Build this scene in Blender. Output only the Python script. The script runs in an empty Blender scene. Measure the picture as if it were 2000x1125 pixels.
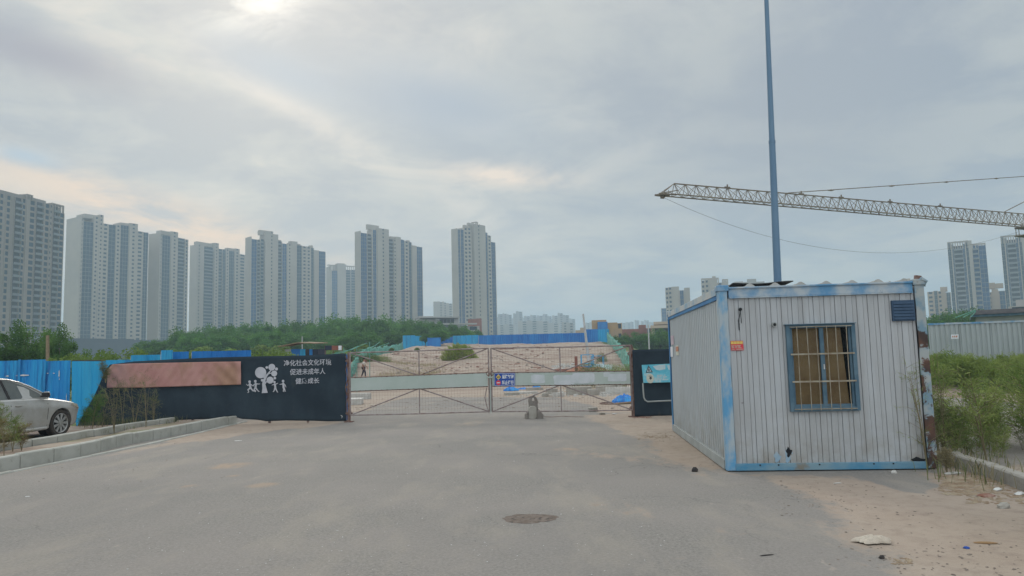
import bpy, bmesh, math, random
import numpy as np
from mathutils import Vector, Matrix, Euler

S = bpy.context.scene
COL = S.collection
R = math.radians
PI = math.pi

# ------------------------------------------------------------------ camera
CAMZ = 1.66
FOC = 1444.0                      # focal length in photo pixels (2000 wide)
PITCH = math.atan(140.5 / FOC)
ROLL = 0.025
_f = Vector((0, math.cos(PITCH), math.sin(PITCH)))
_r0 = Vector((1, 0, 0))
_u0 = _r0.cross(_f)
_r = _r0 * math.cos(ROLL) - _u0 * math.sin(ROLL)
_u = _u0 * math.cos(ROLL) + _r0 * math.sin(ROLL)
cam_data = bpy.data.cameras.new("camera")
cam_data.sensor_width = 36.0
cam_data.lens = 36.0 * FOC / 2000.0
cam_data.clip_start = 0.05
cam_data.clip_end = 9000
cam = bpy.data.objects.new("camera", cam_data)
COL.objects.link(cam)
mw = Matrix((( _r.x, _u.x, -_f.x, 0), (_r.y, _u.y, -_f.y, 0), (_r.z, _u.z, -_f.z, CAMZ), (0, 0, 0, 1)))
cam.matrix_world = mw
S.camera = cam
CO = Vector((0, 0, CAMZ))


def ray(px, py):
    return (_f * FOC + _r * (px - 1000.0) - _u * (py - 562.5)).normalized()


def at(px, py, Y):
    d = ray(px, py)
    return CO + d * (Y / d.y)


def gnd(px, py, z=0.0):
    d = ray(px, py)
    return CO + d * ((z - CAMZ) / d.z)


def horizon(px):
    return 703.0 - ROLL * (px - 1000)


def xat(px, Y):
    return at(px, horizon(px), Y).x


# ------------------------------------------------------------------ world, sun, exposure
SUN_DIR = ray(492, -60)
SUN_AZ = math.atan2(SUN_DIR.x, SUN_DIR.y)
SUN_EL = math.asin(SUN_DIR.z)
W = bpy.data.worlds.new("World")
S.world = W
W.use_nodes = True
nt = W.node_tree
nt.nodes.clear()


def N(tree, t, **kw):
    n = tree.nodes.new(t)
    for k, v in kw.items():
        setattr(n, k, v)
    return n


def L(tree, a, b):
    tree.links.new(a, b)


def mth(tree, op, a, b=None, c=None, clamp=False):
    n = tree.nodes.new("ShaderNodeMath")
    n.operation = op
    n.use_clamp = clamp
    for i, v in enumerate((a, b, c)):
        if v is None:
            continue
        if isinstance(v, (int, float)):
            n.inputs[i].default_value = v
        else:
            tree.links.new(v, n.inputs[i])
    return n.outputs[0]


def mixc(tree, fac, a, b, blend='MIX'):
    n = tree.nodes.new("ShaderNodeMix")
    n.data_type = 'RGBA'
    n.blend_type = blend
    for idx, v in ((0, fac), (6, a), (7, b)):
        if isinstance(v, (int, float)):
            n.inputs[idx].default_value = v
        elif isinstance(v, tuple):
            n.inputs[idx].default_value = (v[0], v[1], v[2], 1)
        else:
            tree.links.new(v, n.inputs[idx])
    return n.outputs[2]


def ramp(tree, fac, stops):
    n = tree.nodes.new("ShaderNodeValToRGB")
    el = n.color_ramp.elements
    while len(el) > 1:
        el.remove(el[-1])
    for i, (p, c) in enumerate(stops):
        e = el[0] if i == 0 else el.new(p)
        e.position = p
        e.color = (c, c, c, 1) if isinstance(c, (int, float)) else (c[0], c[1], c[2], 1)
    tree.links.new(fac, n.inputs[0])
    return n.outputs[0]


def noise(tree, vec, scale, detail=4, rough=0.55, dist=0.0):
    n = tree.nodes.new("ShaderNodeTexNoise")
    n.inputs["Scale"].default_value = scale
    n.inputs["Detail"].default_value = detail
    n.inputs["Roughness"].default_value = rough
    n.inputs["Distortion"].default_value = dist
    if vec is not None:
        tree.links.new(vec, n.inputs["Vector"])
    return n.outputs["Fac"]


def build_world():
    t = nt
    tc = N(t, "ShaderNodeTexCoord").outputs["Generated"]
    sep = N(t, "ShaderNodeSeparateXYZ")
    L(t, tc, sep.inputs[0])
    x, y, z = sep.outputs
    zc = mth(t, 'MAXIMUM', z, 0.0)
    den = mth(t, 'ADD', zc, 0.16)
    u = mth(t, 'DIVIDE', x, den)
    v = mth(t, 'DIVIDE', y, den)
    cmb = N(t, "ShaderNodeCombineXYZ")
    L(t, u, cmb.inputs[0]); L(t, v, cmb.inputs[1])
    cmb.inputs[2].default_value = 4.3
    # streaks run from upper left to lower right
    mp = N(t, "ShaderNodeMapping")
    L(t, cmb.outputs[0], mp.inputs[0])
    mp.inputs["Rotation"].default_value = (0, 0, R(-38))
    mp.inputs["Scale"].default_value = (0.95, 1.0, 1)
    big = noise(t, mp.outputs[0], 0.55, 4, 0.5, 0.35)
    mid = noise(t, mp.outputs[0], 2.1, 8, 0.6, 0.5)
    fin = noise(t, mp.outputs[0], 4.2, 6, 0.62, 0.5)
    # sun glow
    dp = N(t, "ShaderNodeVectorMath", operation='DOT_PRODUCT')
    L(t, tc, dp.inputs[0])
    dp.inputs[1].default_value = tuple(SUN_DIR)
    d = mth(t, 'MAXIMUM', dp.outputs["Value"], 0.0)
    glow_w = mth(t, 'POWER', d, 5.0)
    glow_n = mth(t, 'POWER', d, 520.0)
    # base grey-blue stratus, lower is bluer
    base = ramp(t, zc, [(0.0, (0.40, 0.47, 0.535)), (0.12, (0.385, 0.455, 0.525)), (0.3, (0.355, 0.41, 0.48)), (0.5, (0.40, 0.435, 0.49)), (1.0, (0.55, 0.56, 0.58))])
    lit = mixc(t, 1.0, (0.54, 0.575, 0.57), base, 'MIX')
    cl = mth(t, 'ADD', mth(t, 'MULTIPLY', big, 0.6), mth(t, 'MULTIPLY', mid, 0.4))
    clr = ramp(t, cl, [(0.40, 0.0), (0.50, 0.30), (0.585, 1.0)])
    # clouds brighten toward the sun
    wg = mth(t, 'ADD', mth(t, 'MULTIPLY', glow_w, 0.8), 0.12)
    fac = mth(t, 'MULTIPLY', clr, wg, clamp=True)
    var = mth(t, 'ADD', mth(t, 'MULTIPLY', mid, 0.62), mth(t, 'MULTIPLY', fin, 0.38))
    dark = ramp(t, var, [(0.43, 0.0), (0.57, 1.0)])
    base = mixc(t, dark, base, (0.53, 0.565, 0.565))
    c1 = mixc(t, fac, base, (0.74, 0.725, 0.685))
    # bright lining wisps
    wisp = ramp(t, mid, [(0.56, 0.0), (0.66, 1.0)])
    wf = mth(t, 'MULTIPLY', mth(t, 'MULTIPLY', wisp, mth(t, 'POWER', d, 14.0)), 0.55, clamp=True)
    c1b = mixc(t, wf, c1, (0.95, 0.84, 0.72))
    # veil lightening left side
    c2 = mixc(t, mth(t, 'MULTIPLY', glow_w, 0.30), c1b, (0.64, 0.68, 0.66))
    # sun patch breaking through, broken up by the cloud noise
    sp = mth(t, 'MULTIPLY', mth(t, 'MULTIPLY', glow_n, 1.25), ramp(t, fin, [(0.40, 0.12), (0.60, 1.0)]), clamp=True)
    c3 = mixc(t, sp, c2, (1.35, 1.31, 1.22))
    # warm streak low at left
    az = mth(t, 'ARCTAN2', x, y)
    el_ = mth(t, 'ARCSINE', z)
    def blob(az0, el0, saz, sel, slope):
        a = mth(t, 'SUBTRACT', az, az0)
        e = mth(t, 'SUBTRACT', mth(t, 'SUBTRACT', el_, el0), mth(t, 'MULTIPLY', a, slope))
        q = mth(t, 'ADD', mth(t, 'POWER', mth(t, 'ABSOLUTE', mth(t, 'DIVIDE', a, saz)), 2.0), mth(t, 'POWER', mth(t, 'ABSOLUTE', mth(t, 'DIVIDE', e, sel)), 2.0))
        return mth(t, 'EXPONENT', mth(t, 'MULTIPLY', q, -1.0))
    def azel(px, py):
        r_ = ray(px, py)
        return math.atan2(r_.x, r_.y), math.asin(r_.z)
    fine = ramp(t, var, [(0.40, 0.1), (0.56, 1.0)])
    out = c3
    for (px, py, sa, se, sl, col, k) in (
        (270, 412, 0.20, 0.026, -0.26, (1.0, 0.76, 0.57), 1.1),
        (10, 350, 0.10, 0.022, -0.22, (0.86, 0.73, 0.60), 0.8),
        (560, 205, 0.12, 0.020, -0.5, (0.86, 0.80, 0.72), 0.8),
        (985, 340, 0.075, 0.015, -0.10, (1.0, 0.85, 0.70), 1.3),
        (760, 60, 0.14, 0.045, -0.1, (0.74, 0.72, 0.68), 0.5),
        (90, 108, 0.11, 0.027, -0.12, (0.34, 0.36, 0.43), 1.0),
        (560, 145, 0.09, 0.028, -0.25, (0.44, 0.53, 0.62), 0.95),
        (850, 200, 0.15, 0.05, -0.2, (0.40, 0.48, 0.57), 1.0),
        (1560, 260, 0.24, 0.13, -0.1, (0.42, 0.45, 0.49), 0.7),
        (50, 305, 0.035, 0.010, -0.1, (0.42, 0.56, 0.68), 0.9)):
        a0, e0 = azel(px, py)
        b = mth(t, 'MULTIPLY', mth(t, 'MULTIPLY', blob(a0, e0, sa, se, sl), fine if col[0] > 0.6 else 1.0), k, clamp=True)
        out = mixc(t, b, out, col)
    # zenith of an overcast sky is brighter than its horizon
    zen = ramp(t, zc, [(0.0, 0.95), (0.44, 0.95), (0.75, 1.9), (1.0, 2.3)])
    back = mth(t, 'MULTIPLY', mth(t, 'MAXIMUM', mth(t, 'MULTIPLY', y, -1.0), 0.0), 1.5)  # extra sky brightness added behind the camera to lift surfaces facing it
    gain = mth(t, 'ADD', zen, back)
    sky = N(t, "ShaderNodeTexSky", sky_type='NISHITA')
    sky.sun_disc = False
    sky.sun_elevation = SUN_EL
    sky.sun_rotation = SUN_AZ
    sky.air_density = 1.2
    sky.dust_density = 3.0
    bg1 = N(t, "ShaderNodeBackground"); bg1.inputs[1].default_value = 0.10
    L(t, sky.outputs[0], bg1.inputs[0])
    bg2 = N(t, "ShaderNodeBackground")
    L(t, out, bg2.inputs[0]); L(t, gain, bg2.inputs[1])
    mx = N(t, "ShaderNodeMixShader"); mx.inputs[0].default_value = 0.94
    L(t, bg1.outputs[0], mx.inputs[1]); L(t, bg2.outputs[0], mx.inputs[2])
    o = N(t, "ShaderNodeOutputWorld")
    L(t, mx.outputs[0], o.inputs[0])


build_world()

sun_l = bpy.data.lights.new("sun", 'SUN')
sun_l.energy = 1.1
sun_l.angle = R(14)
sun_l.color = (1.0, 0.93, 0.83)
sun = bpy.data.objects.new("sun", sun_l)
COL.objects.link(sun)
sun.rotation_euler = (-SUN_DIR).to_track_quat('-Z', 'Y').to_euler()

S.view_settings.view_transform = 'Standard'
S.view_settings.look = 'None'
S.view_settings.exposure = 0.0
S.view_settings.gamma = 1.0
S.cycles.use_denoising = True
S.cycles.volume_bounces = 1
S.cycles.max_bounces = 6
S.cycles.diffuse_bounces = 3
S.cycles.transparent_max_bounces = 12
S.cycles.volume_step_rate = 1.0


# ------------------------------------------------------------------ helpers
def tag(o, label=None, cat=None, group=None, kind=None):
    if label: o['label'] = label
    if cat: o['category'] = cat
    if group: o['group'] = group
    if kind: o['kind'] = kind
    return o


def empty(name, loc=(0, 0, 0), rz=0.0, label=None, cat=None, group=None):
    o = bpy.data.objects.new(name, None)
    o.empty_display_size = 0.3
    COL.objects.link(o)
    o.location = loc
    o.rotation_euler = (0, 0, rz)
    return tag(o, label, cat, group)


def copy_tree(o, parent=None):
    c = o.copy()
    COL.objects.link(c)
    c.parent = parent
    for ch in list(o.children):
        copy_tree(ch, c)
    return c


class MB:
    def __init__(self):
        self.v = []; self.f = []; self.mi = []

    def add(self, vs, fs, m=0):
        n = len(self.v)
        self.v += [tuple(p) for p in vs]
        self.f += [tuple(i + n for i in f) for f in fs]
        self.mi += [m] * len(fs)
        return self

    def box(self, x0, y0, z0, x1, y1, z1, m=0):
        return self.add([(x0, y0, z0), (x1, y0, z0), (x1, y1, z0), (x0, y1, z0), (x0, y0, z1), (x1, y0, z1), (x1, y1, z1), (x0, y1, z1)],
                        [(0, 3, 2, 1), (4, 5, 6, 7), (0, 1, 5, 4), (1, 2, 6, 5), (2, 3, 7, 6), (3, 0, 4, 7)], m)

    def hexa(self, b, t, m=0):
        return self.add(list(b) + list(t), [(0, 3, 2, 1), (4, 5, 6, 7), (0, 1, 5, 4), (1, 2, 6, 5), (2, 3, 7, 6), (3, 0, 4, 7)], m)

    def tube(self, pts, r, n=8, m=0, cap=True):
        pts = [Vector(p) for p in pts]
        rs = r if isinstance(r, (list, tuple)) else [r] * len(pts)
        vs = []; fs = []
        up = Vector((0, 0, 1))
        for i, p in enumerate(pts):
            d = (pts[min(i + 1, len(pts) - 1)] - pts[max(i - 1, 0)])
            d = d.normalized() if d.length > 1e-9 else Vector((0, 0, 1))
            a = up if abs(d.z) < 0.95 else Vector((1, 0, 0))
            s = d.cross(a).normalized(); q = s.cross(d)
            for k in range(n):
                an = 2 * PI * (k + 0.5) / n
                vs.append(p + (s * math.cos(an) + q * math.sin(an)) * rs[i])
        for i in range(len(pts) - 1):
            for k in range(n):
                k2 = (k + 1) % n
                fs.append((i * n + k, i * n + k2, (i + 1) * n + k2, (i + 1) * n + k))
        if cap:
            fs.append(tuple(range(n - 1, -1, -1)))
            fs.append(tuple((len(pts) - 1) * n + k for k in range(n)))
        return self.add(vs, fs, m)

    def prism(self, poly, y0, y1, m=0):
        """poly in (x,z), extruded along y"""
        n = len(poly)
        vs = [(x, y0, z) for x, z in poly] + [(x, y1, z) for x, z in poly]
        fs = [tuple(range(n)), tuple(range(2 * n - 1, n - 1, -1))]
        for i in range(n):
            j = (i + 1) % n
            fs.append((i, i + n, j + n, j))
        return self.add(vs, fs, m)

    def build(self, name, mat, parent=None, smooth=False, bevel=0.0):
        me = bpy.data.meshes.new(name)
        me.from_pydata(self.v, [], self.f)
        mats = mat if isinstance(mat, (list, tuple)) else [mat]
        for q in mats:
            me.materials.append(q)
        if len(mats) > 1:
            me.polygons.foreach_set("material_index", self.mi)
        bm = bmesh.new(); bm.from_mesh(me)
        bmesh.ops.recalc_face_normals(bm, faces=bm.faces)
        bm.to_mesh(me); bm.free()
        if smooth:
            me.polygons.foreach_set("use_smooth", [True] * len(me.polygons))
            try:
                me.set_sharp_from_angle(angle=R(38))
            except Exception:
                pass
        o = bpy.data.objects.new(name, me)
        COL.objects.link(o)
        if bevel > 0:
            md = o.modifiers.new("bevel", 'BEVEL'); md.width = bevel; md.segments = 2; md.limit_method = 'ANGLE'; md.angle_limit = R(40)
        if parent is not None:
            o.parent = parent
        return o


def quads_obj(name, V4, mat, parent=None, attr=None):
    """V4: (n,4,3) array of quads"""
    n = len(V4)
    me = bpy.data.meshes.new(name)
    me.vertices.add(n * 4); me.loops.add(n * 4); me.polygons.add(n)
    me.vertices.foreach_set("co", np.asarray(V4, dtype=np.float32).reshape(-1))
    me.loops.foreach_set("vertex_index", np.arange(n * 4, dtype=np.int32))
    me.polygons.foreach_set("loop_start", np.arange(0, n * 4, 4, dtype=np.int32))
    me.polygons.foreach_set("loop_total", np.full(n, 4, dtype=np.int32))
    me.update(calc_edges=True)
    me.materials.append(mat)
    o = bpy.data.objects.new(name, me)
    COL.objects.link(o)
    if parent is not None: o.parent = parent
    return o


def grid_obj(name, X, Y, Z, mat, attrs=None, parent=None, smooth=True, solid=0.0):
    h, w = X.shape
    me = bpy.data.meshes.new(name)
    co = np.stack([X, Y, Z], -1).reshape(-1, 3).astype(np.float32)
    i = np.arange((h - 1) * (w - 1))
    a = (i // (w - 1)) * w + i % (w - 1)
    F = np.stack([a, a + 1, a + w + 1, a + w], -1).astype(np.int32)
    me.vertices.add(len(co)); me.loops.add(F.size); me.polygons.add(len(F))
    me.vertices.foreach_set("co", co.reshape(-1))
    me.loops.foreach_set("vertex_index", F.reshape(-1))
    me.polygons.foreach_set("loop_start", np.arange(0, F.size, 4, dtype=np.int32))
    me.polygons.foreach_set("loop_total", np.full(len(F), 4, dtype=np.int32))
    me.polygons.foreach_set("use_smooth", [smooth] * len(F))
    me.update(calc_edges=True)
    me.materials.append(mat)
    for k, val in (attrs or {}).items():
        at_ = me.attributes.new(k, 'FLOAT', 'POINT')
        at_.data.foreach_set("value", val.reshape(-1).astype(np.float32))
    o = bpy.data.objects.new(name, me)
    COL.objects.link(o)
    if solid:
        md = o.modifiers.new("thick", 'SOLIDIFY'); md.thickness = solid
    if parent is not None: o.parent = parent
    return o


def new_mat(name):
    m = bpy.data.materials.new(name)
    m.use_nodes = True
    t = m.node_tree
    return m, t, t.nodes["Principled BSDF"]


def M(name, c1, c2=None, scale=3.0, rough=0.8, metal=0.0, bump=0.0, bscale=None, lo=0.4, hi=0.62, c3=None, s3=1.0, lo3=0.58, hi3=0.66, stretch=None, spec=0.3, rnd=0.0):
    """procedural paint: c1 with patches of c2 (soft) and of c3 (sharper wear / rust)"""
    m, t, b = new_mat(name)
    tc = N(t, "ShaderNodeTexCoord").outputs["Object"]
    vec = tc
    if stretch:
        mp = N(t, "ShaderNodeMapping"); L(t, tc, mp.inputs[0]); mp.inputs["Scale"].default_value = stretch
        vec = mp.outputs[0]
    col = None
    if c2 is not None:
        f = ramp(t, noise(t, vec, scale, 5, 0.6), [(lo, 0.0), (hi, 1.0)])
        col = mixc(t, f, tuple(c1), tuple(c2))
    if c3 is not None:
        f3 = ramp(t, noise(t, vec, s3, 8, 0.68, 0.3), [(lo3, 0.0), (hi3, 1.0)])
        col = mixc(t, f3, col if col is not None else tuple(c1), tuple(c3))
    if rnd:
        oi = N(t, "ShaderNodeObjectInfo").outputs["Random"]
        k = mth(t, 'ADD', mth(t, 'MULTIPLY', oi, rnd * 2), 1 - rnd)
        cc = N(t, "ShaderNodeCombineColor")
        for i_ in range(3): L(t, k, cc.inputs[i_])
        col = mixc(t, 1.0, col if col is not None else tuple(c1), cc.outputs[0], 'MULTIPLY')
    if col is not None:
        L(t, col, b.inputs["Base Color"])
    else:
        b.inputs["Base Color"].default_value = (*c1, 1)
    b.inputs["Roughness"].default_value = rough
    b.inputs["Metallic"].default_value = metal
    b.inputs["Specular IOR Level"].default_value = spec
    if bump:
        bn = N(t, "ShaderNodeBump"); bn.inputs["Strength"].default_value = 1.0
        bn.inputs["Distance"].default_value = bump
        L(t, noise(t, vec, bscale or scale * 4, 5, 0.6), bn.inputs["Height"])
        L(t, bn.outputs[0], b.inputs["Normal"])
    return m


def leaf_mat(name, c1, c2, scale=1.2, trans=0.35, lo=0.35, hi=0.65, rnd=0.2):
    m, t, b = new_mat(name)
    tc = N(t, "ShaderNodeTexCoord").outputs["Object"]
    f = ramp(t, noise(t, tc, scale, 4, 0.6), [(lo, 0.0), (hi, 1.0)])
    col = mixc(t, f, c1, c2)
    oi = N(t, "ShaderNodeObjectInfo").outputs["Random"]
    k = mth(t, 'ADD', mth(t, 'MULTIPLY', oi, rnd * 2), 1 - rnd)
    cc = N(t, "ShaderNodeCombineColor")
    for i_ in range(3): L(t, k, cc.inputs[i_])
    col = mixc(t, 1.0, col, cc.outputs[0], 'MULTIPLY')
    L(t, col, b.inputs["Base Color"])
    b.inputs["Roughness"].default_value = 0.7
    b.inputs["Specular IOR Level"].default_value = 0.2
    tr = N(t, "ShaderNodeBsdfTranslucent")
    L(t, col, tr.inputs[0])
    mx = N(t, "ShaderNodeMixShader"); mx.inputs[0].default_value = trans
    L(t, b.outputs[0], mx.inputs[1]); L(t, tr.outputs[0], mx.inputs[2])
    L(t, mx.outputs[0], t.nodes["Material Output"].inputs[0])
    return m


def text_faces(s, bold=0.02):
    c = bpy.data.curves.new('t', 'FONT'); c.body = s; c.offset = bold
    o = bpy.data.objects.new('t', c); COL.objects.link(o)
    bpy.context.view_layer.update()
    me = bpy.data.meshes.new_from_object(o.evaluated_get(bpy.context.evaluated_depsgraph_get()))
    vs = np.array([v.co[:2] for v in me.vertices]); fs = [tuple(p.vertices) for p in me.polygons]
    bpy.data.objects.remove(o); bpy.data.curves.remove(c); bpy.data.meshes.remove(me)
    mn, mxx = vs.min(0), vs.max(0)
    return (vs - mn) / (mxx - mn), fs


def quad_pt(q, u, v):
    """q = (bl, br, tr, tl) world points"""
    bl, br, tr, tl = q
    return (bl * (1 - u) + br * u) * (1 - v) + (tl * (1 - u) + tr * u) * v


# ------------------------------------------------------------------ materials
mat = {}
mat['tower_wall'] = M('tower_wall', (0.40, 0.362, 0.315), (0.35, 0.32, 0.285), 0.05, 0.9, bump=0)
mat['tower_wall_grey'] = M('tower_wall_grey', (0.30, 0.262, 0.235), (0.25, 0.225, 0.205), 0.06, 0.9)
mat['tower_slab'] = M('tower_slab', (0.22, 0.235, 0.25), (0.17, 0.19, 0.21), 0.1, 0.9)
mat['tower_glass'] = M('tower_glass', (0.018, 0.045, 0.075), (0.035, 0.07, 0.105), 0.35, 0.4, spec=0.18)
mat['tower_blue'] = M('tower_blue', (0.015, 0.085, 0.22), (0.012, 0.055, 0.14), 0.3, 0.4, spec=0.18)
mat['tower_dark'] = M('tower_dark', (0.03, 0.035, 0.04), (0.06, 0.065, 0.07), 0.3, 0.7)
mat['peach'] = M('peach', (0.46, 0.36, 0.27), (0.40, 0.32, 0.25), 0.1, 0.9)
mat['far_wall'] = M('far_wall', (0.40, 0.38, 0.36), (0.3, 0.3, 0.3), 0.03, 0.9)
mat['podium'] = M('podium', (0.02, 0.03, 0.055), (0.03, 0.04, 0.06), 0.2, 0.8)
mat['brick'] = M('brick', (0.26, 0.10, 0.07), (0.20, 0.09, 0.07), 0.4, 0.9)
mat['ochre'] = M('ochre', (0.42, 0.27, 0.14), (0.36, 0.25, 0.16), 0.3, 0.9)
mat['blue_sheet'] = M('blue_sheet', (0.004, 0.13, 0.42), (0.01, 0.19, 0.50), 0.8, 0.5, spec=0.4, stretch=(1, 1, 0.2))
mat['blue_sheet_pale'] = M('blue_sheet_pale', (0.015, 0.30, 0.58), (0.04, 0.38, 0.60), 1.0, 0.55, c3=(0.02, 0.20, 0.42), s3=1.0, lo3=0.48, hi3=0.66, stretch=(2.2, 2.2, 0.25))
mat['blue_fence'] = M('blue_fence', (0.006, 0.20, 0.52), (0.02, 0.32, 0.62), 1.2, 0.55, c3=(0.01, 0.07, 0.25), s3=1.3, lo3=0.50, hi3=0.66, stretch=(3.0, 3.0, 0.3), spec=0.35)
mat['black_cloth'] = M('black_cloth', (0.020, 0.032, 0.044), (0.030, 0.046, 0.060), 0.9, 0.85, c3=(0.06, 0.065, 0.065), s3=2.4, lo3=0.60, hi3=0.85, bump=0.008, bscale=6, spec=0.2)
mat['pink_cloth'] = M('pink_cloth', (0.40, 0.20, 0.18), (0.45, 0.25, 0.22), 1.6, 0.75, bump=0.012, bscale=4, c3=(0.33, 0.19, 0.13), s3=0.9, lo3=0.48, hi3=0.62)
mat['print_white'] = M('print_white', (0.42, 0.43, 0.47), (0.50, 0.50, 0.54), 3, 0.8)
mat['rust_steel'] = M('rust_steel', (0.16, 0.10, 0.08), (0.24, 0.17, 0.15), 6, 0.85, c3=(0.12, 0.045, 0.03), s3=5, lo3=0.48, hi3=0.6, bump=0.001)
mat['gate_steel'] = M('gate_steel', (0.23, 0.175, 0.165), (0.31, 0.27, 0.26), 5, 0.75, c3=(0.14, 0.07, 0.05), s3=4, lo3=0.55, hi3=0.65)
mat['wire'] = M('wire', (0.24, 0.16, 0.14), (0.30, 0.23, 0.21), 5, 0.8)
mat['beam_paint'] = M('beam_paint', (0.38, 0.44, 0.40), (0.43, 0.48, 0.45), 1.2, 0.75, c3=(0.28, 0.31, 0.27), s3=1.5, lo3=0.6, hi3=0.8)
mat['beam_patch'] = M('beam_patch', (0.55, 0.57, 0.60), (0.48, 0.52, 0.53), 5, 0.8)
mat['sign_blue'] = M('sign_blue', (0.012, 0.06, 0.30), (0.015, 0.075, 0.34), 4, 0.5)
mat['sign_white'] = M('sign_white', (0.72, 0.74, 0.76), (0.6, 0.63, 0.66), 8, 0.6)
mat['sign_yellow'] = M('sign_yellow', (0.70, 0.50, 0.12), (0.6, 0.45, 0.15), 8, 0.6)
mat['sign_red'] = M('sign_red', (0.62, 0.05, 0.07), (0.55, 0.06, 0.08), 8, 0.6)
mat['sign_black'] = M('sign_black', (0.03, 0.03, 0.035), (0.05, 0.05, 0.05), 8, 0.6)
mat['sign_cyan'] = M('sign_cyan', (0.09, 0.42, 0.55), (0.20, 0.55, 0.66), 3, 0.7, c3=(0.45, 0.58, 0.60), s3=2.5, lo3=0.55, hi3=0.62)
mat['sign_pale'] = M('sign_pale', (0.50, 0.60, 0.62), (0.40, 0.52, 0.56), 6, 0.7)
mat['sign_cream'] = M('sign_cream', (0.55, 0.56, 0.48), (0.5, 0.5, 0.42), 6, 0.7)
mat['concrete'] = M('concrete', (0.37, 0.35, 0.31), (0.30, 0.28, 0.245), 3, 0.95, c3=(0.20, 0.175, 0.14), s3=2.2, lo3=0.56, hi3=0.72, bump=0.004, bscale=30)
mat['kerb'] = M('kerb', (0.44, 0.44, 0.40), (0.36, 0.36, 0.32), 2.0, 0.95, c3=(0.25, 0.235, 0.20), s3=4.5, lo3=0.56, hi3=0.8, bump=0.003, bscale=35)
mat['old_concrete'] = M('old_concrete', (0.25, 0.225, 0.20), (0.19, 0.17, 0.15), 5, 0.95, bump=0.004, bscale=30)
mat['pale_stone'] = M('pale_stone', (0.50, 0.49, 0.46), (0.40, 0.39, 0.36), 4, 0.95, rnd=0.15)
mat['tarp_blue'] = M('tarp_blue', (0.015, 0.17, 0.55), (0.03, 0.30, 0.68), 4, 0.5, bump=0.02, bscale=6, spec=0.4)
mat['orange_waste'] = M('orange_waste', (0.50, 0.20, 0.12), (0.42, 0.25, 0.18), 3, 0.9)
mat['net_green'] = M('net_green', (0.09, 0.28, 0.22), (0.17, 0.38, 0.31), 1.5, 0.8, bump=0.03, bscale=3)
mat['pole_blue'] = M('pole_blue', (0.095, 0.18, 0.285), (0.12, 0.21, 0.31), 1.2, 0.5, stretch=(2, 2, 0.3), spec=0.4)
mat['pole_white'] = M('pole_white', (0.5, 0.5, 0.5), (0.4, 0.4, 0.4), 2, 0.7)
mat['crane'] = M('crane', (0.155, 0.12, 0.085), (0.22, 0.18, 0.13), 0.8, 0.7, rnd=0.0)
mat['cable'] = M('cable', (0.10, 0.10, 0.10), None)
mat['wood'] = M('wood', (0.27, 0.20, 0.13), (0.20, 0.15, 0.10), 4, 0.9)
mat['cardboard'] = M('cardboard', (0.27, 0.17, 0.080), (0.21, 0.125, 0.06), 3, 0.85, c3=(0.28, 0.18, 0.10), s3=2, lo3=0.5, hi3=0.8)
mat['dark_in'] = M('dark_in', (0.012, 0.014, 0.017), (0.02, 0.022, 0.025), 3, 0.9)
mat['win_frame'] = M('win_frame', (0.06, 0.12, 0.17), (0.10, 0.17, 0.22), 4, 0.6, c3=(0.10, 0.11, 0.11), s3=4, lo3=0.6, hi3=0.7)
mat['grille'] = M('grille', (0.36, 0.33, 0.26), (0.25, 0.20, 0.14), 9, 0.75)
mat['vent'] = M('vent', (0.028, 0.060, 0.11), (0.04, 0.08, 0.14), 4, 0.6)
mat['post_paint'] = M('post_paint', (0.10, 0.30, 0.50), (0.36, 0.42, 0.45), 3.2, 0.6, lo=0.42, hi=0.56, c3=(0.13, 0.045, 0.025), s3=3.0, lo3=0.62, hi3=0.655, stretch=(1, 1, 0.5))


def rusty_post():
    m, t, b = new_mat('post_rusty')
    tc = N(t, "ShaderNodeTexCoord").outputs["Object"]
    sp = N(t, "ShaderNodeSeparateXYZ"); L(t, tc, sp.inputs[0])
    z = mth(t, 'DIVIDE', sp.outputs[2], 2.65)
    n1 = noise(t, tc, 3.0, 8, 0.68, 0.3); n2 = noise(t, tc, 3.5, 4, 0.6)
    # rust has eaten the middle and lower half most
    zz = ramp(t, z, [(0.0, 0.02), (0.12, 0.0), (0.22, 0.075), (0.55, 0.075), (0.62, -0.04), (0.78, 0.02), (1.0, 0.0)])
    f = ramp(t, mth(t, 'ADD', n1, zz), [(0.565, 0.0), (0.60, 1.0)])
    base = mixc(t, ramp(t, n2, [(0.42, 0.0), (0.56, 1.0)]), (0.17, 0.27, 0.34), (0.33, 0.36, 0.36))
    rust = mixc(t, ramp(t, n2, [(0.4, 0.0), (0.6, 1.0)]), (0.05, 0.032, 0.027), (0.115, 0.055, 0.035))
    L(t, mixc(t, f, base, rust), b.inputs["Base Color"]); b.inputs["Roughness"].default_value = 0.8
    return m


mat['post_rusty'] = rusty_post()
mat['edge_blue'] = M('edge_blue', (0.02, 0.14, 0.33), (0.04, 0.20, 0.40), 2, 0.6)
mat['top_beam'] = M('top_beam', (0.10, 0.26, 0.44), (0.40, 0.45, 0.48), 2.4, 0.6, lo=0.38, hi=0.58, c3=(0.05, 0.10, 0.16), s3=6, lo3=0.64, hi3=0.68)
mat['side_beam'] = M('side_beam', (0.45, 0.47, 0.46), (0.24, 0.36, 0.46), 1.5, 0.7, lo=0.45, hi=0.6)
mat['bottom_beam'] = M('bottom_beam', (0.07, 0.23, 0.37), (0.19, 0.30, 0.36), 1.3, 0.65, lo=0.42, hi=0.6, c3=(0.20, 0.19, 0.16), s3=1.6, lo3=0.6, hi3=0.7, stretch=(1, 1, 2))
mat['sill_grey'] = M('sill_grey', (0.33, 0.35, 0.34), (0.27, 0.29, 0.28), 2, 0.8)
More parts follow.
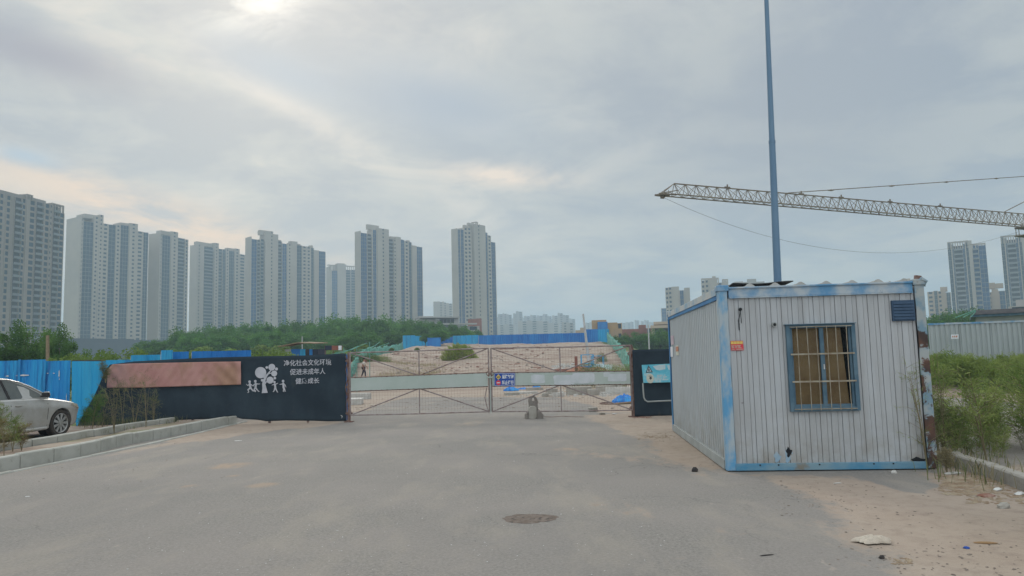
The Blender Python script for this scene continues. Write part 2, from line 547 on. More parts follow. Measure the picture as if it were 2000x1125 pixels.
mat['roof_sheet'] = M('roof_sheet', (0.46, 0.46, 0.44), (0.36, 0.35, 0.32), 2, 0.8)
mat['black_sheet'] = M('black_sheet', (0.03, 0.03, 0.035), (0.06, 0.06, 0.06), 2, 0.7)
mat['asphalt_sheet'] = mat['black_sheet']
mat['car_paint'] = M('car_paint', (0.46, 0.465, 0.45), (0.38, 0.375, 0.35), 2.2, 0.42, metal=0.35, spec=0.5, c3=(0.30, 0.28, 0.23), s3=1.2, lo3=0.58, hi3=0.8)
mat['car_glass'] = M('car_glass', (0.085, 0.10, 0.10), (0.12, 0.135, 0.125), 2.5, 0.5, spec=0.5)
mat['car_black'] = M('car_black', (0.02, 0.02, 0.022), (0.04, 0.038, 0.035), 4, 0.7)
mat['chrome'] = M('chrome', (0.62, 0.62, 0.60), (0.5, 0.5, 0.48), 5, 0.35, metal=0.7)
mat['rim'] = M('rim', (0.42, 0.43, 0.43), (0.30, 0.30, 0.28), 5, 0.5, metal=0.4)
mat['tyre'] = M('tyre', (0.035, 0.032, 0.03), (0.07, 0.06, 0.05), 6, 0.9)
mat['lamp_glass'] = M('lamp_glass', (0.45, 0.44, 0.38), (0.55, 0.50, 0.38), 6, 0.2, spec=0.6)
mat['amber'] = M('amber', (0.55, 0.28, 0.05), None)
mat['leaf_far'] = leaf_mat('leaf_far', (0.04, 0.125, 0.03), (0.12, 0.26, 0.055), 0.22)
mat['leaf_mid'] = leaf_mat('leaf_mid', (0.040, 0.105, 0.025), (0.12, 0.22, 0.05), 0.5)
mat['leaf_light'] = leaf_mat('leaf_light', (0.12, 0.20, 0.04), (0.24, 0.32, 0.08), 0.7)
mat['leaf_bright'] = leaf_mat('leaf_bright', (0.22, 0.30, 0.04), (0.38, 0.42, 0.09), 0.9, trans=0.5)
mat['weed_green'] = leaf_mat('weed_green', (0.11, 0.18, 0.04), (0.30, 0.36, 0.11), 2.2, lo=0.42, hi=0.58)
mat['weed_dull'] = leaf_mat('weed_dull', (0.10, 0.13, 0.05), (0.20, 0.20, 0.09), 2.0)
mat['weed_red'] = leaf_mat('weed_red', (0.20, 0.13, 0.075), (0.21, 0.20, 0.07), 1.4)
mat['straw'] = leaf_mat('straw', (0.28, 0.24, 0.13), (0.38, 0.33, 0.20), 3.0)
mat['bark'] = M('bark', (0.10, 0.075, 0.05), (0.16, 0.13, 0.10), 3, 0.95)
mat['stem'] = M('stem', (0.17, 0.14, 0.08), (0.24, 0.20, 0.12), 5, 0.9)
mat['skin'] = M('skin', (0.32, 0.17, 0.11), None)
mat['shirt'] = M('shirt', (0.62, 0.57, 0.50), None)
mat['trousers'] = M('trousers', (0.035, 0.03, 0.045), None)
mat['hair'] = M('hair', (0.012, 0.010, 0.010), None)
mat['plastic_bag'] = M('plastic_bag', (0.52, 0.46, 0.38), (0.42, 0.36, 0.29), 6, 0.6, bump=0.01, bscale=14)
mat['rock_dark'] = M('rock_dark', (0.03, 0.028, 0.028), (0.06, 0.05, 0.045), 20, 0.8)
mat['brick_bit'] = M('brick_bit', (0.22, 0.10, 0.07), (0.3, 0.2, 0.16), 10, 0.9)
mat['litter_white'] = M('litter_white', (0.62, 0.62, 0.60), (0.5, 0.5, 0.48), 12, 0.7)
mat['leaf_dry'] = M('leaf_dry', (0.24, 0.17, 0.11), (0.34, 0.28, 0.20), 5, 0.9, rnd=0.0)
mat['pebbles'] = M('pebbles', (0.28, 0.235, 0.195), (0.16, 0.135, 0.115), 6, 0.95)


def wall_dirty(name, base, dirt, side=False):
    """weathered painted sheet: dust, vertical run marks, grime low on the panel (local z)"""
    m, t, b = new_mat(name)
    tc = N(t, "ShaderNodeTexCoord").outputs["Object"]
    mp = N(t, "ShaderNodeMapping"); L(t, tc, mp.inputs[0]); mp.inputs["Scale"].default_value = (6, 6, 0.35)
    f1 = ramp(t, noise(t, mp.outputs[0], 1.6, 6, 0.65), [(0.42, 0.0), (0.75, 1.0)])
    f2 = ramp(t, noise(t, tc, 1.1, 5, 0.6), [(0.35, 0.0), (0.7, 1.0)])
    sp = N(t, "ShaderNodeSeparateXYZ"); L(t, tc, sp.inputs[0])
    low = ramp(t, mth(t, 'DIVIDE', sp.outputs[2], 2.7), [(0.0, 1.0), (0.16, 0.45), (0.4, 0.0)])
    lown = mth(t, 'MULTIPLY', low, ramp(t, noise(t, tc, 3.2, 6, 0.7), [(0.35, 0.0), (0.7, 0.9)]))
    col = mixc(t, mth(t, 'MULTIPLY', f1, 0.65), base, dirt)
    col = mixc(t, mth(t, 'MULTIPLY', f2, 0.35), col, tuple(x * 0.75 for x in base))
    col = mixc(t, lown, col, (0.24, 0.21, 0.16))
    spots = ramp(t, noise(t, tc, 9.0, 3, 0.5), [(0.74, 0.0), (0.78, 1.0)])
    col = mixc(t, mth(t, 'MULTIPLY', spots, 0.6), col, (0.12, 0.10, 0.09))
    L(t, col, b.inputs["Base Color"])
    b.inputs["Roughness"].default_value = 0.7
    b.inputs["Specular IOR Level"].default_value = 0.25
    bn = N(t, "ShaderNodeBump"); bn.inputs["Distance"].default_value = 0.004
    L(t, noise(t, tc, 5, 4, 0.5), bn.inputs["Height"]); L(t, bn.outputs[0], b.inputs["Normal"])
    return m


mat['wall_front'] = wall_dirty('wall_front', (0.44, 0.46, 0.475), (0.29, 0.285, 0.275))
mat['wall_side'] = wall_dirty('wall_side', (0.44, 0.475, 0.49), (0.34, 0.335, 0.325))
mat['wall_far'] = wall_dirty('wall_far', (0.38, 0.42, 0.42), (0.28, 0.30, 0.29))


def attr(t, name):
    a = N(t, "ShaderNodeAttribute"); a.attribute_name = name
    return a.outputs["Fac"]


def ground_material(name, use_road):
    m, t, b = new_mat(name)
    tc = N(t, "ShaderNodeTexCoord").outputs["Object"]
    fine = noise(t, tc, 42.0, 6, 0.75)
    mid_ = noise(t, tc, 5.0, 6, 0.65)
    big = noise(t, tc, 0.55, 5, 0.6)
    huge = noise(t, tc, 0.12, 4, 0.6)
    # dirt
    d1 = mixc(t, ramp(t, big, [(0.35, 0.0), (0.65, 1.0)]), (0.325, 0.264, 0.208), (0.38, 0.318, 0.26))
    d1 = mixc(t, ramp(t, mid_, [(0.48, 0.0), (0.7, 0.6)]), d1, (0.21, 0.165, 0.135))
    d1 = mixc(t, ramp(t, huge, [(0.45, 0.0), (0.65, 0.6)]), d1, (0.365, 0.285, 0.232))
    d1 = mixc(t, ramp(t, fine, [(0.58, 0.0), (0.72, 0.6)]), d1, (0.17, 0.14, 0.12))
    hgt = mth(t, 'ADD', fine, mth(t, 'MULTIPLY', mid_, 2.0))
    if use_road:
        mp = N(t, "ShaderNodeMapping"); L(t, tc, mp.inputs[0]); mp.inputs["Scale"].default_value = (1.0, 0.35, 1)
        mp.inputs["Rotation"].default_value = (0, 0, R(-12))
        streak = noise(t, mp.outputs[0], 1.1, 6, 0.65, 0.2)
        spk = noise(t, tc, 34.0, 6, 0.85)
        a1 = mixc(t, ramp(t, spk, [(0.36, 0.0), (0.66, 1.0)]), (0.155, 0.144, 0.130), (0.332, 0.310, 0.282))
        a1 = mixc(t, ramp(t, big, [(0.38, 0.0), (0.62, 0.55)]), a1, (0.28, 0.252, 0.23))
        a1 = mixc(t, ramp(t, huge, [(0.44, 0.0), (0.58, 0.35)]), a1, (0.185, 0.178, 0.168))
        a1 = mixc(t, ramp(t, streak, [(0.50, 0.0), (0.70, 0.7)]), a1, (0.32, 0.285, 0.24))
        spots = noise(t, mp.outputs[0], 4.2, 4, 0.6)
        a1 = mixc(t, ramp(t, spots, [(0.69, 0.0), (0.75, 0.7)]), a1, (0.38, 0.33, 0.28))
        peb = noise(t, tc, 21.0, 2, 0.5)
        a1 = mixc(t, ramp(t, peb, [(0.74, 0.0), (0.78, 0.7)]), a1, (0.06, 0.055, 0.05))
        # cracks
        vo = N(t, "ShaderNodeTexVoronoi"); vo.feature = 'DISTANCE_TO_EDGE'; vo.inputs["Scale"].default_value = 0.30
        nz = N(t, "ShaderNodeTexNoise"); nz.inputs["Scale"].default_value = 1.3; nz.inputs["Detail"].default_value = 6
        L(t, tc, nz.inputs["Vector"])
        vm = N(t, "ShaderNodeVectorMath", operation='ADD'); L(t, tc, vm.inputs[0]); L(t, nz.outputs["Color"], vm.inputs[1])
        L(t, vm.outputs[0], vo.inputs["Vector"])
        crack = ramp(t, vo.outputs["Distance"], [(0.0, 1.0), (0.004, 0.0)])
        crack = mth(t, 'MULTIPLY', crack, ramp(t, huge, [(0.48, 0.0), (0.6, 0.5)]))
        a1 = mixc(t, crack, a1, (0.06, 0.058, 0.055))
        a1 = mixc(t, mth(t, 'MULTIPLY', attr(t, "stain"), ramp(t, spots, [(0.4, 0.2), (0.62, 1.0)])), a1, (0.42, 0.30, 0.20))
        sand = mth(t, 'ADD', attr(t, "sand"), mth(t, 'MULTIPLY', mth(t, 'SUBTRACT', streak, 0.5), 1.3))
        sand = mth(t, 'ADD', sand, mth(t, 'MULTIPLY', mth(t, 'SUBTRACT', mid_, 0.5), 0.7))
        sf = ramp(t, sand, [(0.38, 0.0), (0.60, 1.0)])
        col = mixc(t, sf, a1, d1)
    else:
        g = attr(t, "green")
        mps = N(t, "ShaderNodeMapping"); L(t, tc, mps.inputs[0]); mps.inputs["Scale"].default_value = (0.35, 1.0, 1.0)
        st_ = noise(t, mps.outputs[0], 0.9, 7, 0.7, 0.3)
        d1 = mixc(t, ramp(t, st_, [(0.47, 0.0), (0.60, 0.8)]), d1, (0.215, 0.145, 0.115))
        d1 = mixc(t, ramp(t, st_, [(0.34, 0.6), (0.44, 0.0)]), d1, (0.42, 0.37, 0.32))
        gn = mth(t, 'ADD', g, mth(t, 'MULTIPLY', mth(t, 'SUBTRACT', big, 0.5), 0.9))
        gcol = mixc(t, ramp(t, mid_, [(0.35, 0.0), (0.65, 1.0)]), (0.075, 0.115, 0.035), (0.15, 0.18, 0.07))
        col = mixc(t, ramp(t, gn, [(0.42, 0.0), (0.6, 1.0)]), d1, gcol)
    L(t, col, b.inputs["Base Color"])
    b.inputs["Roughness"].default_value = 0.93
    b.inputs["Specular IOR Level"].default_value = 0.2
    bn = N(t, "ShaderNodeBump"); bn.inputs["Distance"].default_value = 0.008; bn.inputs["Strength"].default_value = 0.8
    L(t, hgt, bn.inputs["Height"]); L(t, bn.outputs[0], b.inputs["Normal"])
    return m


mat['road'] = ground_material('road_surface', True)
mat['dirt'] = ground_material('dirt_ground', False)

# ------------------------------------------------------------------ terrain
_rng = np.random.default_rng(5)


def sstep(a, b, x):
    t_ = np.clip((x - a) / (b - a), 0, 1)
    return t_ * t_ * (3 - 2 * t_)


_waves = [(_rng.uniform(0.05, 0.9), _rng.uniform(0, 6.28), _rng.uniform(0, 6.28)) for _ in range(26)]


def rough_h(X, Y):
    s = 0
    for k, ph, th in _waves:
        s = s + np.sin(k * (X * math.cos(th) + Y * math.sin(th)) + ph) / (0.35 + k * 2.2)
    return s / 6.0


def hill(X, Y):
    """height of the terrain at a point"""
    X = np.asarray(X, float); Y = np.asarray(Y, float)
    ramp_ = np.interp(Y, [0, 34, 48, 60, 75, 90, 105, 120, 135, 150, 156, 175, 210, 4000], [0, 0, 0.06, 0.22, 0.75, 1.5, 2.55, 3.5, 4.4, 5.15, 5.2, 3.6, 0.4, 0.0])
    side = sstep(-30, -16.5, X) * (1 - sstep(16.5, 27, X))
    h = ramp_ * side
    fine_ = (np.sin(X * 1.9 + np.sin(Y * 0.9) * 2) * np.sin(Y * 1.3 + X * 0.4) + 0.6 * np.sin(X * 3.3 - Y * 0.7) * np.sin(Y * 2.1 + 1)) * 0.07 * sstep(44, 60, Y) * (1 - sstep(145, 160, Y))
    bump = fine_ + rough_h(X, Y) * 0.35 * sstep(42, 75, Y) * (1 - sstep(150, 190, Y)) * (0.35 + 0.9 * side)
    # red berm on the left flank
    b1 = 1.1 * np.exp(-(((X + 16.5) / 3.6) ** 2 + ((Y - 92) / 10) ** 2)) + 0.7 * np.exp(-(((X + 14.5) / 3.0) ** 2 + ((Y - 76) / 6) ** 2))
    b2 = 0.45 * sstep(26, 29.5, Y) * (1 - sstep(38, 44, Y)) * sstep(13, 15.5, X)
    return h + bump + b1 + b2


def build_ground():
    xs = np.concatenate([[-2600, -1500, -800, -400, -220, -140, -100, -75], np.arange(-60, 60.1, 0.8), [75, 100, 140, 220, 400, 800, 1500, 2600]])
    ys = np.concatenate([[-60, -30, -10], np.arange(0, 200, 0.9), np.arange(200, 400, 20), [450, 600, 800, 1200, 1800, 2600]])
    X, Y = np.meshgrid(xs, ys)
    Z = hill(X, Y) - 0.02
    dip = (np.abs(X) < 60)
    green = np.clip(sstep(19, 26, np.abs(X + 1)) + sstep(160, 170, Y) , 0, 1)
    green = np.where((X > 6.2) & (Y < 60) & (Y > 8), 0.40, green)
    green = np.where((X > 10) & (Y > 20) & (Y < 140), 0.75, green)
    green = np.where((X > 8) & (X < 60) & (Y > 16.5) & (Y < 27), 0.12, green)
    green = np.where((X > -20) & (X < 16) & (Y > 20) & (Y < 158), 0.05, green)
    green = np.where((X < -12) & (Y < 40), 0.7, green)
    o = grid_obj("ground", X, Y, Z, mat['dirt'], {"green": green})
    tag(o, "pinkish dirt site and field running up to the raised blue hoarding", kind='structure')


build_ground()


def poly_sd(P, X, Y):
    """signed distance (inside positive) to polygon P"""
    P = np.array(P)
    d = np.full(X.shape, 1e9); inside = np.zeros(X.shape, bool)
    n = len(P)
    for i in range(n):
        a = P[i]; b = P[(i + 1) % n]
        ex, ey = b - a
        wx, wy = X - a[0], Y - a[1]
        t_ = np.clip((wx * ex + wy * ey) / max(ex * ex + ey * ey, 1e-9), 0, 1)
        d = np.minimum(d, (wx - ex * t_) ** 2 + (wy - ey * t_) ** 2)
        c = ((a[1] <= Y) & (b[1] > Y)) | ((b[1] <= Y) & (a[1] > Y))
        with np.errstate(divide='ignore', invalid='ignore'):
            xi = a[0] + (Y - a[1]) / (b[1] - a[1] + 1e-12) * ex
        inside ^= c & (X < xi)
    d = np.sqrt(d)
    return np.where(inside, d, -d)


def gpts(lst, z=0.0):
    return [tuple(gnd(px, py, z)[:2]) for px, py in lst]


def build_road():
    xs = np.arange(-13.0, 15.01, 0.07)
    ys = np.concatenate([np.arange(0.6, 24, 0.07), np.arange(24, 41, 0.2)])
    X, Y = np.meshgrid(xs, ys)
    Z = hill(X, Y) + 0.004
    sand = np.zeros(X.shape)
    polys = [
        ([(1150, 812), (1235, 806), (1325, 806), (1440, 928), (1500, 930), (1425, 924), (1345, 912), (1285, 884), (1262, 862), (1200, 838), (1160, 822)], 0.45),
        ([(1500, 930), (1560, 965), (1640, 1030), (1720, 1085), (1800, 1150), (2300, 1150), (2300, 930), (1900, 905), (1840, 925), (1790, 945), (1720, 940), (1660, 928)], 0.6),
        ([(-100, 940), (100, 912), (274, 872), (360, 852), (487, 821), (600, 822), (690, 824), (640, 832), (540, 840), (440, 856), (360, 866), (274, 880), (150, 902), (-100, 945)], 0.45),
        ([(690, 806), (720, 800), (760, 783), (810, 776), (1000, 776), (1080, 776), (1150, 790), (1170, 806), (1245, 806), (1500, 806), (1500, 722), (400, 722), (400, 806)], 0.5),
    ]
    for P, w in polys:
        sd = poly_sd(gpts(P), X, Y)
        sand = np.maximum(sand, np.clip(0.5 + sd / w * 0.5, 0, 1))
    for P, w, k in (([(1060, 868), (1130, 870), (1300, 896), (1420, 922), (1400, 938), (1250, 918), (1100, 892)], 0.5, 0.40),
                    ([(1165, 962), (1250, 975), (1340, 1008), (1530, 1045), (1500, 1064), (1330, 1048), (1230, 1015), (1160, 988)], 0.4, 0.42),
                    ([(1280, 1085), (1420, 1075), (1430, 1105), (1260, 1130)], 0.25, 0.38), ([(0, 970), (180, 950), (330, 925), (340, 935), (180, 968), (0, 992)], 0.5, 0.33),
                    ([(150, 1020), (230, 1005), (300, 1010), (200, 1026)], 0.15, 0.34), ([(700, 830), (1000, 815), (1150, 830), (900, 850)], 1.2, 0.30)):
        sd = poly_sd(gpts(P), X, Y)
        sand = np.maximum(sand, k * np.clip(0.5 + sd / w * 0.5, 0, 1))
    # a bare tongue of asphalt beside the container foot, the rest of the sand thinner to the right
    sd = poly_sd(gpts([(1690, 932), (1790, 930), (1830, 948), (1810, 966), (1760, 962)]), X, Y)
    sand = sand * (1 - np.clip(0.5 + sd / 0.25, 0, 1))
    sd = poly_sd(gpts([(1860, 985), (2000, 1000), (2100, 1090), (1960, 1070)]), X, Y)
    sand = sand * (1 - 0.4 * np.clip(0.5 + sd / 0.6, 0, 1))
    sand = np.where((X < -5.0) & (Y < 17), sand * 0.72, sand)
    sand = np.where(Y > 38.5, 1.0, sand)
    stain = np.zeros(X.shape)
    for (px, py, wx, wy) in ((450, 910, 45, 6), (515, 948, 30, 5), (370, 950, 14, 3), (455, 930, 12, 2.5), (520, 840, 30, 5), (1105, 878, 25, 3)):
        c = gnd(px, py)
        sx = wx / FOC * c.y
        sy = wy * c.y * c.y / (FOC * CAMZ)
        q = ((X - c.x) / sx) ** 2 + ((Y - c.y) / sy) ** 2
        stain = np.maximum(stain, np.clip(1.3 - q, 0, 1) * 0.6)
    o = grid_obj("road", X, Y, Z, mat['road'], {"sand": sand, "stain": stain})
    tag(o, "worn grey asphalt road with drifts of sand along its edges", kind='structure')


build_road()


# ------------------------------------------------------------------ kerbs
def kerb_line(name, pts, width, z0, z1, label, step=0.76, gap=0.022, m='kerb'):
    """pts = world (x,y) polyline along the near top edge; stones laid end to end"""
    P = [Vector((p[0], p[1], 0)) for p in pts]
    seg = [(P[i + 1] - P[i]).length for i in range(len(P) - 1)]
    tot = sum(seg)

    def pos(s):
        s = max(0, min(tot - 1e-6, s))
        for i, l in enumerate(seg):
            if s <= l:
                return P[i].lerp(P[i + 1], s / l)
            s -= l
        return P[-1]
    mb = MB(); rnd = random.Random(len(pts) * 7 + int(tot * 10))
    s = 0
    while s < tot - 0.2:
        a = pos(s + gap / 2); b = pos(min(s + step, tot) - gap / 2)
        d = (b - a).normalized(); nrm = Vector((-d.y, d.x, 0)) * width
        dz = rnd.uniform(-0.012, 0.012); off = nrm * rnd.uniform(-0.07, 0.07)
        a = a + off; b = b + off
        c = 0.02
        base = [a, b, b + nrm, a + nrm]
        mb.hexa([(p.x, p.y, z0) for p in base], [(p.x, p.y, z1 + dz - c) for p in base])
        ins = [a + d * c * 0.4 + nrm * 0.12, b - d * c * 0.4 + nrm * 0.12, b - d * c * 0.4 + nrm * 0.9, a + d * c * 0.4 + nrm * 0.9]
        mb.hexa([(p.x, p.y, z1 + dz - c + 0.0005) for p in base], [(p.x, p.y, z1 + dz) for p in ins])
        s += step
    o = mb.build(name, mat[m], None)
    tag(o, label, kind='structure')
    return o


KZ = 0.25
front_top = [(-160, 925), (0, 892), (82, 880), (179, 863), (246, 847), (321, 835), (360, 828), (420, 818), (464, 811)]
kerb_line("kerb", [tuple(gnd(x, y, KZ)[:2]) for x, y in front_top], 0.14, -0.05, KZ, "front kerb of pale concrete stones along the left road edge")
gut = [(-160, 962), (0, 926), (82, 909), (179, 890), (274, 871), (360, 852), (430, 835), (487, 822)]
kerb_line("gutter_strip", [tuple(gnd(x, y, 0.02)[:2]) for x, y in gut], 0.09, -0.05, 0.022, "thin flush concrete strip at the foot of the front kerb", 2.0, 0.01)
back_top = [(-150, 905), (0, 868), (107, 852), (165, 842), (255, 826), (342, 815)]
kerb_line("kerb", [tuple(gnd(x, y, KZ)[:2]) for x, y in back_top], 0.14, 0.0, KZ, "back kerb of pale concrete stones between the verge and the parked car")
rk = [(2300, 1060), (2120, 985), (2000, 932), (1930, 908), (1880, 893), (1850, 886), (1838, 872)]
kerb_line("kerb", [tuple(gnd(x, y, 0.17)[:2]) for x, y in rk][::-1], 0.16, -0.05, 0.17, "low dirty kerb running right from the container corner", 1.0, m='concrete')


def build_verge():
    a = gpts(front_top, KZ)
    a = [(x - 0.02, y + 0.10) for x, y in a]
    b = gpts(back_top + [(352, 812)], KZ)
    n = 60

    def res(P, n):
        P = np.array(P); d = np.r_[0, np.cumsum(np.hypot(*np.diff(P, axis=0).T))]
        s = np.linspace(0, d[-1], n)
        return np.interp(s, d, P[:, 0]), np.interp(s, d, P[:, 1])
    ax, ay = res(a, n); bx, by = res(b, n)
    v = np.linspace(0.02, 0.98, 9)[:, None]
    X = ax * (1 - v) + bx * v; Y = ay * (1 - v) + by * v
    Z = 0.11 + 0.03 * rough_h(X * 4, Y * 4)
    o = grid_obj("verge", X, Y, Z, mat['dirt'], {"green": np.full(X.shape, 0.42)})
    tag(o, "strip of bare earth between the two left kerbs", kind='structure')
    # ground behind the back kerb where the car stands
    c = gpts(back_top + [(352, 812)], KZ)
    cx, cy = res(c, n)
    far = np.array([(-26, 24.5), (-8, 21.9)])
    fx, fy = res(far, n)
    v = np.linspace(0.0, 1.0, 24)[:, None]
    X = cx * (1 - v) + fx * v; Y = (cy + 0.13) * (1 - v) + fy * v
    Z = 0.09 + 0.02 * rough_h(X * 3, Y * 3) - 0.085 * v ** 3
    o = grid_obj("parking_ground", X, Y, Z, mat['dirt'], {"green": np.full(X.shape, 0.30)})
    tag(o, "bare dirt behind the left kerbs where the car is parked", kind='structure')


build_verge()


# ------------------------------------------------------------------ towers
STOREY = 3.0


def roof_to_base(px, ty):
    """a plumb edge seen at column px near row ty meets the horizon at this column"""
    return px + (0.025 + 5.8e-5 * (px - 1000)) * (horizon(px) - ty)


class Tower:
    def __init__(self, name, label, cat, x0, D0, x1, D1=None, left=None, group=None, depth=14.0, wall='tower_wall', slab='tower_slab', glass='tower_glass'):
        self.ty = 455 if cat == 'tower' else (575 if x0 > 1285 else 640)
        x0, x1 = roof_to_base(x0, self.ty), roof_to_base(x1, self.ty)
        if left is not None: left = roof_to_base(left, self.ty)
        self.a = at(x0, horizon(x0), D0)
        if D1 is None:        # facade square to the line of sight
            xm = at((x0 + x1) / 2, horizon((x0 + x1) / 2), 1.0).x
            xr = at(x1, horizon(x1), 1.0).x
            D1 = (D0 + self.a.x * xm) / (1 + xr * xm)
        self.b = at(x1, horizon(x1), D1)
        self.a.z = self.b.z = 0
        d = (self.b - self.a); self.len = d.length
        self.d = d.normalized()
        self.root = empty(name, self.a, math.atan2(d.y, d.x), label, cat, group)
        if left is not None:  # depth such that the end wall reaches this column
            r_ = ray(left, horizon(left)); nx, ny = r_.y, -r_.x
            ux, uy = -self.d.y, self.d.x
            depth = -(self.a.x * nx + self.a.y * ny) / (ux * nx + uy * ny)
            print(name, 'end wall', round(depth, 1))
        self.depth = depth; self.m = (mat[wall], mat[slab], mat[glass]); self.wall = MB(); self.k = 0
        self.roof = MB()

    def u(self, px):
        px = roof_to_base(px, self.ty)
        r_ = ray(px, horizon(px))
        # intersect a + u*d with the vertical plane through the camera and the ray
        nx, ny = r_.y, -r_.x
        return (-(self.a.x * nx + self.a.y * ny)) / (self.d.x * nx + self.d.y * ny)

    def ztop(self, px, py):
        P = self.a + self.d * self.u(px)
        D = P.y
        return at(px, py, D).z

    def strip(self, p0, p1, ytop, kind, off=0.0, glass=None, z0=0.0, pier=0.18, sp=0.45, ypx=None, storey=STOREY):
        u0, u1 = self.u(p0), self.u(p1)
        z1 = self.ztop(ypx if ypx is not None else (p0 + p1) / 2, ytop)
        dep = self.depth - 0.013 * self.k
        self.k += 1
        v = -off                        # local y: outward is negative y
        w = u1 - u0
        if kind == 'w':
            self.wall.box(u0, v, z0, u1, dep, z1)
            self.wall.box(u0 + 0.25, v + 0.25, z1, u1 - 0.25, dep - 0.25, z1 + 0.6) if False else None
            return z1
        g = mat[glass] if glass else self.m[2]
        rec = 0.9 if kind == 'b' else 0.35
        self.wall.box(u0, v + rec + 0.05, z0, u1, dep, z1)          # body behind
        n = int((z1 - z0) / storey)
        top0 = z1 - n * storey
        pw = w * pier
        self.wall.box(u0, v, z0, u0 + pw, v + rec + 0.048, z1 - 0.003)
        self.wall.box(u1 - pw, v, z0, u1, v + rec + 0.048, z1 - 0.003)
        ia, ib = u0 + pw + 0.002, u1 - pw - 0.002
        pane = MB(); sl = MB()
        if kind == 's':         # small windows in a wall
            for i in range(n):
                zb = top0 + i * storey
                self.wall.box(ia, v + 0.02, z0 if i == 0 else zb - storey * 0.07, ib, v + rec - 0.06, zb + storey * sp)
            self.wall.box(ia, v + 0.02, z1 - storey * 0.07, ib, v + rec - 0.06, z1 - 0.003)
            pane.box(ia, v + rec - 0.05, z0, ib, v + rec + 0.04, z1 - 0.01)
            pane.build("window_column", g, self.root)
        elif kind == 'g':       # glazed band with thin floor lines
            for i in range(n + 1):
                zb = top0 + i * storey
                sl.box(ia, v + 0.16, zb - 0.30, ib, v + rec - 0.06, zb - 0.003)
            nm = max(1, int(w / 3.0))
            for j in range(1, nm + 1):
                xx = ia + (ib - ia) * j / (nm + 1)
                sl.box(xx - 0.10, v + 0.04, z0, xx + 0.10, v + rec - 0.01, z1 - 0.4)
            pane.box(ia, v + rec - 0.05, z0, ib, v + rec + 0.04, z1 - 0.01)
            pane.build("window_column", g, self.root)
            sl.build("mullions", self.m[1], self.root)
        elif kind == 'b':       # balconies
            for i in range(n):
                zb = top0 + i * storey
                sl.box(ia, v - 0.5, zb - 0.12, ib, v + rec - 0.02, zb + 0.05)
                sl.box(ia, v - 0.5, zb + 0.052, ib, v - 0.38, zb + storey * 0.34)
            sl.box(ia + 0.02, v + rec - 0.027, z0, ia + 0.08, v + rec - 0.0205, z1 - 0.02)
            pane.box(ia, v + rec - 0.019, z0, ib, v + rec + 0.04, z1 - 0.01)
            pane.build("window_column", g, self.root)
            sl.build("balcony_column", self.m[1], self.root)
        return z1

    def cap(self, p0, p1, y, h=2.5, inset=0.6):
        u0, u1 = self.u(p0), self.u(p1)
        z = self.ztop((p0 + p1) / 2, y)
        self.roof.box(u0, 0.9 + inset, z - h, u1, self.depth * 0.6, z)

    def frame(self, p0, p1, y, h, n=3):
        """open roof frame: posts and a top beam"""
        u0, u1 = self.u(p0), self.u(p1)
        z = self.ztop((p0 + p1) / 2, y)
        self.roof.box(u0, 0.12, z - 0.6, u1, 0.9, z)
        self.roof.box(u0, 4.1, z - 0.6, u1, 4.9, z)
        for i in range(n + 1):
            x = u0 + (u1 - u0 - 0.6) * i / n
            self.roof.box(x, 0.14, z - h, x + 0.6, 0.88, z - 0.602)
            self.roof.box(x + 0.01, 0.903, z - 0.55, x + 0.5, 4.097, z - 0.05)

    def done(self):
        self.wall.build("wall", self.m[0], self.root)
        if self.roof.v:
            self.roof.build("roof", self.m[0], self.root)
        return self.root


# 1: near tower at the left edge of the view
T = Tower("apartment_tower", "nearest apartment tower at the left edge of the photo, grey with many stacked balconies", "tower", -60, 330, 122, 384, wall='tower_wall_grey')
T.strip(-60, -30, 352, 'b', 0.3)
T.strip(-30, -8, 362, 'g', 0)
T.strip(-8, 2, 378, 's', 0.4, pier=0.2, sp=0.3)
T.strip(2, 6, 380, 'w', 0.2)
T.strip(6, 15, 382, 's', 0.5, pier=0.15, sp=0.28)
T.strip(15, 22, 384, 'w', 0.1)
T.strip(22, 38, 386, 'b', 0.6, glass='tower_dark', pier=0.06)
T.strip(38, 46, 388, 's', 0.2, pier=0.16, sp=0.25)
T.strip(46, 53, 390, 'w', 0.5)
T.strip(53, 64, 392, 's', 0.3, pier=0.1, sp=0.25)
T.strip(64, 80, 395, 'b', 0.7, glass='tower_dark', pier=0.06)
T.strip(80, 84, 396, 'w', 0.4)
T.strip(84, 93, 398, 's', 0.1, pier=0.12, sp=0.28)
T.strip(93, 98, 400, 's', 0.3, pier=0.25, sp=0.5)
T.strip(98, 112, 404, 'b', 0.7, glass='tower_dark', pier=0.06)
T.strip(112, 122, 416, 's', 0.2, pier=0.1, sp=0.22)
T.cap(-60, 50, 369, 5); T.cap(56, 90, 388, 4)
T.frame(48, 60, 380, 6, 2); T.frame(98, 122, 399, 7, 4)
T.done()

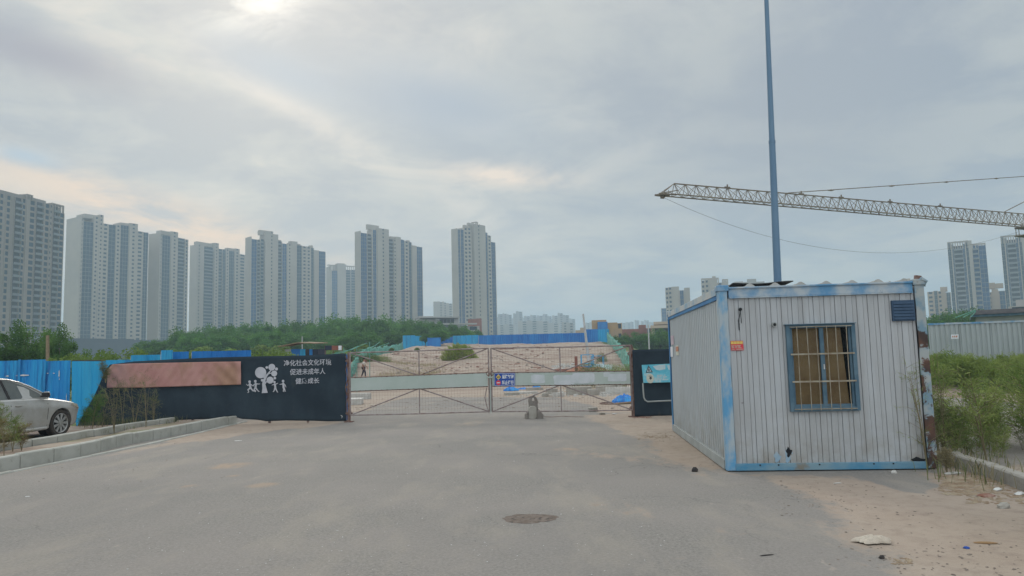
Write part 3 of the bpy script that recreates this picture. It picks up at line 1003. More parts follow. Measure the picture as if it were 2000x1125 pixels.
T = Tower("apartment_tower", "second tower from the left, blank cream end wall and two stepped bays", "tower", 155, 520, 288, 562, left=127)
T.strip(155, 156.5, 422, 'w', 0.3)
T.strip(156.5, 160, 427, 's', 0.2, pier=0.3)
T.strip(160, 181, 433, 'g', 0.0, pier=0.03)
T.strip(181, 190, 424, 's', 0.7, pier=0.28, sp=0.5)
T.strip(190, 198, 420, 's', 1.0, pier=0.3, sp=0.5)
T.strip(198, 210, 437, 's', 0.1, pier=0.25, sp=0.45)
T.strip(210, 224, 439, 'g', 0.0, pier=0.03)
T.strip(224, 233, 440, 's', 0.5, pier=0.28, sp=0.5)
T.strip(233, 250, 440, 'g', 0.1, pier=0.05)
T.strip(250, 266, 437, 's', 0.9, pier=0.36, sp=0.5)
T.strip(266, 278, 452, 's', 0.0, pier=0.2, sp=0.45)
T.strip(278, 288, 454, 'g', 0.3, pier=0.05)
T.cap(163, 197, 419, 3); T.cap(235, 265, 436, 3)
T.done()

T = Tower("apartment_tower", "third tower block from the left, cream blank end wall beside the pair of stepped bays", "tower", 310, 575, 366, 602, left=289)
T.strip(310, 311.5, 455, 'w', 0.3)
T.strip(311.5, 315, 458, 's', 0.3, pier=0.3)
T.strip(315, 332, 460, 'g', 0.0, pier=0.04)
T.strip(332, 345, 453, 's', 0.8, pier=0.36, sp=0.5)
T.strip(345, 360, 465, 'b', 0.2, glass='tower_glass', pier=0.05)
T.strip(360, 366, 468, 's', 0.4, pier=0.25, sp=0.3)
T.cap(316, 344, 452, 3)
T.done()

T = Tower("apartment_tower", "fourth tower block from the left with a wide bluish glazed balcony bay", "tower", 384, 640, 479, 690, left=370)
T.strip(384, 385.5, 478, 'w', 0.6)
T.strip(385.5, 390, 478, 's', 0.6, pier=0.25, sp=0.5)
T.strip(390, 397, 478, 'w', 0.6)
T.strip(397, 417, 483, 'b', 0.0, glass='tower_glass', pier=0.04)
T.strip(417, 425, 475, 's', 0.9, pier=0.34, sp=0.5)
T.strip(425, 434, 486, 'b', 0.1, glass='tower_glass', pier=0.06)
T.strip(434, 440, 487, 'g', 0.2, pier=0.05)
T.strip(440, 446, 487, 's', 0.5, pier=0.3, sp=0.5)
T.strip(446, 457, 490, 'g', 0.0, pier=0.05)
T.strip(457, 466, 486, 's', 0.8, pier=0.3, sp=0.45)
T.strip(466, 479, 497, 's', 0.1, pier=0.2, sp=0.4)
T.cap(386, 423, 474, 3); T.cap(446, 465, 485, 3)
T.done()


def stepped_tower(label, x0, D0, x1, D1, s, y0):
    """the two long stepped blocks share one plan; s scales the photo x span, y0 shifts tops"""
    T = Tower("apartment_tower", label, "tower", x0, D0, x1, D1)
    X = lambda q: x0 + (x1 - x0) * q
    for (a, b, y, kind, off, kw) in s:
        T.strip(X(a), X(b), y + y0, kind, off, **kw)
    return T, X


T = Tower("apartment_tower", "tall stepped tower block left of centre in the group, standing just right of the low gap at the tree line", "tower", 488, 590, 635, 642, left=478)

T.root['label'] = "widest stepped tower block, standing above the left part of the tree belt"
T.strip(488, 490, 462, 'w', 0.4)
T.strip(490, 501, 467, 'g', 0.0, glass='tower_blue', pier=0.03)
T.strip(501, 508, 468, 'b', 0.1, glass='tower_dark', pier=0.06)
T.strip(508, 516, 467, 'b', -0.2, glass='tower_glass', pier=0.08)
T.strip(516, 526, 453, 'w', 1.2)
T.strip(526, 531, 453, 's', 1.2, pier=0.25, sp=0.5)
T.strip(531, 541, 458, 'w', 1.2)
T.strip(541, 550, 471, 'b', 0.0, glass='tower_dark', pier=0.05)
T.strip(550, 559, 476, 'g', 0.3, glass='tower_blue', pier=0.06)
T.strip(559, 569, 477, 's', 0.9, pier=0.38, sp=0.5)
T.strip(569, 578, 473, 'w', 0.9)
T.strip(578, 589, 479, 'g', 0.0, glass='tower_glass', pier=0.06)
T.strip(589, 598, 481, 's', 0.4, pier=0.25, sp=0.45)
T.strip(598, 606, 482, 's', 0.2, pier=0.25, sp=0.45)
T.strip(606, 612, 484, 'g', 0.3, pier=0.1)
T.strip(612, 621, 489, 'w', 0.8)
T.strip(621, 635, 491, 'g', 0.1, glass='tower_blue', pier=0.06)
T.cap(508, 534, 450, 4); T.cap(534, 541, 458, 4); T.cap(541, 550, 468, 2); T.cap(568, 582, 471, 3); T.cap(583, 588, 476, 2); T.cap(607, 612, 479, 3)
T.done()

T = Tower("apartment_tower", "lower pale tower with an open roof frame, between the two widest stepped blocks", "tower", 645, 800, 694, 815, left=636)
T.strip(645, 647, 519, 'w', 0.5)
T.strip(647, 658, 528, 'g', 0.0, glass='tower_blue', pier=0.04)
T.strip(658, 674, 516, 'w', 0.9)
T.strip(674, 684, 527, 'b', 0.1, glass='tower_glass', pier=0.08)
T.strip(684, 694, 527, 'b', 0.3, glass='tower_glass', pier=0.08)
T.cap(659, 673, 514, 3); T.frame(640, 658, 517, 7, 4); T.frame(674, 694, 519, 5, 5)
T.done()

T = Tower("apartment_tower", "stepped tower over the middle of the tree belt with a deep blue strip", "tower", 702, 560, 824, 610, left=692)
T.strip(702, 703.5, 451, 'w', 0.4)
T.strip(703.5, 716, 455, 'g', 0.0, glass='tower_blue', pier=0.02)
T.strip(716, 726, 457, 'b', 0.0, glass='tower_dark', pier=0.08)
T.strip(726, 735, 449, 'g', 0.3, glass='tower_blue', pier=0.16)
T.strip(735, 743, 446, 'w', 1.2)
T.strip(743, 749, 447, 's', 1.2, pier=0.26, sp=0.5)
T.strip(749, 757, 448, 'w', 1.2)
T.strip(757, 768, 467, 'b', 0.0, glass='tower_dark', pier=0.06)
T.strip(768, 772, 468, 's', 0.6, pier=0.2, sp=0.5)
T.strip(772, 781, 463, 'w', 0.8)
T.strip(781, 789, 468, 'g', 0.0, glass='tower_blue', pier=0.05)
T.strip(789, 797, 471, 's', 0.4, pier=0.25, sp=0.45)
T.strip(797, 803, 473, 'g', 0.2, pier=0.1)
T.strip(803, 812, 480, 'w', 0.8)
T.strip(812, 824, 482, 'g', 0.1, glass='tower_blue', pier=0.06)
T.cap(720, 742, 439, 4); T.cap(742, 756, 446, 2); T.cap(765, 780, 462, 2); T.cap(797, 802, 469, 3)
T.done()

T = Tower("apartment_tower", "slim tall tower standing alone right of the other blocks, with twin blue glazed strips", "tower", 892, 545, 967, 585, left=881)
T.strip(892, 893.5, 446, 'w', 0.4)
T.strip(893.5, 899, 448, 'g', 0.0, glass='tower_blue', pier=0.10)
T.strip(899, 906, 448, 'g', 0.0, glass='tower_blue', pier=0.10)
T.strip(906, 913, 445, 's', 0.1, pier=0.2, sp=0.4)
T.strip(913, 920, 445, 's', 0.1, pier=0.2, sp=0.4)
T.strip(920, 924, 443, 'w', -1.5)
T.strip(924, 931, 440, 'w', 1.0)
T.strip(931, 935, 440, 's', 1.0, pier=0.22, sp=0.5)
T.strip(935, 946, 440, 'w', 1.0)
T.strip(946, 952, 454, 'g', 0.0, glass='tower_blue', pier=0.1)
T.strip(952, 958, 460, 's', 0.3, pier=0.2, sp=0.45)
T.strip(958, 967, 473, 'g', 0.1, glass='tower_blue', pier=0.08)
T.cap(910, 924, 440, 3); T.cap(918, 934, 436, 2); T.frame(930, 934, 433, 5, 1)
T.done()

o = Tower("commercial_block", "long dark podium wall at the foot of the left tower blocks", "building", 128, 470, 318, 520, wall='podium')
o.strip(128, 200, 661, 'w', 0.3); o.strip(200, 262, 662, 'w', 0.0); o.strip(262, 318, 664, 'w', 0.2); o.done()


def low_building(name, label, x0, D0, x1, D1, rows, wall='tower_wall', cat="building", group=None, depth=14):
    T = Tower(name, label, cat, x0, D0, x1, D1, wall=wall, depth=depth, group=group)
    for r_ in rows:
        T.strip(*r_[:5], **(r_[5] if len(r_) > 5 else {}))
    return T


T = low_building("apartment_block", "small beige mid-rise block just left of the slim lone tower", 847, 900, 884, None,
                 [(847, 860, 589, 'w', 0.3), (860, 864, 590, 's', 0.0), (864, 868, 589, 'w', 0.4), (868, 872, 591, 's', 0.0), (872, 877, 592, 'w', 0.4), (877, 884, 593, 's', 0.1)])
T.done()
# school-like white building with a stepped roofline
T = low_building("school_building", "low white building with flat stacked roof slabs at the foot of the slim lone tower", 812, 300, 938, 308,
                 [(812, 850, 624, 'w', 0.0), (850, 895, 622, 'g', 0.4, {'glass': 'tower_dark', 'sp': 0.3}), (895, 912, 636, 'w', 0.2), (912, 936, 637, 's', 0.5, {'pier': 0.2})], wall='far_wall')
u0, u1 = T.u(820), T.u(897)
z = T.ztop(860, 619)
T.roof.box(u0, -2.2, z - 0.5, u1, 12, z)
u0, u1 = T.u(845), T.u(928); z = T.ztop(880, 632)
T.roof.build('roof_slab', mat['far_wall'], T.root); T.roof = MB()
T.roof.box(u0, -3.2, z - 0.6, u1, -0.5, z)
u0, u1 = T.u(820), T.u(848); z = T.ztop(832, 617)
T.roof.build('roof_slab', mat['far_wall'], T.root); T.roof = MB()
T.roof.box(u0, 2, z - 3, u1, 12, z)
T.done()
T = low_building("brick_building", "red brick block beside the low white building, partly behind the lone tower's foot", 914, 345, 941, None, [(914, 930, 623, 'w', 0.0), (930, 941, 622, 'w', 0.3)], wall='brick')
T.done()

# hazy far skyline
rs = random.Random(11)


def sky_block(label, segs, D, wall='far_wall', group=None, name="high_rise"):
    x0 = segs[0][0]; x1 = segs[-1][1]
    T = Tower(name, label, "high-rise", x0, D, x1, None, wall=wall, depth=30, group=group)
    for i, (a, b, y) in enumerate(segs):
        w = b - a
        T.strip(a, a + w * 0.4, y, 'w', 1.0 + 0.3 * (i % 2))
        T.strip(a + w * 0.4, b, y + 0.8, 's', 0.0, pier=0.2, sp=0.45)
    T.done()


sky_block("far blue-grey high-rise just right of the lone tower, two towers wide", [(973, 982, 613), (982, 990, 612), (990, 1000, 614)], 1250)
sky_block("tallest pair in the far hazy skyline, with a small raised crown", [(1003, 1012, 612), (1008.5, 1021, 608)], 1200)
sky_block("far hazy slab block right of the crowned pair", [(1024, 1036, 617), (1036, 1048, 615)], 1300)
sky_block("far hazy block with a small central lift house", [(1049, 1061, 616), (1061, 1070, 613), (1070, 1078, 617)], 1350)
sky_block("far hazy high-rise with a capped crown, near the right end of the central skyline", [(1079, 1090, 616), (1090, 1100, 611), (1100, 1112, 615)], 1150)
sky_block("last hazy block at the right end of the central skyline", [(1112, 1124, 622)], 1300)
sky_block("pale gridded office block in front of the capped high-rise", [(1097, 1107, 629), (1107, 1120, 630)], 800, name="office_block")
sky_block("low pale slab in front of the far skyline beside the lone tower", [(969, 985, 634), (985, 1004, 633)], 1000, name="office_block")
sky_block("wide pale blocks in front of the far hazy skyline", [(1012, 1030, 627), (1030, 1050, 626), (1050, 1072, 627), (1072, 1092, 631)], 950, name="office_block")
sky_block("faintest long row of blocks filling the far skyline behind the others", [(968, 984, 619), (984.5, 1002, 621), (1002.5, 1022, 618), (1022.5, 1046, 621), (1046.5, 1066, 619), (1066.5, 1088, 622), (1088.5, 1108, 619), (1108.5, 1123, 623)], 1480)
sky_block("faint high-rise row behind the leaning white pole", [(1144, 1152, 630), (1152, 1160, 629)], 1400)
sky_block("faint distant blocks right of the ochre site building", [(1213, 1222, 630), (1222, 1232, 629), (1232, 1238, 628)], 1500)
sky_block("faint stepped distant blocks left of the beige terrace house", [(1240, 1249, 625), (1252, 1258, 627), (1259, 1268, 625), (1268, 1280, 629)], 1500)
# blocks over the container roof
T = low_building("apartment_block", "grey mid-rise block with a blue glazed bay above the container's left roof edge", 1300, 500, 1350, None,
                 [(1300, 1306, 562, 's', 0.1, {'pier': 0.2}), (1306, 1313, 561, 's', 0.3, {'pier': 0.2}), (1313, 1327, 560, 'w', 1.0), (1327, 1337, 567, 'g', 0.0, {'glass': 'tower_blue'}), (1337, 1348, 562, 'w', 0.6)])
T.done()
T = low_building("apartment_block", "pale mid-rise block with pierced roof parapet behind the container's near corner post", 1371, 480, 1440, None,
                 [(1371, 1378, 548, 's', 0.2, {'pier': 0.2}), (1378, 1386, 547, 's', 0.0, {'pier': 0.25}), (1386, 1403, 546, 'w', 0.8), (1403, 1412, 552, 'g', 0.0, {'glass': 'tower_blue'}), (1412, 1424, 549, 'w', 0.5), (1424, 1440, 556, 's', 0.1)])
T.frame(1371, 1406, 543, 4, 5); T.cap(1393, 1400, 539, 3); T.frame(1412, 1424, 545, 3, 2)
T.done()
T = low_building("water_tank_block", "row of low roof blocks with two blue boxes, left of the tall blue pole", 1436, 460, 1496, None,
                 [(1436, 1453, 550, 'w', 0.2, {'glass': None}), (1453, 1461, 551, 'w', 0.5), (1461, 1479, 545, 'w', 0.8), (1479, 1495, 550, 'w', 0.4)], wall='far_wall')
T.done()
T = low_building("high_rise", "narrow bluish block at the left end of the container roof", 1290, 700, 1302, None, [(1290, 1302, 602, 'g', 0.0, {'glass': 'tower_blue', 'pier': 0.1})])
T.done()
for (xa, xb, y_, lb) in ((1738, 1748, 549, "small peach-coloured block peeking over the container roof, leftmost of three"), (1757, 1766, 548, "small peach-coloured block peeking over the container roof, middle of three"), (1772, 1792, 544, "widest peach-coloured block peeking over the right end of the container roof")):
    T = low_building("apartment_block", lb, xa, 620, xb, None, [(xa, xa + (xb - xa) * 0.45, y_, 'w', 0.3), (xa + (xb - xa) * 0.45, xb, y_ + 2, 's', 0.0)], wall='peach')
    T.done()
T = low_building("apartment_block", "peach and cream block between the container's right post and the tall blue-glass tower", 1812, 520, 1858, None,
                 [(1812, 1824, 570, 's', 0.0, {'pier': 0.2}), (1824, 1833, 568, 'g', 0.3), (1833, 1840, 569, 's', 0.0), (1840, 1848, 567, 'w', 0.6), (1848, 1858, 571, 'g', 0.0, {'pier': 0.15})], wall='peach')
T.cap(1838, 1852, 560, 3)
T.done()


def blue_tower(label, x0, D, ytop, xs=1.0):
    T = Tower("apartment_tower", label, "tower", x0, D, x0 + 78 * xs, None, glass='tower_blue', group=None)
    a = x0
    T.strip(a, a + 7, ytop + 2, 'g', 0.0, pier=0.06, glass='tower_glass')
    T.strip(a + 7, a + 9, ytop + 6, 'w', 0.7)
    T.strip(a + 9, a + 12, ytop + 6, 'g', 0.1, pier=0.05)
    T.strip(a + 12, a + 29, ytop + 9, 'b', 0.3, pier=0.02, glass='tower_dark')
    T.strip(a + 29, a + 34, ytop + 5, 'g', 0.1, pier=0.05)
    T.strip(a + 34, a + 36, ytop + 4, 'w', 0.7)
    T.strip(a + 36, a + 41, ytop + 2, 'g', 0.0, pier=0.05, glass='tower_glass')
    T.strip(a + 41, a + 48, ytop - 1, 'w', 1.0)
    T.strip(a + 48, a + 60, ytop + 8, 'b', -0.3, pier=0.04, glass='tower_blue')
    T.strip(a + 60, a + 75, ytop + 8, 'g', 0.2, pier=0.04, glass='tower_blue')
    T.frame(a, a + 41, ytop, 5, 8); T.frame(a + 48, a + 75, ytop + 4, 4, 4)
    return T.done()


blue_tower("tall blue-glass tower with white balconies, the left of the two at the right edge", 1850, 480, 471)
blue_tower("tall blue-glass tower with white balconies cut by the right edge of the photo", 1955, 455, 459)
T = low_building("apartment_block", "peach block with a plain buff end wall between the two tall blue-glass towers", 1926, 500, 1966, None,
                 [(1926, 1938, 571, 's', 0.0), (1938, 1951, 565, 'w', 0.7), (1951, 1966, 568, 'g', 0.1, {'pier': 0.15, 'glass': 'tower_blue'})], wall='peach')
T.cap(1930, 1946, 552, 4); T.cap(1944, 1962, 553, 3)
T.done()
T = low_building("workshop_building", "white low building with small windows in front of the right blue-glass tower", 1968, 180, 2040, None, [(1968, 2040, 597, 's', 0.0, {'pier': 0.1, 'storey': 3.0}), (1983, 2000, 584, 'w', -3.0)], wall='far_wall')
T.done()

# mid-distance low buildings right of the hoarding
T = low_building("site_building", "ochre and blue two-tone site building behind the raised hoarding's right end", 1156, 230, 1215, None,
                 [(1156, 1167, 626, 'w', 0.2, {}), (1167, 1185, 629, 'w', 0.6, {}), (1187, 1206, 630, 'w', 0.0, {}), (1206, 1215, 631, 's', -0.3, {})], wall='ochre')
T.frame(1157, 1185, 625, 4, 2)
T.done()
mb = MB(); A = at(1167, 629, 228); B = at(1185, 629, 229); mb.box(A.x, 227.2, 5, B.x, 228.6, A.z)
o = mb.build("blue_cabin", mat['blue_sheet']); tag(o, "dark blue sheet cabin in front of the ochre site building", "cabin")
T = low_building("brick_building", "long low red brick building above the dark bushes right of the green net", 1192, 260, 1270, None, [(1192, 1248, 643, 'w', 0.0), (1248, 1262, 634, 'w', -2.0), (1262, 1272, 641, 's', 0.2)], wall='brick')
T.done()
T = low_building("terrace_house", "beige flat-roofed house with a recessed terrace, left of the container's back edge", 1272, 240, 1330, None, [(1272, 1276, 640, 'w', 0.4), (1276, 1330, 640, 'g', 0.0, {'pier': 0.05, 'glass': 'tower_dark'})], wall='peach')
u0, u1 = T.u(1271), T.u(1332); z = T.ztop(1280, 629)
T.roof.box(u0 + 1, -1.6, z - 0.9, u1, 10, z); z2 = T.ztop(1280, 636); T.roof.box(u0, -2.2, z2 - 0.9, u1, -0.6, z2)
T.done()
# shallow rooftops left of the ochre building
T = low_building("shed_row", "low pale rooftops directly behind the leaning white pole", 1124, 260, 1150, None, [(1124, 1133, 645, 'w', 0.0), (1133, 1142, 640, 'w', 0.5), (1142, 1150, 643, 'w', 0.0)], wall='peach')
T.done()


# ------------------------------------------------------------------ foliage
def leaf_quads(rng, centers, size, flat=0.0, aspect=1.0):
    n = len(centers)
    a = rng.normal(size=(n, 3)); a /= np.linalg.norm(a, axis=1)[:, None]
    b = rng.normal(size=(n, 3)); b -= (a * b).sum(1)[:, None] * a; b /= np.linalg.norm(b, axis=1)[:, None]
    s = size * rng.uniform(0.6, 1.3, n)[:, None]
    a = a * s * aspect; b = b * s
    return np.stack([centers - a - b * 0.15, centers - b, centers + a + b * 0.15, centers + b], 1)


def crown_pts(rng, n, rx, ry, rz, zc, nclump=26, cr=0.30):
    """leaf centres gathered in clumps over an uneven crown"""
    d = rng.normal(size=(nclump, 3)); d /= np.linalg.norm(d, axis=1)[:, None]
    d[:, 2] = np.abs(d[:, 2]) * np.where(rng.random(nclump) < 0.3, -0.8, 1)
    rr = rng.uniform(0.35, 0.95, nclump)[:, None]
    c = d * rr
    rad = cr * rng.uniform(0.7, 1.4, nclump)
    k = rng.integers(0, nclump, n)
    e = rng.normal(size=(n, 3)); e /= np.linalg.norm(e, axis=1)[:, None]
    e *= (rng.random(n) ** 0.45)[:, None]
    p = c[k] + e * rad[k][:, None] + rng.normal(size=(n, 3)) * 0.02
    p *= np.array([rx, ry, rz])
    p[:, 2] += zc
    p[:, 2] = np.maximum(p[:, 2], 0.05)
    return p


def make_tree(name, h, w, n, leaf, m, seed, low=0.1, label=None, cat="tree", group=None, trunk=True, nclump=28, cr=0.3):
    rng = np.random.default_rng(seed)
    root = empty(name, (0, 0, 0), 0, label, cat, group)
    rz = h * (1 - low) / 2 * 0.86
    zc = h - rz * 1.12
    p = crown_pts(rng, n, w / 2 * 0.82, w / 2 * 0.82, rz, zc, nclump, cr)
    quads_obj("crown", leaf_quads(rng, p, leaf, aspect=0.5), m, root)
    mb = MB()
    r0 = h * 0.022
    pts = [(0, 0, -0.3), (rng.normal() * 0.02 * h, 0, h * 0.25), (rng.normal() * 0.04 * h, rng.normal() * 0.03 * h, h * 0.55), (0, 0, h * 0.82)]
    mb.tube(pts, [r0, r0 * 0.8, r0 * 0.5, r0 * 0.12], 8)
    for i in range(6):
        an = rng.uniform(0, 6.28); z0 = h * rng.uniform(0.18, 0.5)
        l_ = w * rng.uniform(0.22, 0.38)
        mb.tube([(0, 0, z0), (math.cos(an) * l_ * 0.5, math.sin(an) * l_ * 0.5, z0 + h * 0.12), (math.cos(an) * l_, math.sin(an) * l_, z0 + h * 0.27)], [r0 * 0.45, r0 * 0.3, r0 * 0.08], 6)
    mb.build("trunk", mat['bark'], root)
    return root


TREE_COUNT = [0]


def place(proto, px, Y, ytop, h0, w=1.0, rz=None, label=None, group=None, base=None):
    X = xat(px, Y)
    zb = float(hill(X, Y)) if base is None else base
    zt = at(px, ytop, Y).z
    s = (zt - zb) / h0
    first = not proto.get('used')
    if first:
        proto['used'] = 1; o = proto
    else:
        o = copy_tree(proto)
    o.location = (X, Y, zb)
    o.scale = (s * w, s * w, s)
    TREE_COUNT[0] += 1
    o.rotation_euler = (0, 0, TREE_COUNT[0] * 2.39996 if rz is None else rz)
    if label: o['label'] = label
    if group: o['group'] = group
    return o


far_protos = [make_tree("tree", 12, 13, 15000, 0.21, mat['leaf_far'], 20 + i, 0.0, "round dark green tree in the long tree belt below the tower blocks", nclump=60, cr=0.24) for i in range(4)]
belt = [(322, 672), (342, 658), (366, 650), (392, 645), (420, 640), (450, 637), (480, 633), (512, 634), (545, 632), (575, 630), (602, 629), (634, 625), (664, 621), (694, 620), (722, 621), (750, 622), (778, 625), (806, 627), (834, 628), (862, 633), (886, 637), (908, 640), (930, 647)]
for i, (px, yt) in enumerate(belt):
    place(far_protos[i % 4], px, 185 + 9 * math.sin(i * 2.1), yt - 7, 12, 1.05 if px < 850 else 0.75, label="round dark green tree in the long tree belt below the tower blocks", group="trees of the long belt")
for i in range(22):
    px = 300 + i * 29.5
    place(far_protos[(i + 2) % 4], px, 150 + 8 * math.sin(i * 1.3), 645 + 6 * math.sin(i * 2.2) + (14 if px < 350 else 0), 12, 1.25, label="lower tree along the front of the long tree belt", group="front row of the tree belt")

for i in range(9):
    place(bush_far := (globals().get('bush_far') or make_tree("bush", 3, 4, 4200, 0.16, mat['leaf_light'], 90, 0.0, "x", "bush", nclump=30)), 400 + i * 52, 112 + 6 * math.sin(i * 2.9), 676 + 5 * math.sin(i * 1.9), 3, 1.1, label="light green bush at the foot of the tree belt", group="light bushes at the foot of the tree belt")
mid_protos = [make_tree("tree", 5, 4.5, 9000, 0.085, mat['leaf_mid'], 50 + i, 0.0, "x", nclump=34, cr=0.26) for i in range(2)]
place(mid_protos[0], 12, 46, 642, 5, 1.0, label="bushy green tree at the left edge behind the blue fence")
place(mid_protos[1], 50, 48, 622, 5, 0.9, label="tallest bushy tree on the left, in front of the nearest tower")
place(mid_protos[0], 84, 50, 640, 5, 0.85, label="bushy tree leaning by the wooden utility pole")
place(mid_protos[1], 112, 46, 628, 5, 0.62, label="slim bushy tree just right of the utility pole")
place(mid_protos[0], 135, 44, 662, 5, 0.85, label="low bushy tree tapering down to the dark podium wall")
place(mid_protos[1], -40, 45, 640, 5, 1.0, label="bushy tree mostly outside the left edge")

far_r = [(1216, 650), (1238, 644), (1262, 650), (1284, 640), (1303, 641), (1325, 640)]
for i, (px, yt) in enumerate(far_r):
    place(far_protos[i % 4], px, 165, yt + 1, 12, 1.1, label="dark green bushy tree in the clump between the green net and the container", group="dark trees right of the net")
for i, (px, yt) in enumerate([(1818, 618), (1838, 611), (1858, 606), (1880, 602), (1902, 600), (1920, 602), (1938, 608)]):
    place(far_protos[i % 4], px, 130, yt, 12, 1.0, label="green tree rising behind the pale corrugated fence on the right", group="trees behind the pale fence")

bush_protos = [make_tree("bush", 2.0, 2.6, 5200, 0.05, mat['leaf_light'], 70 + i, 0.0, "x", "bush", nclump=26) for i in range(2)]
for i, (px, yt, Y) in enumerate([(160, 682, 34), (185, 688, 33), (212, 684, 35), (236, 680, 36), (262, 686, 34), (290, 684, 36), (330, 680, 37), (365, 682, 37), (405, 678, 38), (440, 682, 37), (480, 679, 39), (520, 682, 38), (548, 681, 40)]):
    place(bush_protos[i % 2], px, Y, yt, 2.0, 1.0, label="pale green roadside bush showing over the left hoarding", group="bushes showing over the left hoarding")


def dome_bush(name, X, Y, w, h, n, leaf, m, seed, label, group=None, depth=1.0):
    """low fine-leaved mound"""
    rng = np.random.default_rng(seed)
    root = empty(name, (X, Y, float(hill(X, Y)) - 0.03), 0, label, "bush", group)
    d = rng.normal(size=(n, 3)); d /= np.linalg.norm(d, axis=1)[:, None]; d[:, 2] = np.abs(d[:, 2])
    lump = 1 + 0.14 * np.sin(d[:, 0] * 9 + seed) * np.cos(d[:, 1] * 7) + 0.08 * np.sin(d[:, 0] * 21 + d[:, 2] * 15)
    p = d * (rng.random(n) ** 0.3)[:, None] * lump[:, None] * np.array([w / 2, w / 2 * depth, h])
    quads_obj("foliage", leaf_quads(rng, p, leaf, aspect=0.25), m, root)
    mb = MB()
    for i in range(9):
        a = i * 0.7 + seed
        mb.tube([(0, 0, 0), (math.cos(a) * w * 0.18, math.sin(a) * w * 0.16, h * 0.4), (math.cos(a) * w * 0.3, math.sin(a) * w * 0.26, h * 0.75)], [0.03, 0.02, 0.006], 5)
    mb.build("stem", mat['stem'], root)
    return root


X = xat(897, 92)
dome_bush("bush", X, 92, 4.5, 1.95, 26000, 0.085, mat['leaf_bright'], 3, "yellow-green domed bush alone on the dirt rise behind the gate")
dome_bush("bush", xat(700, 78), 78, 1.5, 1.3, 3500, 0.05, mat['leaf_mid'], 4, "dark green round shrub just left of the walking person")
dome_bush("bush", xat(724, 77), 77, 2.0, 0.9, 3500, 0.05, mat['leaf_mid'], 5, "green shrub right behind the walking person")
dome_bush("bush", xat(742, 78), 78, 2.6, 0.75, 3500, 0.05, mat['leaf_light'], 6, "low spreading shrub to the right of the walking person")
dome_bush("bush", xat(1153, 60), 60, 2.8, 0.95, 5000, 0.04, mat['leaf_mid'], 7, "green weed clump at the foot of the leaning white pole")
dome_bush("bush", xat(1175, 84), 84, 1.4, 1.0, 3000, 0.04, mat['leaf_mid'], 8, "small dark shrub behind the blue waste heap")
for i, (px, Yb, w_, h_) in enumerate([(1190, 58, 2.2, 0.85), (1212, 57, 2.2, 0.9), (1232, 57, 1.8, 0.9)]):
    dome_bush("bush", xat(px, Yb), Yb, w_, h_, 3500, 0.03, mat['leaf_light'], 12 + i, "yellowish low weed clump behind the right gate leaf", "weed clumps behind the right gate leaf")


# ------------------------------------------------------------------ raised hoarding and nets
def corr_sheet(mb, A, B, z0a, z0b, h, pitch=0.3, amp=0.03, m=0):
    """corrugated sheet from A to B (Vectors, xy), bottom z0a..z0b"""
    d = (B - A); d.z = 0
    ln = d.length; d = d.normalized(); nn = Vector((d.y, -d.x, 0))
    prof = []
    k = 0; s = 0
    while s < ln:
        prof += [(s, 0), (s + pitch * 0.3, 0), (s + pitch * 0.42, amp), (s + pitch * 0.88, amp)]
        s += pitch
    prof = [(min(q, ln), a) for q, a in prof] + [(ln, 0)]
    vs = []; fs = []
    for i, (q, a) in enumerate(prof):
        P = A + d * q + nn * a
        f = q / ln
        zb = z0a * (1 - f) + z0b * f
        vs += [(P.x, P.y, zb), (P.x, P.y, zb + h)]
        if i: fs.append((2 * i - 2, 2 * i, 2 * i + 1, 2 * i - 1))
    mb.add(vs, fs, m)


def hoarding(name, label, pieces, cat="fence", post=True, pitch=0.35, amp=0.04):
    """pieces: (px0, px1, ytop0, ytop1, ybot, Y, material)"""
    P0 = at(pieces[0][0], pieces[0][4], pieces[0][5])
    root = empty(name, (P0.x, P0.y, P0.z), 0, label, cat)
    off = Vector((P0.x, P0.y, P0.z))
    for (a, b, t0, t1, yb, Y, mm) in pieces:
        A = at(a, yb, Y); B = at(b, yb - ROLL * (b - a), Y)
        zt = at((a + b) / 2, (t0 + t1) / 2, Y).z
        zb = min(float(hill(A.x, Y)), float(hill(B.x, Y)), A.z) - 0.1
        mb = MB()
        corr_sheet(mb, A - off, B - off, zb - off.z, zb - off.z, zt - zb, pitch, amp)
        ob = mb.build("panel", mat[mm], root)
        md = ob.modifiers.new("t", 'SOLIDIFY'); md.thickness = 0.012
        if post:
            pb = MB()
            pb.box(A.x - off.x - 0.05, A.y - off.y + 0.06, zb - off.z, A.x - off.x + 0.05, A.y - off.y + 0.16, zt - off.z - 0.04)
            pb.build("post", mat['pole_white'], root)
            rb = MB(); rb.box(A.x - off.x + 0.06, A.y - off.y + 0.07, zt - off.z - 0.3, B.x - off.x - 0.06, A.y - off.y + 0.12, zt - off.z - 0.22)
            rb.build("rail", mat['pole_white'], root)
    return root


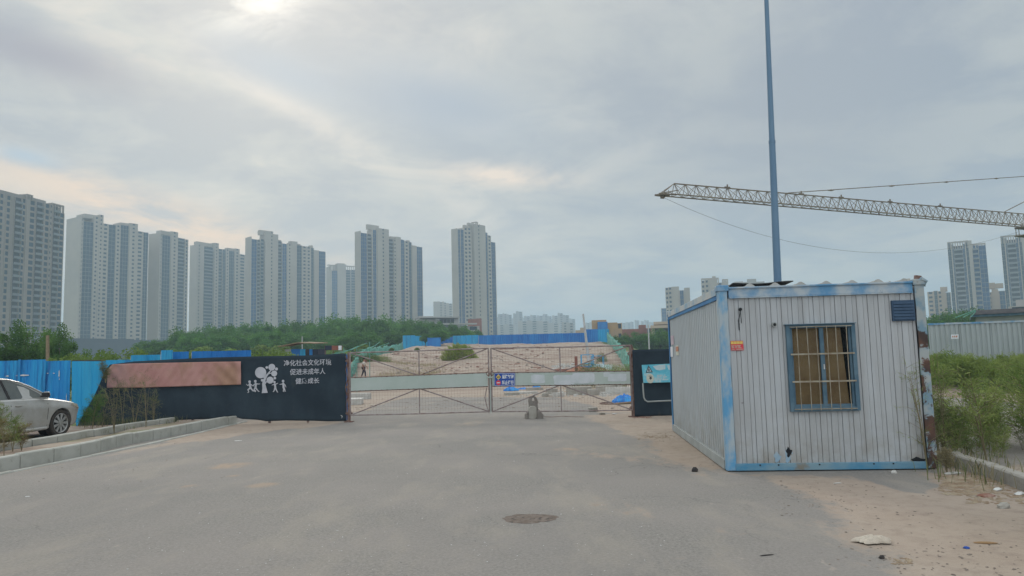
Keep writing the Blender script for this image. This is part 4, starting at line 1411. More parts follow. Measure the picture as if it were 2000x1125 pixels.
hoarding("site_hoarding", "light blue end section of the raised sheet hoarding above the left green net", [(787, 811, 655, 655, 676, 146, 'blue_sheet_pale'), (811, 835, 656, 656, 676, 146, 'blue_sheet_pale')])
hoarding("site_hoarding", "darker blue low section of hoarding behind the yellow-green bush", [(835, 866, 659, 659, 678, 150, 'blue_sheet'), (866, 885, 659, 657, 676, 152, 'blue_sheet')])
mb = MB(); A = at(835, 679, 140); B = at(860, 664, 140)
mb.box(0, 0, 0, B.x - A.x, 1.2, B.z - A.z + 0.2)
mb.box(-0.05, -0.05, B.z - A.z + 0.2, B.x - A.x + 0.05, 1.25, B.z - A.z + 0.28)
o = mb.build("storage_bin", mat['blue_sheet']); o.location = (A.x, A.y, float(hill(A.x, 140)) - 0.05)
tag(o, "blue boxy bin standing in front of the hoarding left of the yellow-green bush", "bin")
hoarding("site_hoarding", "pale blue two-panel section of hoarding right of the yellow-green bush", [(885, 910, 656, 655, 674, 149, 'blue_sheet_pale'), (910, 935, 655, 654, 674, 149, 'blue_sheet_pale')])
hoarding("site_hoarding", "long deep blue section of raised hoarding across the middle of the rise", [(935 + i * 14, 949 + i * 14, 655 - i * 0.35, 655 - i * 0.35, 674 - i * 0.35, 148, 'blue_sheet') for i in range(15)])
hoarding("site_hoarding", "taller blue corner section of hoarding right of the leaning pole", [(1145, 1168, 643, 643, 668, 140, 'blue_sheet'), (1168, 1190, 643, 643, 667, 140, 'blue_sheet_pale')])


def net(name, label, pts, h0, h1, m='net_green', seed=1, cat="net"):
    """crumpled netting hung along world points"""
    rng = np.random.default_rng(seed)
    P = np.array([tuple(p) for p in pts], float)
    d = np.r_[0, np.cumsum(np.hypot(np.diff(P[:, 0]), np.diff(P[:, 1])))]
    n = 200
    s = np.linspace(0, d[-1], n)
    cx = np.interp(s, d, P[:, 0]); cy = np.interp(s, d, P[:, 1]); cz = np.interp(s, d, P[:, 2])
    v = np.linspace(0, 1, 12)[:, None]
    hh = h0 + (h1 - h0) * s / d[-1] + 0.10 * np.sin(s * 1.9) + 0.12 * np.sin(s * 0.7 + 1)
    X = cx + 0 * v + 0.15 * np.sin(s * 2.1 + v * 5) + rng.normal(size=(12, n)) * 0.04
    Y = cy + 0 * v + 0.35 * np.sin(s * 2.6 + v * 4)
    Z = cz - 0.1 + v * hh
    o = grid_obj(name, X, Y, Z, mat[m], None, solid=0.01)
    return tag(o, label, cat)


def hp(px, Y, dz=0.0):
    X = xat(px, Y)
    return (X, Y, float(hill(X, Y)) + dz)


net("safety_net", "green netting stretched down the left flank of the rise to the gate post", [hp(787, 142), hp(765, 130), hp(745, 118), hp(735, 108), hp(715, 92), hp(700, 80), hp(683, 62)], 1.9, 0.9, seed=1)
mbn = MB()
for i, (px, Y) in enumerate([(668, 64), (690, 78), (712, 96), (735, 112), (755, 126)]):
    pass
net("safety_net", "pale green netting sagging from the hoarding's right corner down to the right gate post", [hp(1188, 138), hp(1196, 120), hp(1206, 100), hp(1215, 84), hp(1228, 66)], 1.9, 1.5, seed=2)
mbn = MB(); o0 = at(652, 692, 40)
for (xa, ya, xb, yb, Y) in ((640, 693, 700, 676, 41), (655, 689, 716, 670, 43), (668, 693, 735, 674, 44), (690, 697, 742, 668, 45), (684, 691, 712, 690, 42), (700, 684, 760, 670, 46)):
    a_, b_ = at(xa, ya, Y), at(xb, yb, Y + 2); m_ = (a_ + b_) / 2 - Vector((0, 0, 0.12))
    mbn.tube([a_ - o0, m_ - o0, b_ - o0], 0.018, 5)
for (xa, ya, yb, Y) in ((672, 700, 680, 42), (697, 704, 676, 43), (722, 700, 668, 45)):
    a_, b_ = at(xa, ya, Y), at(xa, yb, Y); a_.z = 0; mbn.tube([a_ - o0, b_ - o0], 0.02, 5)
o = mbn.build("rope_fence", mat['net_green']); o.location = o0
tag(o, "thin green ropes strung on rods behind the left gate post", "rope fence")


# ------------------------------------------------------------------ poles
def build_pole():
    Y = 26.0
    P = at(1515, 560, Y)
    top = at(1494.0, -120, Y)
    root = empty("light_mast", (P.x, Y, 0), 0, "tall tapering blue steel mast rising behind the white container cabin", "mast")
    root.rotation_euler = (0, math.atan2(at(1497.5, 0, Y).x - at(1482.5, 0, Y).x, at(1497, 0, Y).z), 0)
    mb = MB(); mb.box(-0.28, -0.28, -0.05, 0.28, 0.28, 0.06); mb.build("base_plate", mat['pole_blue'], root)
    z1 = at(1508, 277, Y).z
    mb = MB(); mb.tube([(0, 0, 0.062), (0, 0, z1)], [0.150, 0.113], 20); mb.build("lower_shaft", mat['pole_blue'], root, True)
    mb = MB(); mb.tube([(0, 0, z1 - 0.002), (0, 0, 17.5)], [0.104, 0.070], 20); mb.build("upper_shaft", mat['pole_blue'], root, True)
    mb = MB(); mb.tube([(0, 0, z1 - 0.05), (0, 0, z1 + 0.04)], 0.122, 20); mb.build("joint_collar", mat['pole_blue'], root, True)
    mb = MB()
    mb.tube([(-0.9, 0, 17.4), (0.9, 0, 17.4)], 0.04, 8)
    for s in (-0.8, 0.8):
        mb.box(s - 0.22, -0.16, 17.1, s + 0.22, 0.16, 17.32)
    mb.build("lamp_head", mat['pole_white'], root)


build_pole()


def simple_pole(name, label, px0, y0, px1, y1, Y, r0, r1, m, cat="pole", lean=True):
    A = at(px0, y0, Y); B = at(px1, y1, Y)
    zb = float(hill(A.x, Y))
    mb = MB(); mb.tube([(0, 0, -0.1), (B.x - A.x, 0, B.z - zb)], [r0, r1], 10)
    o = mb.build(name, mat[m], None, True); o.location = (A.x, Y, zb)
    return tag(o, label, cat)


simple_pole("utility_pole", "leaning pale pole standing on the rise in front of the hoarding", 1150, 692, 1139, 613, 75, 0.17, 0.09, 'pole_white')
simple_pole("utility_pole", "grey wooden utility pole among the trees behind the left blue fence", 96, 705, 93, 655, 40, 0.11, 0.08, 'wood')
simple_pole("utility_pole", "thin pole rising from the tin shed behind the black fence", 591, 690, 590, 657, 52, 0.04, 0.03, 'pole_white')
simple_pole("marker_post", "short red-topped post among the shrubs behind the walking person", 714, 720, 714, 703, 76, 0.10, 0.17, 'brick', "post")
simple_pole("marker_post", "short dark red post beside the pallets on the dirt rise", 1125, 712, 1125, 696, 62, 0.12, 0.12, 'brick', "post")
simple_pole("utility_pole", "thin pale street pole in front of the dark trees right of the net", 1267, 660, 1266, 634, 120, 0.14, 0.1, 'pole_white')


# ------------------------------------------------------------------ crane
def build_crane():
    D0 = 76.0
    tip_b = at(1283, 379, D0)
    H = tip_b.z
    # right reference: bottom chord at px 1990, y 440 at the same height
    r_ = ray(1990, 441)
    k = (H - CAMZ) / r_.z
    rb = CO + r_ * k
    ax = (rb - tip_b); ax.z = 0; Lr = ax.length; ax = ax.normalized()
    root = empty("tower_crane", (tip_b.x, tip_b.y, 0), math.atan2(ax.y, ax.x), "tower crane reaching its lattice jib across the sky from the right", "crane")
    LT = Lr + 13.0
    x0 = 2.3
    th0 = 1.28
    th1 = 1.75
    w = 1.15

    def top(x): return H + th0 + (th1 - th0) * min(x / Lr, 1.0)
    ch = MB(); lt = MB()
    n = int((LT - x0) / 1.42)
    xs = [x0 + (LT - x0) * i / n for i in range(n + 1)]
    # the chords: one above, two below
    ch.tube([(x0, 0, top(x0)), (Lr, 0, top(Lr)), (LT, 0, top(LT))], 0.075, 6)
    for s in (-1, 1):
        ch.tube([(x0 - 0.9, s * w / 2, H), (LT, s * w / 2, H)], 0.07, 6)
    for i, x in enumerate(xs):
        for s in (-1, 1):
            lt.tube([(x, s * w / 2, H), (x, 0, top(x))], 0.034, 4)
            if i < n:
                x2 = xs[i + 1]; xm = (x + x2) / 2
                lt.tube([(x, s * w / 2, H), (x2, 0, top(x2))], 0.028, 4)
                lt.tube([(x2, s * w / 2, H), (x, 0, top(x))], 0.028, 4)
        lt.tube([(x, -w / 2, H), (x, w / 2, H)], 0.03, 4)
        if i < n:
            lt.tube([(x, -w / 2, H), (xs[i + 1], w / 2, H)], 0.026, 4)
    ch.build("jib_chords", mat['crane'], root, True)
    lt.build("jib_lattice", mat['crane'], root)
    # nose frame with pulley platform
    nb = MB()
    for s in (-1, 1):
        nb.tube([(x0, 0, top(x0)), (0.4, s * 0.35, H + 0.02)], 0.04, 6)
        nb.tube([(x0, s * w / 2, H + 0.45), (0.0, s * 0.35, H)], 0.05, 6)
        nb.tube([(x0 + 0.3, s * w / 2, H), (0.0, s * 0.35, H - 0.08)], 0.06, 6)
    nb.box(0.2, -0.4, H - 0.14, 1.4, 0.4, H - 0.04); nb.box(0.5, -0.12, H - 0.42, 0.9, 0.12, H - 0.15)
    nb.tube([(1.0, 0, H), (1.0, 0, H + 0.55)], 0.03, 6); nb.tube([(1.5, 0, H), (1.5, 0, H + 0.55)], 0.03, 6)
    nb.build("jib_nose", mat['crane'], root)
    # small clamps and lamps on the top chord
    for x in (9.5, 20.5, 27.0, 35.5, 45.0):
        if x < LT:
            sb = MB(); z = top(x); sb.box(x - 0.35, -0.09, z + 0.05, x + 0.35, 0.09, z + 0.16); sb.box(x - 0.05, -0.05, z + 0.16, x + 0.08, 0.05, z + 0.42)
            sb.build("jib_clamp", mat['crane'], root)

    def along(px):
        # parameter along the jib axis seen at px
        rr = ray(px, 420)
        nx, ny = rr.y, -rr.x
        return (-(tip_b.x * nx + tip_b.y * ny)) / (ax.x * nx + ax.y * ny)

    def jib_z(px, py, x):
        P = Vector((tip_b.x, tip_b.y, 0)) + ax * x
        return at(px, py, P.y).z
    # tie bars up to the tower head
    MX = LT + 3.0
    x1, x2 = along(1540), along(2000)
    zt = jib_z(2000, 345, x2)
    sl = (zt - top(x1)) / (x2 - x1)
    headz = top(x1) + sl * (MX - x1)
    tb = MB(); tb.tube([(x1, 0, top(x1) + 0.05), (MX, 0, headz)], 0.05, 6)
    for q in (0.12, 0.3, 0.48, 0.66, 0.84):
        xx = x1 + (MX - x1) * q; zz = top(x1) + sl * (xx - x1)
        tb.tube([(xx - 0.5, 0, zz - 0.5 * sl), (xx, 0, zz), (xx + 0.5, 0, zz + 0.5 * sl)], [0.05, 0.12, 0.05], 6)
    tb.build("tie_bar", mat['crane'], root)
    x3, x4 = along(1962), along(2000)
    z4 = jib_z(2000, 396, x4); sl2 = (z4 - top(x3)) / (x4 - x3)
    tb = MB(); tb.tube([(x3, 0, top(x3) + 0.05), (min(MX, x3 + (headz - top(x3)) / max(sl2, 0.1)), 0, min(headz, top(x3) + sl2 * (MX - x3)))], 0.06, 6)
    tb.build("tie_bar", mat['crane'], root)
    # sagging hoist rope from nose to the trolley
    cb = MB(); xt = along(1985)
    pts = []
    for i in range(41):
        q = i / 40
        x = 0.8 + (xt - 0.8) * q
        px_ = 1300 + (1985 - 1300) * q
        P = Vector((tip_b.x, tip_b.y, 0)) + ax * x
        line = H - 0.3 + (-0.6) * q
        sag = 4.0 * q * (1 - q) * (3.9 + 0.9 * (1 - q))
        pts.append((x, 0, line - sag))
    cb.tube(pts, 0.018, 4); cb.build("sagging_rope", mat['cable'], root)
    # trolley under the jib
    tr = MB(); xt = along(1996)
    tr.box(xt - 0.8, -0.7, H - 0.35, xt + 1.6, 0.7, H - 0.12)
    for s in (-0.7, 0.0, 1.5):
        for q in (-0.6, 0.6):
            tr.tube([(xt + s, q, H - 0.2), (xt + s, q, H - 1.3)], 0.05, 6)
    tr.box(xt - 0.9, -0.75, H - 1.45, xt + 1.7, 0.75, H - 1.3)
    tr.build("trolley", mat['crane'], root)
    # mast and head outside the frame
    mm = MB(); hw = 0.85
    for sx in (-1, 1):
        for sy in (-1, 1):
            mm.tube([(MX + sx * hw, sy * hw, 0), (MX + sx * hw, sy * hw, H + 0.5)], 0.09, 6)
            mm.tube([(MX + sx * hw, sy * hw, H + 0.5), (MX, sy * 0.15, headz)], 0.08, 6)
    zz = 0.0; k2 = 0
    while zz < H - 1:
        for s in (-1, 1):
            a, b = (-1, 1) if k2 % 2 else (1, -1)
            mm.tube([(MX + a * hw, s * hw, zz), (MX + b * hw, s * hw, zz + 1.7)], 0.045, 4)
            mm.tube([(MX + s * hw, a * hw, zz), (MX + s * hw, b * hw, zz + 1.7)], 0.045, 4)
        zz += 1.7; k2 += 1
    mm.build("mast", mat['crane'], root)
    cj = MB()
    for s in (-1, 1):
        cj.tube([(MX, s * 0.6, H + 0.1), (MX + 13, s * 0.6, H + 0.1)], 0.09, 6)
    cj.tube([(MX, 0, headz), (MX + 12, 0, H + 0.2)], 0.05, 6)
    cj.box(MX + 9.5, -0.8, H - 1.6, MX + 12.5, 0.8, H + 0.05)
    cj.build("counter_jib", mat['crane'], root)


build_crane()

# ------------------------------------------------------------------ left fences
FZ = 0.0


def fence_y(px):      # plane of the black cloth fence
    return 21.55 + (675 - px) / 1000.0 * 1.6


def onf(px, py, dy=0.0):
    return at(px, py, fence_y(px) - dy)


def build_blue_fence():
    """blue sheet fence at the far left with a pale slanting panel at its right end"""
    A = at(-260, 705, 21.6); B = at(138, 704, 22.0)
    root = empty("sheet_fence", (B.x, B.y, 0), 0, "bright blue sheet-metal fence at the left behind the parked car", "fence")
    off = Vector((B.x, B.y, 0))
    n = 8
    for i in range(n):
        a = A.lerp(B, i / n); b = A.lerp(B, (i + 1) / n)
        a.z = b.z = 0
        px = -260 + 398 * (i + 0.5) / n
        zt = at(px, 704 + (2 if i % 2 else 0), a.y).z
        mb = MB(); corr_sheet(mb, a - off, b - off, 0.02, 0.02, zt, 0.22, 0.018)
        ob = mb.build("panel", mat['blue_fence'], root)
        md = ob.modifiers.new("t", 'SOLIDIFY'); md.thickness = 0.006
        pb = MB(); pb.box(a.x - off.x - 0.04, a.y - off.y - 0.045, 0, a.x - off.x + 0.04, a.y - off.y - 0.006, zt + 0.03)
        pb.build("post", mat['blue_fence'], root)
    # scuffed pale patches on the sheets
    sc = MB()
    for (x0, y0, x1, y1) in ((13, 733, 20, 736), (29, 731, 61, 735), (90, 728, 94, 730), (101, 728, 106, 730), (112, 722, 115, 738), (113, 739, 115, 742), (126, 768, 128, 790)):
        p = at(x0, y1, 21.90); q = at(x1, y0, 21.90)
        p.y = q.y = A.lerp(B, ((x0 + 260) / 398)).y - 0.03
        kk = 5
        vs = []
        for i in range(10):
            an = 2 * PI * i / 10
            vs.append(((p.x + q.x) / 2 + (q.x - p.x) / 2 * math.cos(an) * (0.8 + 0.3 * math.sin(i * 2.3)) - off.x, p.y - off.y, (p.z + q.z) / 2 + (q.z - p.z) / 2 * math.sin(an) * (0.85 + 0.2 * math.cos(i * 3.1))))
        sc.add([(x, y, z) for x, y, z in vs] + [(x, y + 0.004, z) for x, y, z in vs], [tuple(range(10)), tuple(range(19, 9, -1))] + [(i, (i + 1) % 10, (i + 1) % 10 + 10, i + 10) for i in range(10)])
    sc.build("bare_patch", mat['litter_white'], root)
    # pale panel
    q = [(141, 706), (205, 706), (203, 730), (183, 775), (150, 832), (146, 820)]
    Y0 = 21.45
    r2 = empty("torn_sheet", (at(170, 700, Y0).x, Y0, 0), 0, "lighter blue torn metal sheet with a slanting lower edge leaning at the fence end", "metal sheet")
    mb = MB(); n = 26
    vs = []; fs = []
    for i in range(n + 1):
        f = i / n
        px = 140 + 66 * f
        yb = float(np.interp(px, [140, 146, 150, 183, 203, 206], [800, 818, 833, 775, 730, 712]))
        yy = Y0 + 0.010 * math.sin(f * 22) + 0.012 * (i % 4 == 0)
        t_ = at(px, 705.5, yy); b_ = at(px, yb, yy)
        vs += [(b_.x - r2.location.x, b_.y - Y0, b_.z), (t_.x - r2.location.x, t_.y - Y0, t_.z)]
        if i: fs.append((2 * i - 2, 2 * i, 2 * i + 1, 2 * i - 1))
    mb.add(vs, fs)
    ob = mb.build("sheet", mat['blue_sheet_pale'], r2); md = ob.modifiers.new("t", 'SOLIDIFY'); md.thickness = 0.006
    mb = MB(); t0 = at(140, 705, Y0); t1 = at(200, 704.5, Y0)
    mb.tube([(t0.x - r2.location.x, 0.03, t0.z), (t1.x - r2.location.x, 0.03, t1.z)], 0.02, 6)
    mb.build("top_rail", mat['black_sheet'], r2)


build_blue_fence()
hoarding("sheet_fence", "blue sheet hoarding showing in a thin band above the black cloth fence", [
    (205, 255, 704, 702, 742, 24.6, 'blue_sheet_pale'), (255, 285, 694, 693, 740, 27.5, 'blue_sheet_pale'), (285, 314, 693, 693, 740, 27.7, 'blue_sheet_pale'), (314, 336, 684, 684, 740, 27.0, 'blue_sheet_pale'),
    (337, 368, 687, 687, 738, 27.3, 'blue_sheet'), (374, 412, 686, 686, 738, 27.6, 'blue_sheet'), (412, 450, 686, 685, 738, 27.6, 'blue_sheet'), (450, 490, 685, 684, 736, 27.6, 'blue_sheet')], pitch=0.2, amp=0.02)


def fold(s, z):
    return 0.014 * np.sin(s * 3.1 + z * 0.8) + 0.010 * np.sin(s * 7.3 + z * 1.7) + 0.010 * np.sin(z * 5.0 + s * 1.1)


def build_black_fence():
    root_p = onf(676, 822); root_p.z = 0
    root = empty("cloth_fence", root_p, 0, "black cloth fence printed with a white tree and children, left of the gate", "fence")
    n, k = 260, 26
    pxs = np.linspace(676, 150, n)
    X = np.zeros((k, n)); Y = X.copy(); Z = X.copy()
    for i, px in enumerate(pxs):
        yt = float(np.interp(px, [150, 206, 214, 260, 330, 420, 500, 600, 676], [826, 722, 712, 706, 702, 698, 696, 694, 690]))
        yb = float(np.interp(px, [150, 200, 330, 350, 430, 455, 475, 500, 520, 560, 600, 640, 676], [834, 838, 836, 820, 818, 812, 818, 820, 823, 821, 822, 823, 822]))
        t_ = onf(px, yt); b_ = onf(px, yb)
        for j in range(k):
            f = j / (k - 1)
            z = b_.z * (1 - f) + t_.z * f
            X[j, i] = t_.x - root_p.x; Z[j, i] = z
            Y[j, i] = t_.y - root_p.y + fold(t_.x, z) + 0.05 * (1 - f) ** 3 * math.sin(t_.x * 4.0)
    grid_obj("cloth", X, Y, Z, mat['black_cloth'], None, root, True, 0.006)
    # frame posts behind
    for i, px in enumerate((674, 600, 525, 450, 375, 300, 240)):
        p = onf(px, 760); yt = at(px, float(np.interp(px, [214, 260, 330, 420, 500, 600, 676], [714, 708, 704, 700, 698, 696, 692])), p.y)
        mb = MB(); mb.box(p.x - root_p.x - 0.03, p.y - root_p.y + 0.06, -0.05, p.x - root_p.x + 0.03, p.y - root_p.y + 0.12, yt.z)
        mb.build("post", mat['rust_steel'], root)
    # blue edge flap by the gate
    p = onf(676, 760); mb = MB(); mb.box(p.x - root_p.x + 0.005, -0.03, 0.06, p.x - root_p.x + 0.035, 0.07, 1.93)
    mb.build("edge_strip", mat['blue_sheet'], root)

    # prints, laid on the cloth
    def cloth_pt(px, py, lift=0.034):
        P = onf(px, py)
        return (P.x - root_p.x, P.y - root_p.y + float(fold(P.x, P.z)) - lift, P.z)
    prb = [MB()]

    def disc(cx, cy, r):
        m_ = 36
        vs = [cloth_pt(cx, cy)] + [cloth_pt(cx + r * math.cos(2 * PI * i / m_), cy - r * math.sin(2 * PI * i / m_)) for i in range(m_)]
        prb[0].add(vs, [(0, 1 + i, 1 + (i + 1) % m_) for i in range(m_)])

    def ribbon(pts, ws):
        """tapering stroke through pixel points"""
        P = np.array(pts, float); out = []
        for i in range(len(P)):
            d = P[min(i + 1, len(P) - 1)] - P[max(i - 1, 0)]
            d /= np.hypot(*d); nn = np.array([-d[1], d[0]])
            out.append((P[i] + nn * ws[i], P[i] - nn * ws[i]))
        for i in range(len(out) - 1):
            a, b = out[i]; c, d_ = out[i + 1]
            prb[0].add([cloth_pt(*a), cloth_pt(*b), cloth_pt(*d_), cloth_pt(*c)], [(0, 1, 2, 3)])
    for c in ((510.1, 727.8, 11.0), (522.0, 717.6, 2.5), (531.6, 717.2, 6.6), (540.8, 720.6, 2.9), (536.4, 729.4, 5.7), (528.6, 742.4, 6.8), (537.8, 738.3, 2.6), (513.2, 742.6, 2.6)):
        disc(*c)
    ribbon([(518, 767.5), (517.4, 758), (516.2, 750), (517.5, 742), (521.5, 734), (527, 727), (531, 722)], [6.0, 4.0, 3.2, 2.4, 1.9, 1.3, 0.7])
    ribbon([(517.5, 738), (517, 732), (519, 726)], [1.8, 1.0, 0.4])
    ribbon([(518, 750), (521, 746), (526, 743)], [1.5, 1.1, 0.6])
    ribbon([(524.5, 730), (529, 729), (533, 728)], [1.0, 0.8, 0.5])

    prb[0].build("tree_print", mat['print_white'], root)

    def child(x, y, s, pose):
        prb[0] = MB()
        """running silhouette, height about 26*s px, feet at y"""
        P = lambda a, b: (x + a * s, y + b * s)
        disc(x + pose['h'][0] * s, y + pose['h'][1] * s, 2.6 * s)
        ribbon([P(*q) for q in pose['t']], [1.5 * s, 2.4 * s, 2.1 * s, 2.2 * s][:len(pose['t'])])
        for l_ in pose['l']:
            ribbon([P(*q) for q in l_], [w_ * s for w_ in (1.7, 1.3, 0.9, 0.7)][:len(l_)])
        for l_ in pose['a']:
            ribbon([P(*q) for q in l_], [w_ * s for w_ in (1.1, 0.9, 0.5)][:len(l_)])
        prb[0].build("child_print", mat['print_white'], root)
    child(489, 767, 1.0, {'h': (-1, -21.5), 't': [(-1, -19), (-0.5, -16), (0, -12), (0.5, -8.5)], 'l': [[(0, -9), (-4.5, -6), (-3, -1), (-5.5, 0)], [(1, -9), (5, -4), (10, -3), (11, -5)]], 'a': [[(-1, -17), (-5, -14), (-7.5, -17)], [(0, -17), (4.5, -14), (7, -13)]]})
    child(500, 766, 1.0, {'h': (-0.5, -21.5), 't': [(-0.5, -19), (0.5, -16), (0, -12), (-0.5, -8.5)], 'l': [[(0, -9), (2.5, -5), (6, -1.5), (7.5, -1.5)], [(-0.5, -9), (-3.5, -5), (0, -1), (-2, -0.4)]], 'a': [[(0, -17), (5, -16), (9.5, -16.4)], [(0, -17), (-4, -14), (-6, -12)]]})
    child(538, 765, 0.86, {'h': (-1, -22), 't': [(-1, -19), (0, -16), (0.5, -12), (0.8, -8.5)], 'l': [[(0, -9), (-1.5, -4), (-3.5, 0), (-5, -0.4)], [(1, -9), (3, -4), (5.5, 1), (7, 1)]], 'a': [[(-0.5, -17), (-4, -16), (-7.5, -15)], [(0, -17), (4, -18), (7, -20)]]})
    child(554.5, 765, 0.95, {'h': (-0.5, -22), 't': [(-0.5, -19), (0, -16), (0.4, -12), (0.4, -8.5)], 'l': [[(0, -9), (1, -5), (-0.5, -1), (2, 0)], [(0.6, -9), (2.5, -5), (3.6, -1), (5, -1.2)]], 'a': [[(-0.5, -17), (-4, -15.5), (-8, -15)], [(0, -17), (4, -13.5), (5.6, -9)]]})
    for (s, x0, x1, yt0, yb0, yt1, yb1) in (("净化社会文化环境", 555.3, 647.5, 703.4, 715.2, 700.6, 713.0), ("促进未成年人", 567.2, 636.0, 720.5, 732.7, 718.6, 730.6), ("健康成长", 578.0, 624.4, 738.5, 750.4, 737.4, 748.6)):
        uv, fs = text_faces(s, 0.012)
        mb = MB()
        vs = []
        for u, v in uv:
            px = x0 + (x1 - x0) * u
            yb = yb0 + (yb1 - yb0) * u; yt = yt0 + (yt1 - yt0) * u
            vs.append(cloth_pt(px, yb + (yt - yb) * v, 0.038))
        mb.add(vs, fs)
        mb.build("slogan_text", mat['print_white'], root)
    # white tie at the lower right corner
    mb = MB(); a = cloth_pt(667, 820); b = cloth_pt(669, 813)
    mb.tube([a, b], 0.012, 6); mb.tube([(b[0], b[1], b[2]), (b[0] - 0.04, b[1] - 0.02, b[2] + 0.03)], 0.01, 6)
    mb.build("tie", mat['litter_white'], root)

    # pink banner hung on the cloth
    n, k = 150, 24
    bp = onf(345, 757); bp.z = bp.z
    X = np.zeros((k, n)); Y = X.copy(); Z = X.copy()
    for i, px in enumerate(np.linspace(472.5, 212, n)):
        yt = float(np.interp(px, [212, 222, 260, 330, 400, 472], [722, 711.5, 710, 708.5, 707, 706])); yb = float(np.interp(px, [212, 225, 280, 340, 472], [758, 757, 757, 755, 751]))
        for j in range(k):
            f = j / (k - 1)
            P = onf(px, yb * (1 - f) + yt * f)
            e = math.exp(-(((px - 450) / 26) ** 2)) + math.exp(-(((px - 225) / 14) ** 2))
            wr = 0.018 * e * math.sin((px - 450) * 0.20 + f * 9) + 0.008 * math.sin(px * 0.11 + f * 3) + 0.005 * math.sin(px * 0.35 - f * 11)
            X[j, i] = P.x - bp.x; Z[j, i] = P.z - bp.z; Y[j, i] = P.y - bp.y - 0.075 + wr
    o = grid_obj("banner", X, Y, Z, mat['pink_cloth'], None, None, True, 0.004)
    o.location = bp
    tag(o, "faded blank pink banner hung along the black cloth fence", "banner")


build_black_fence()


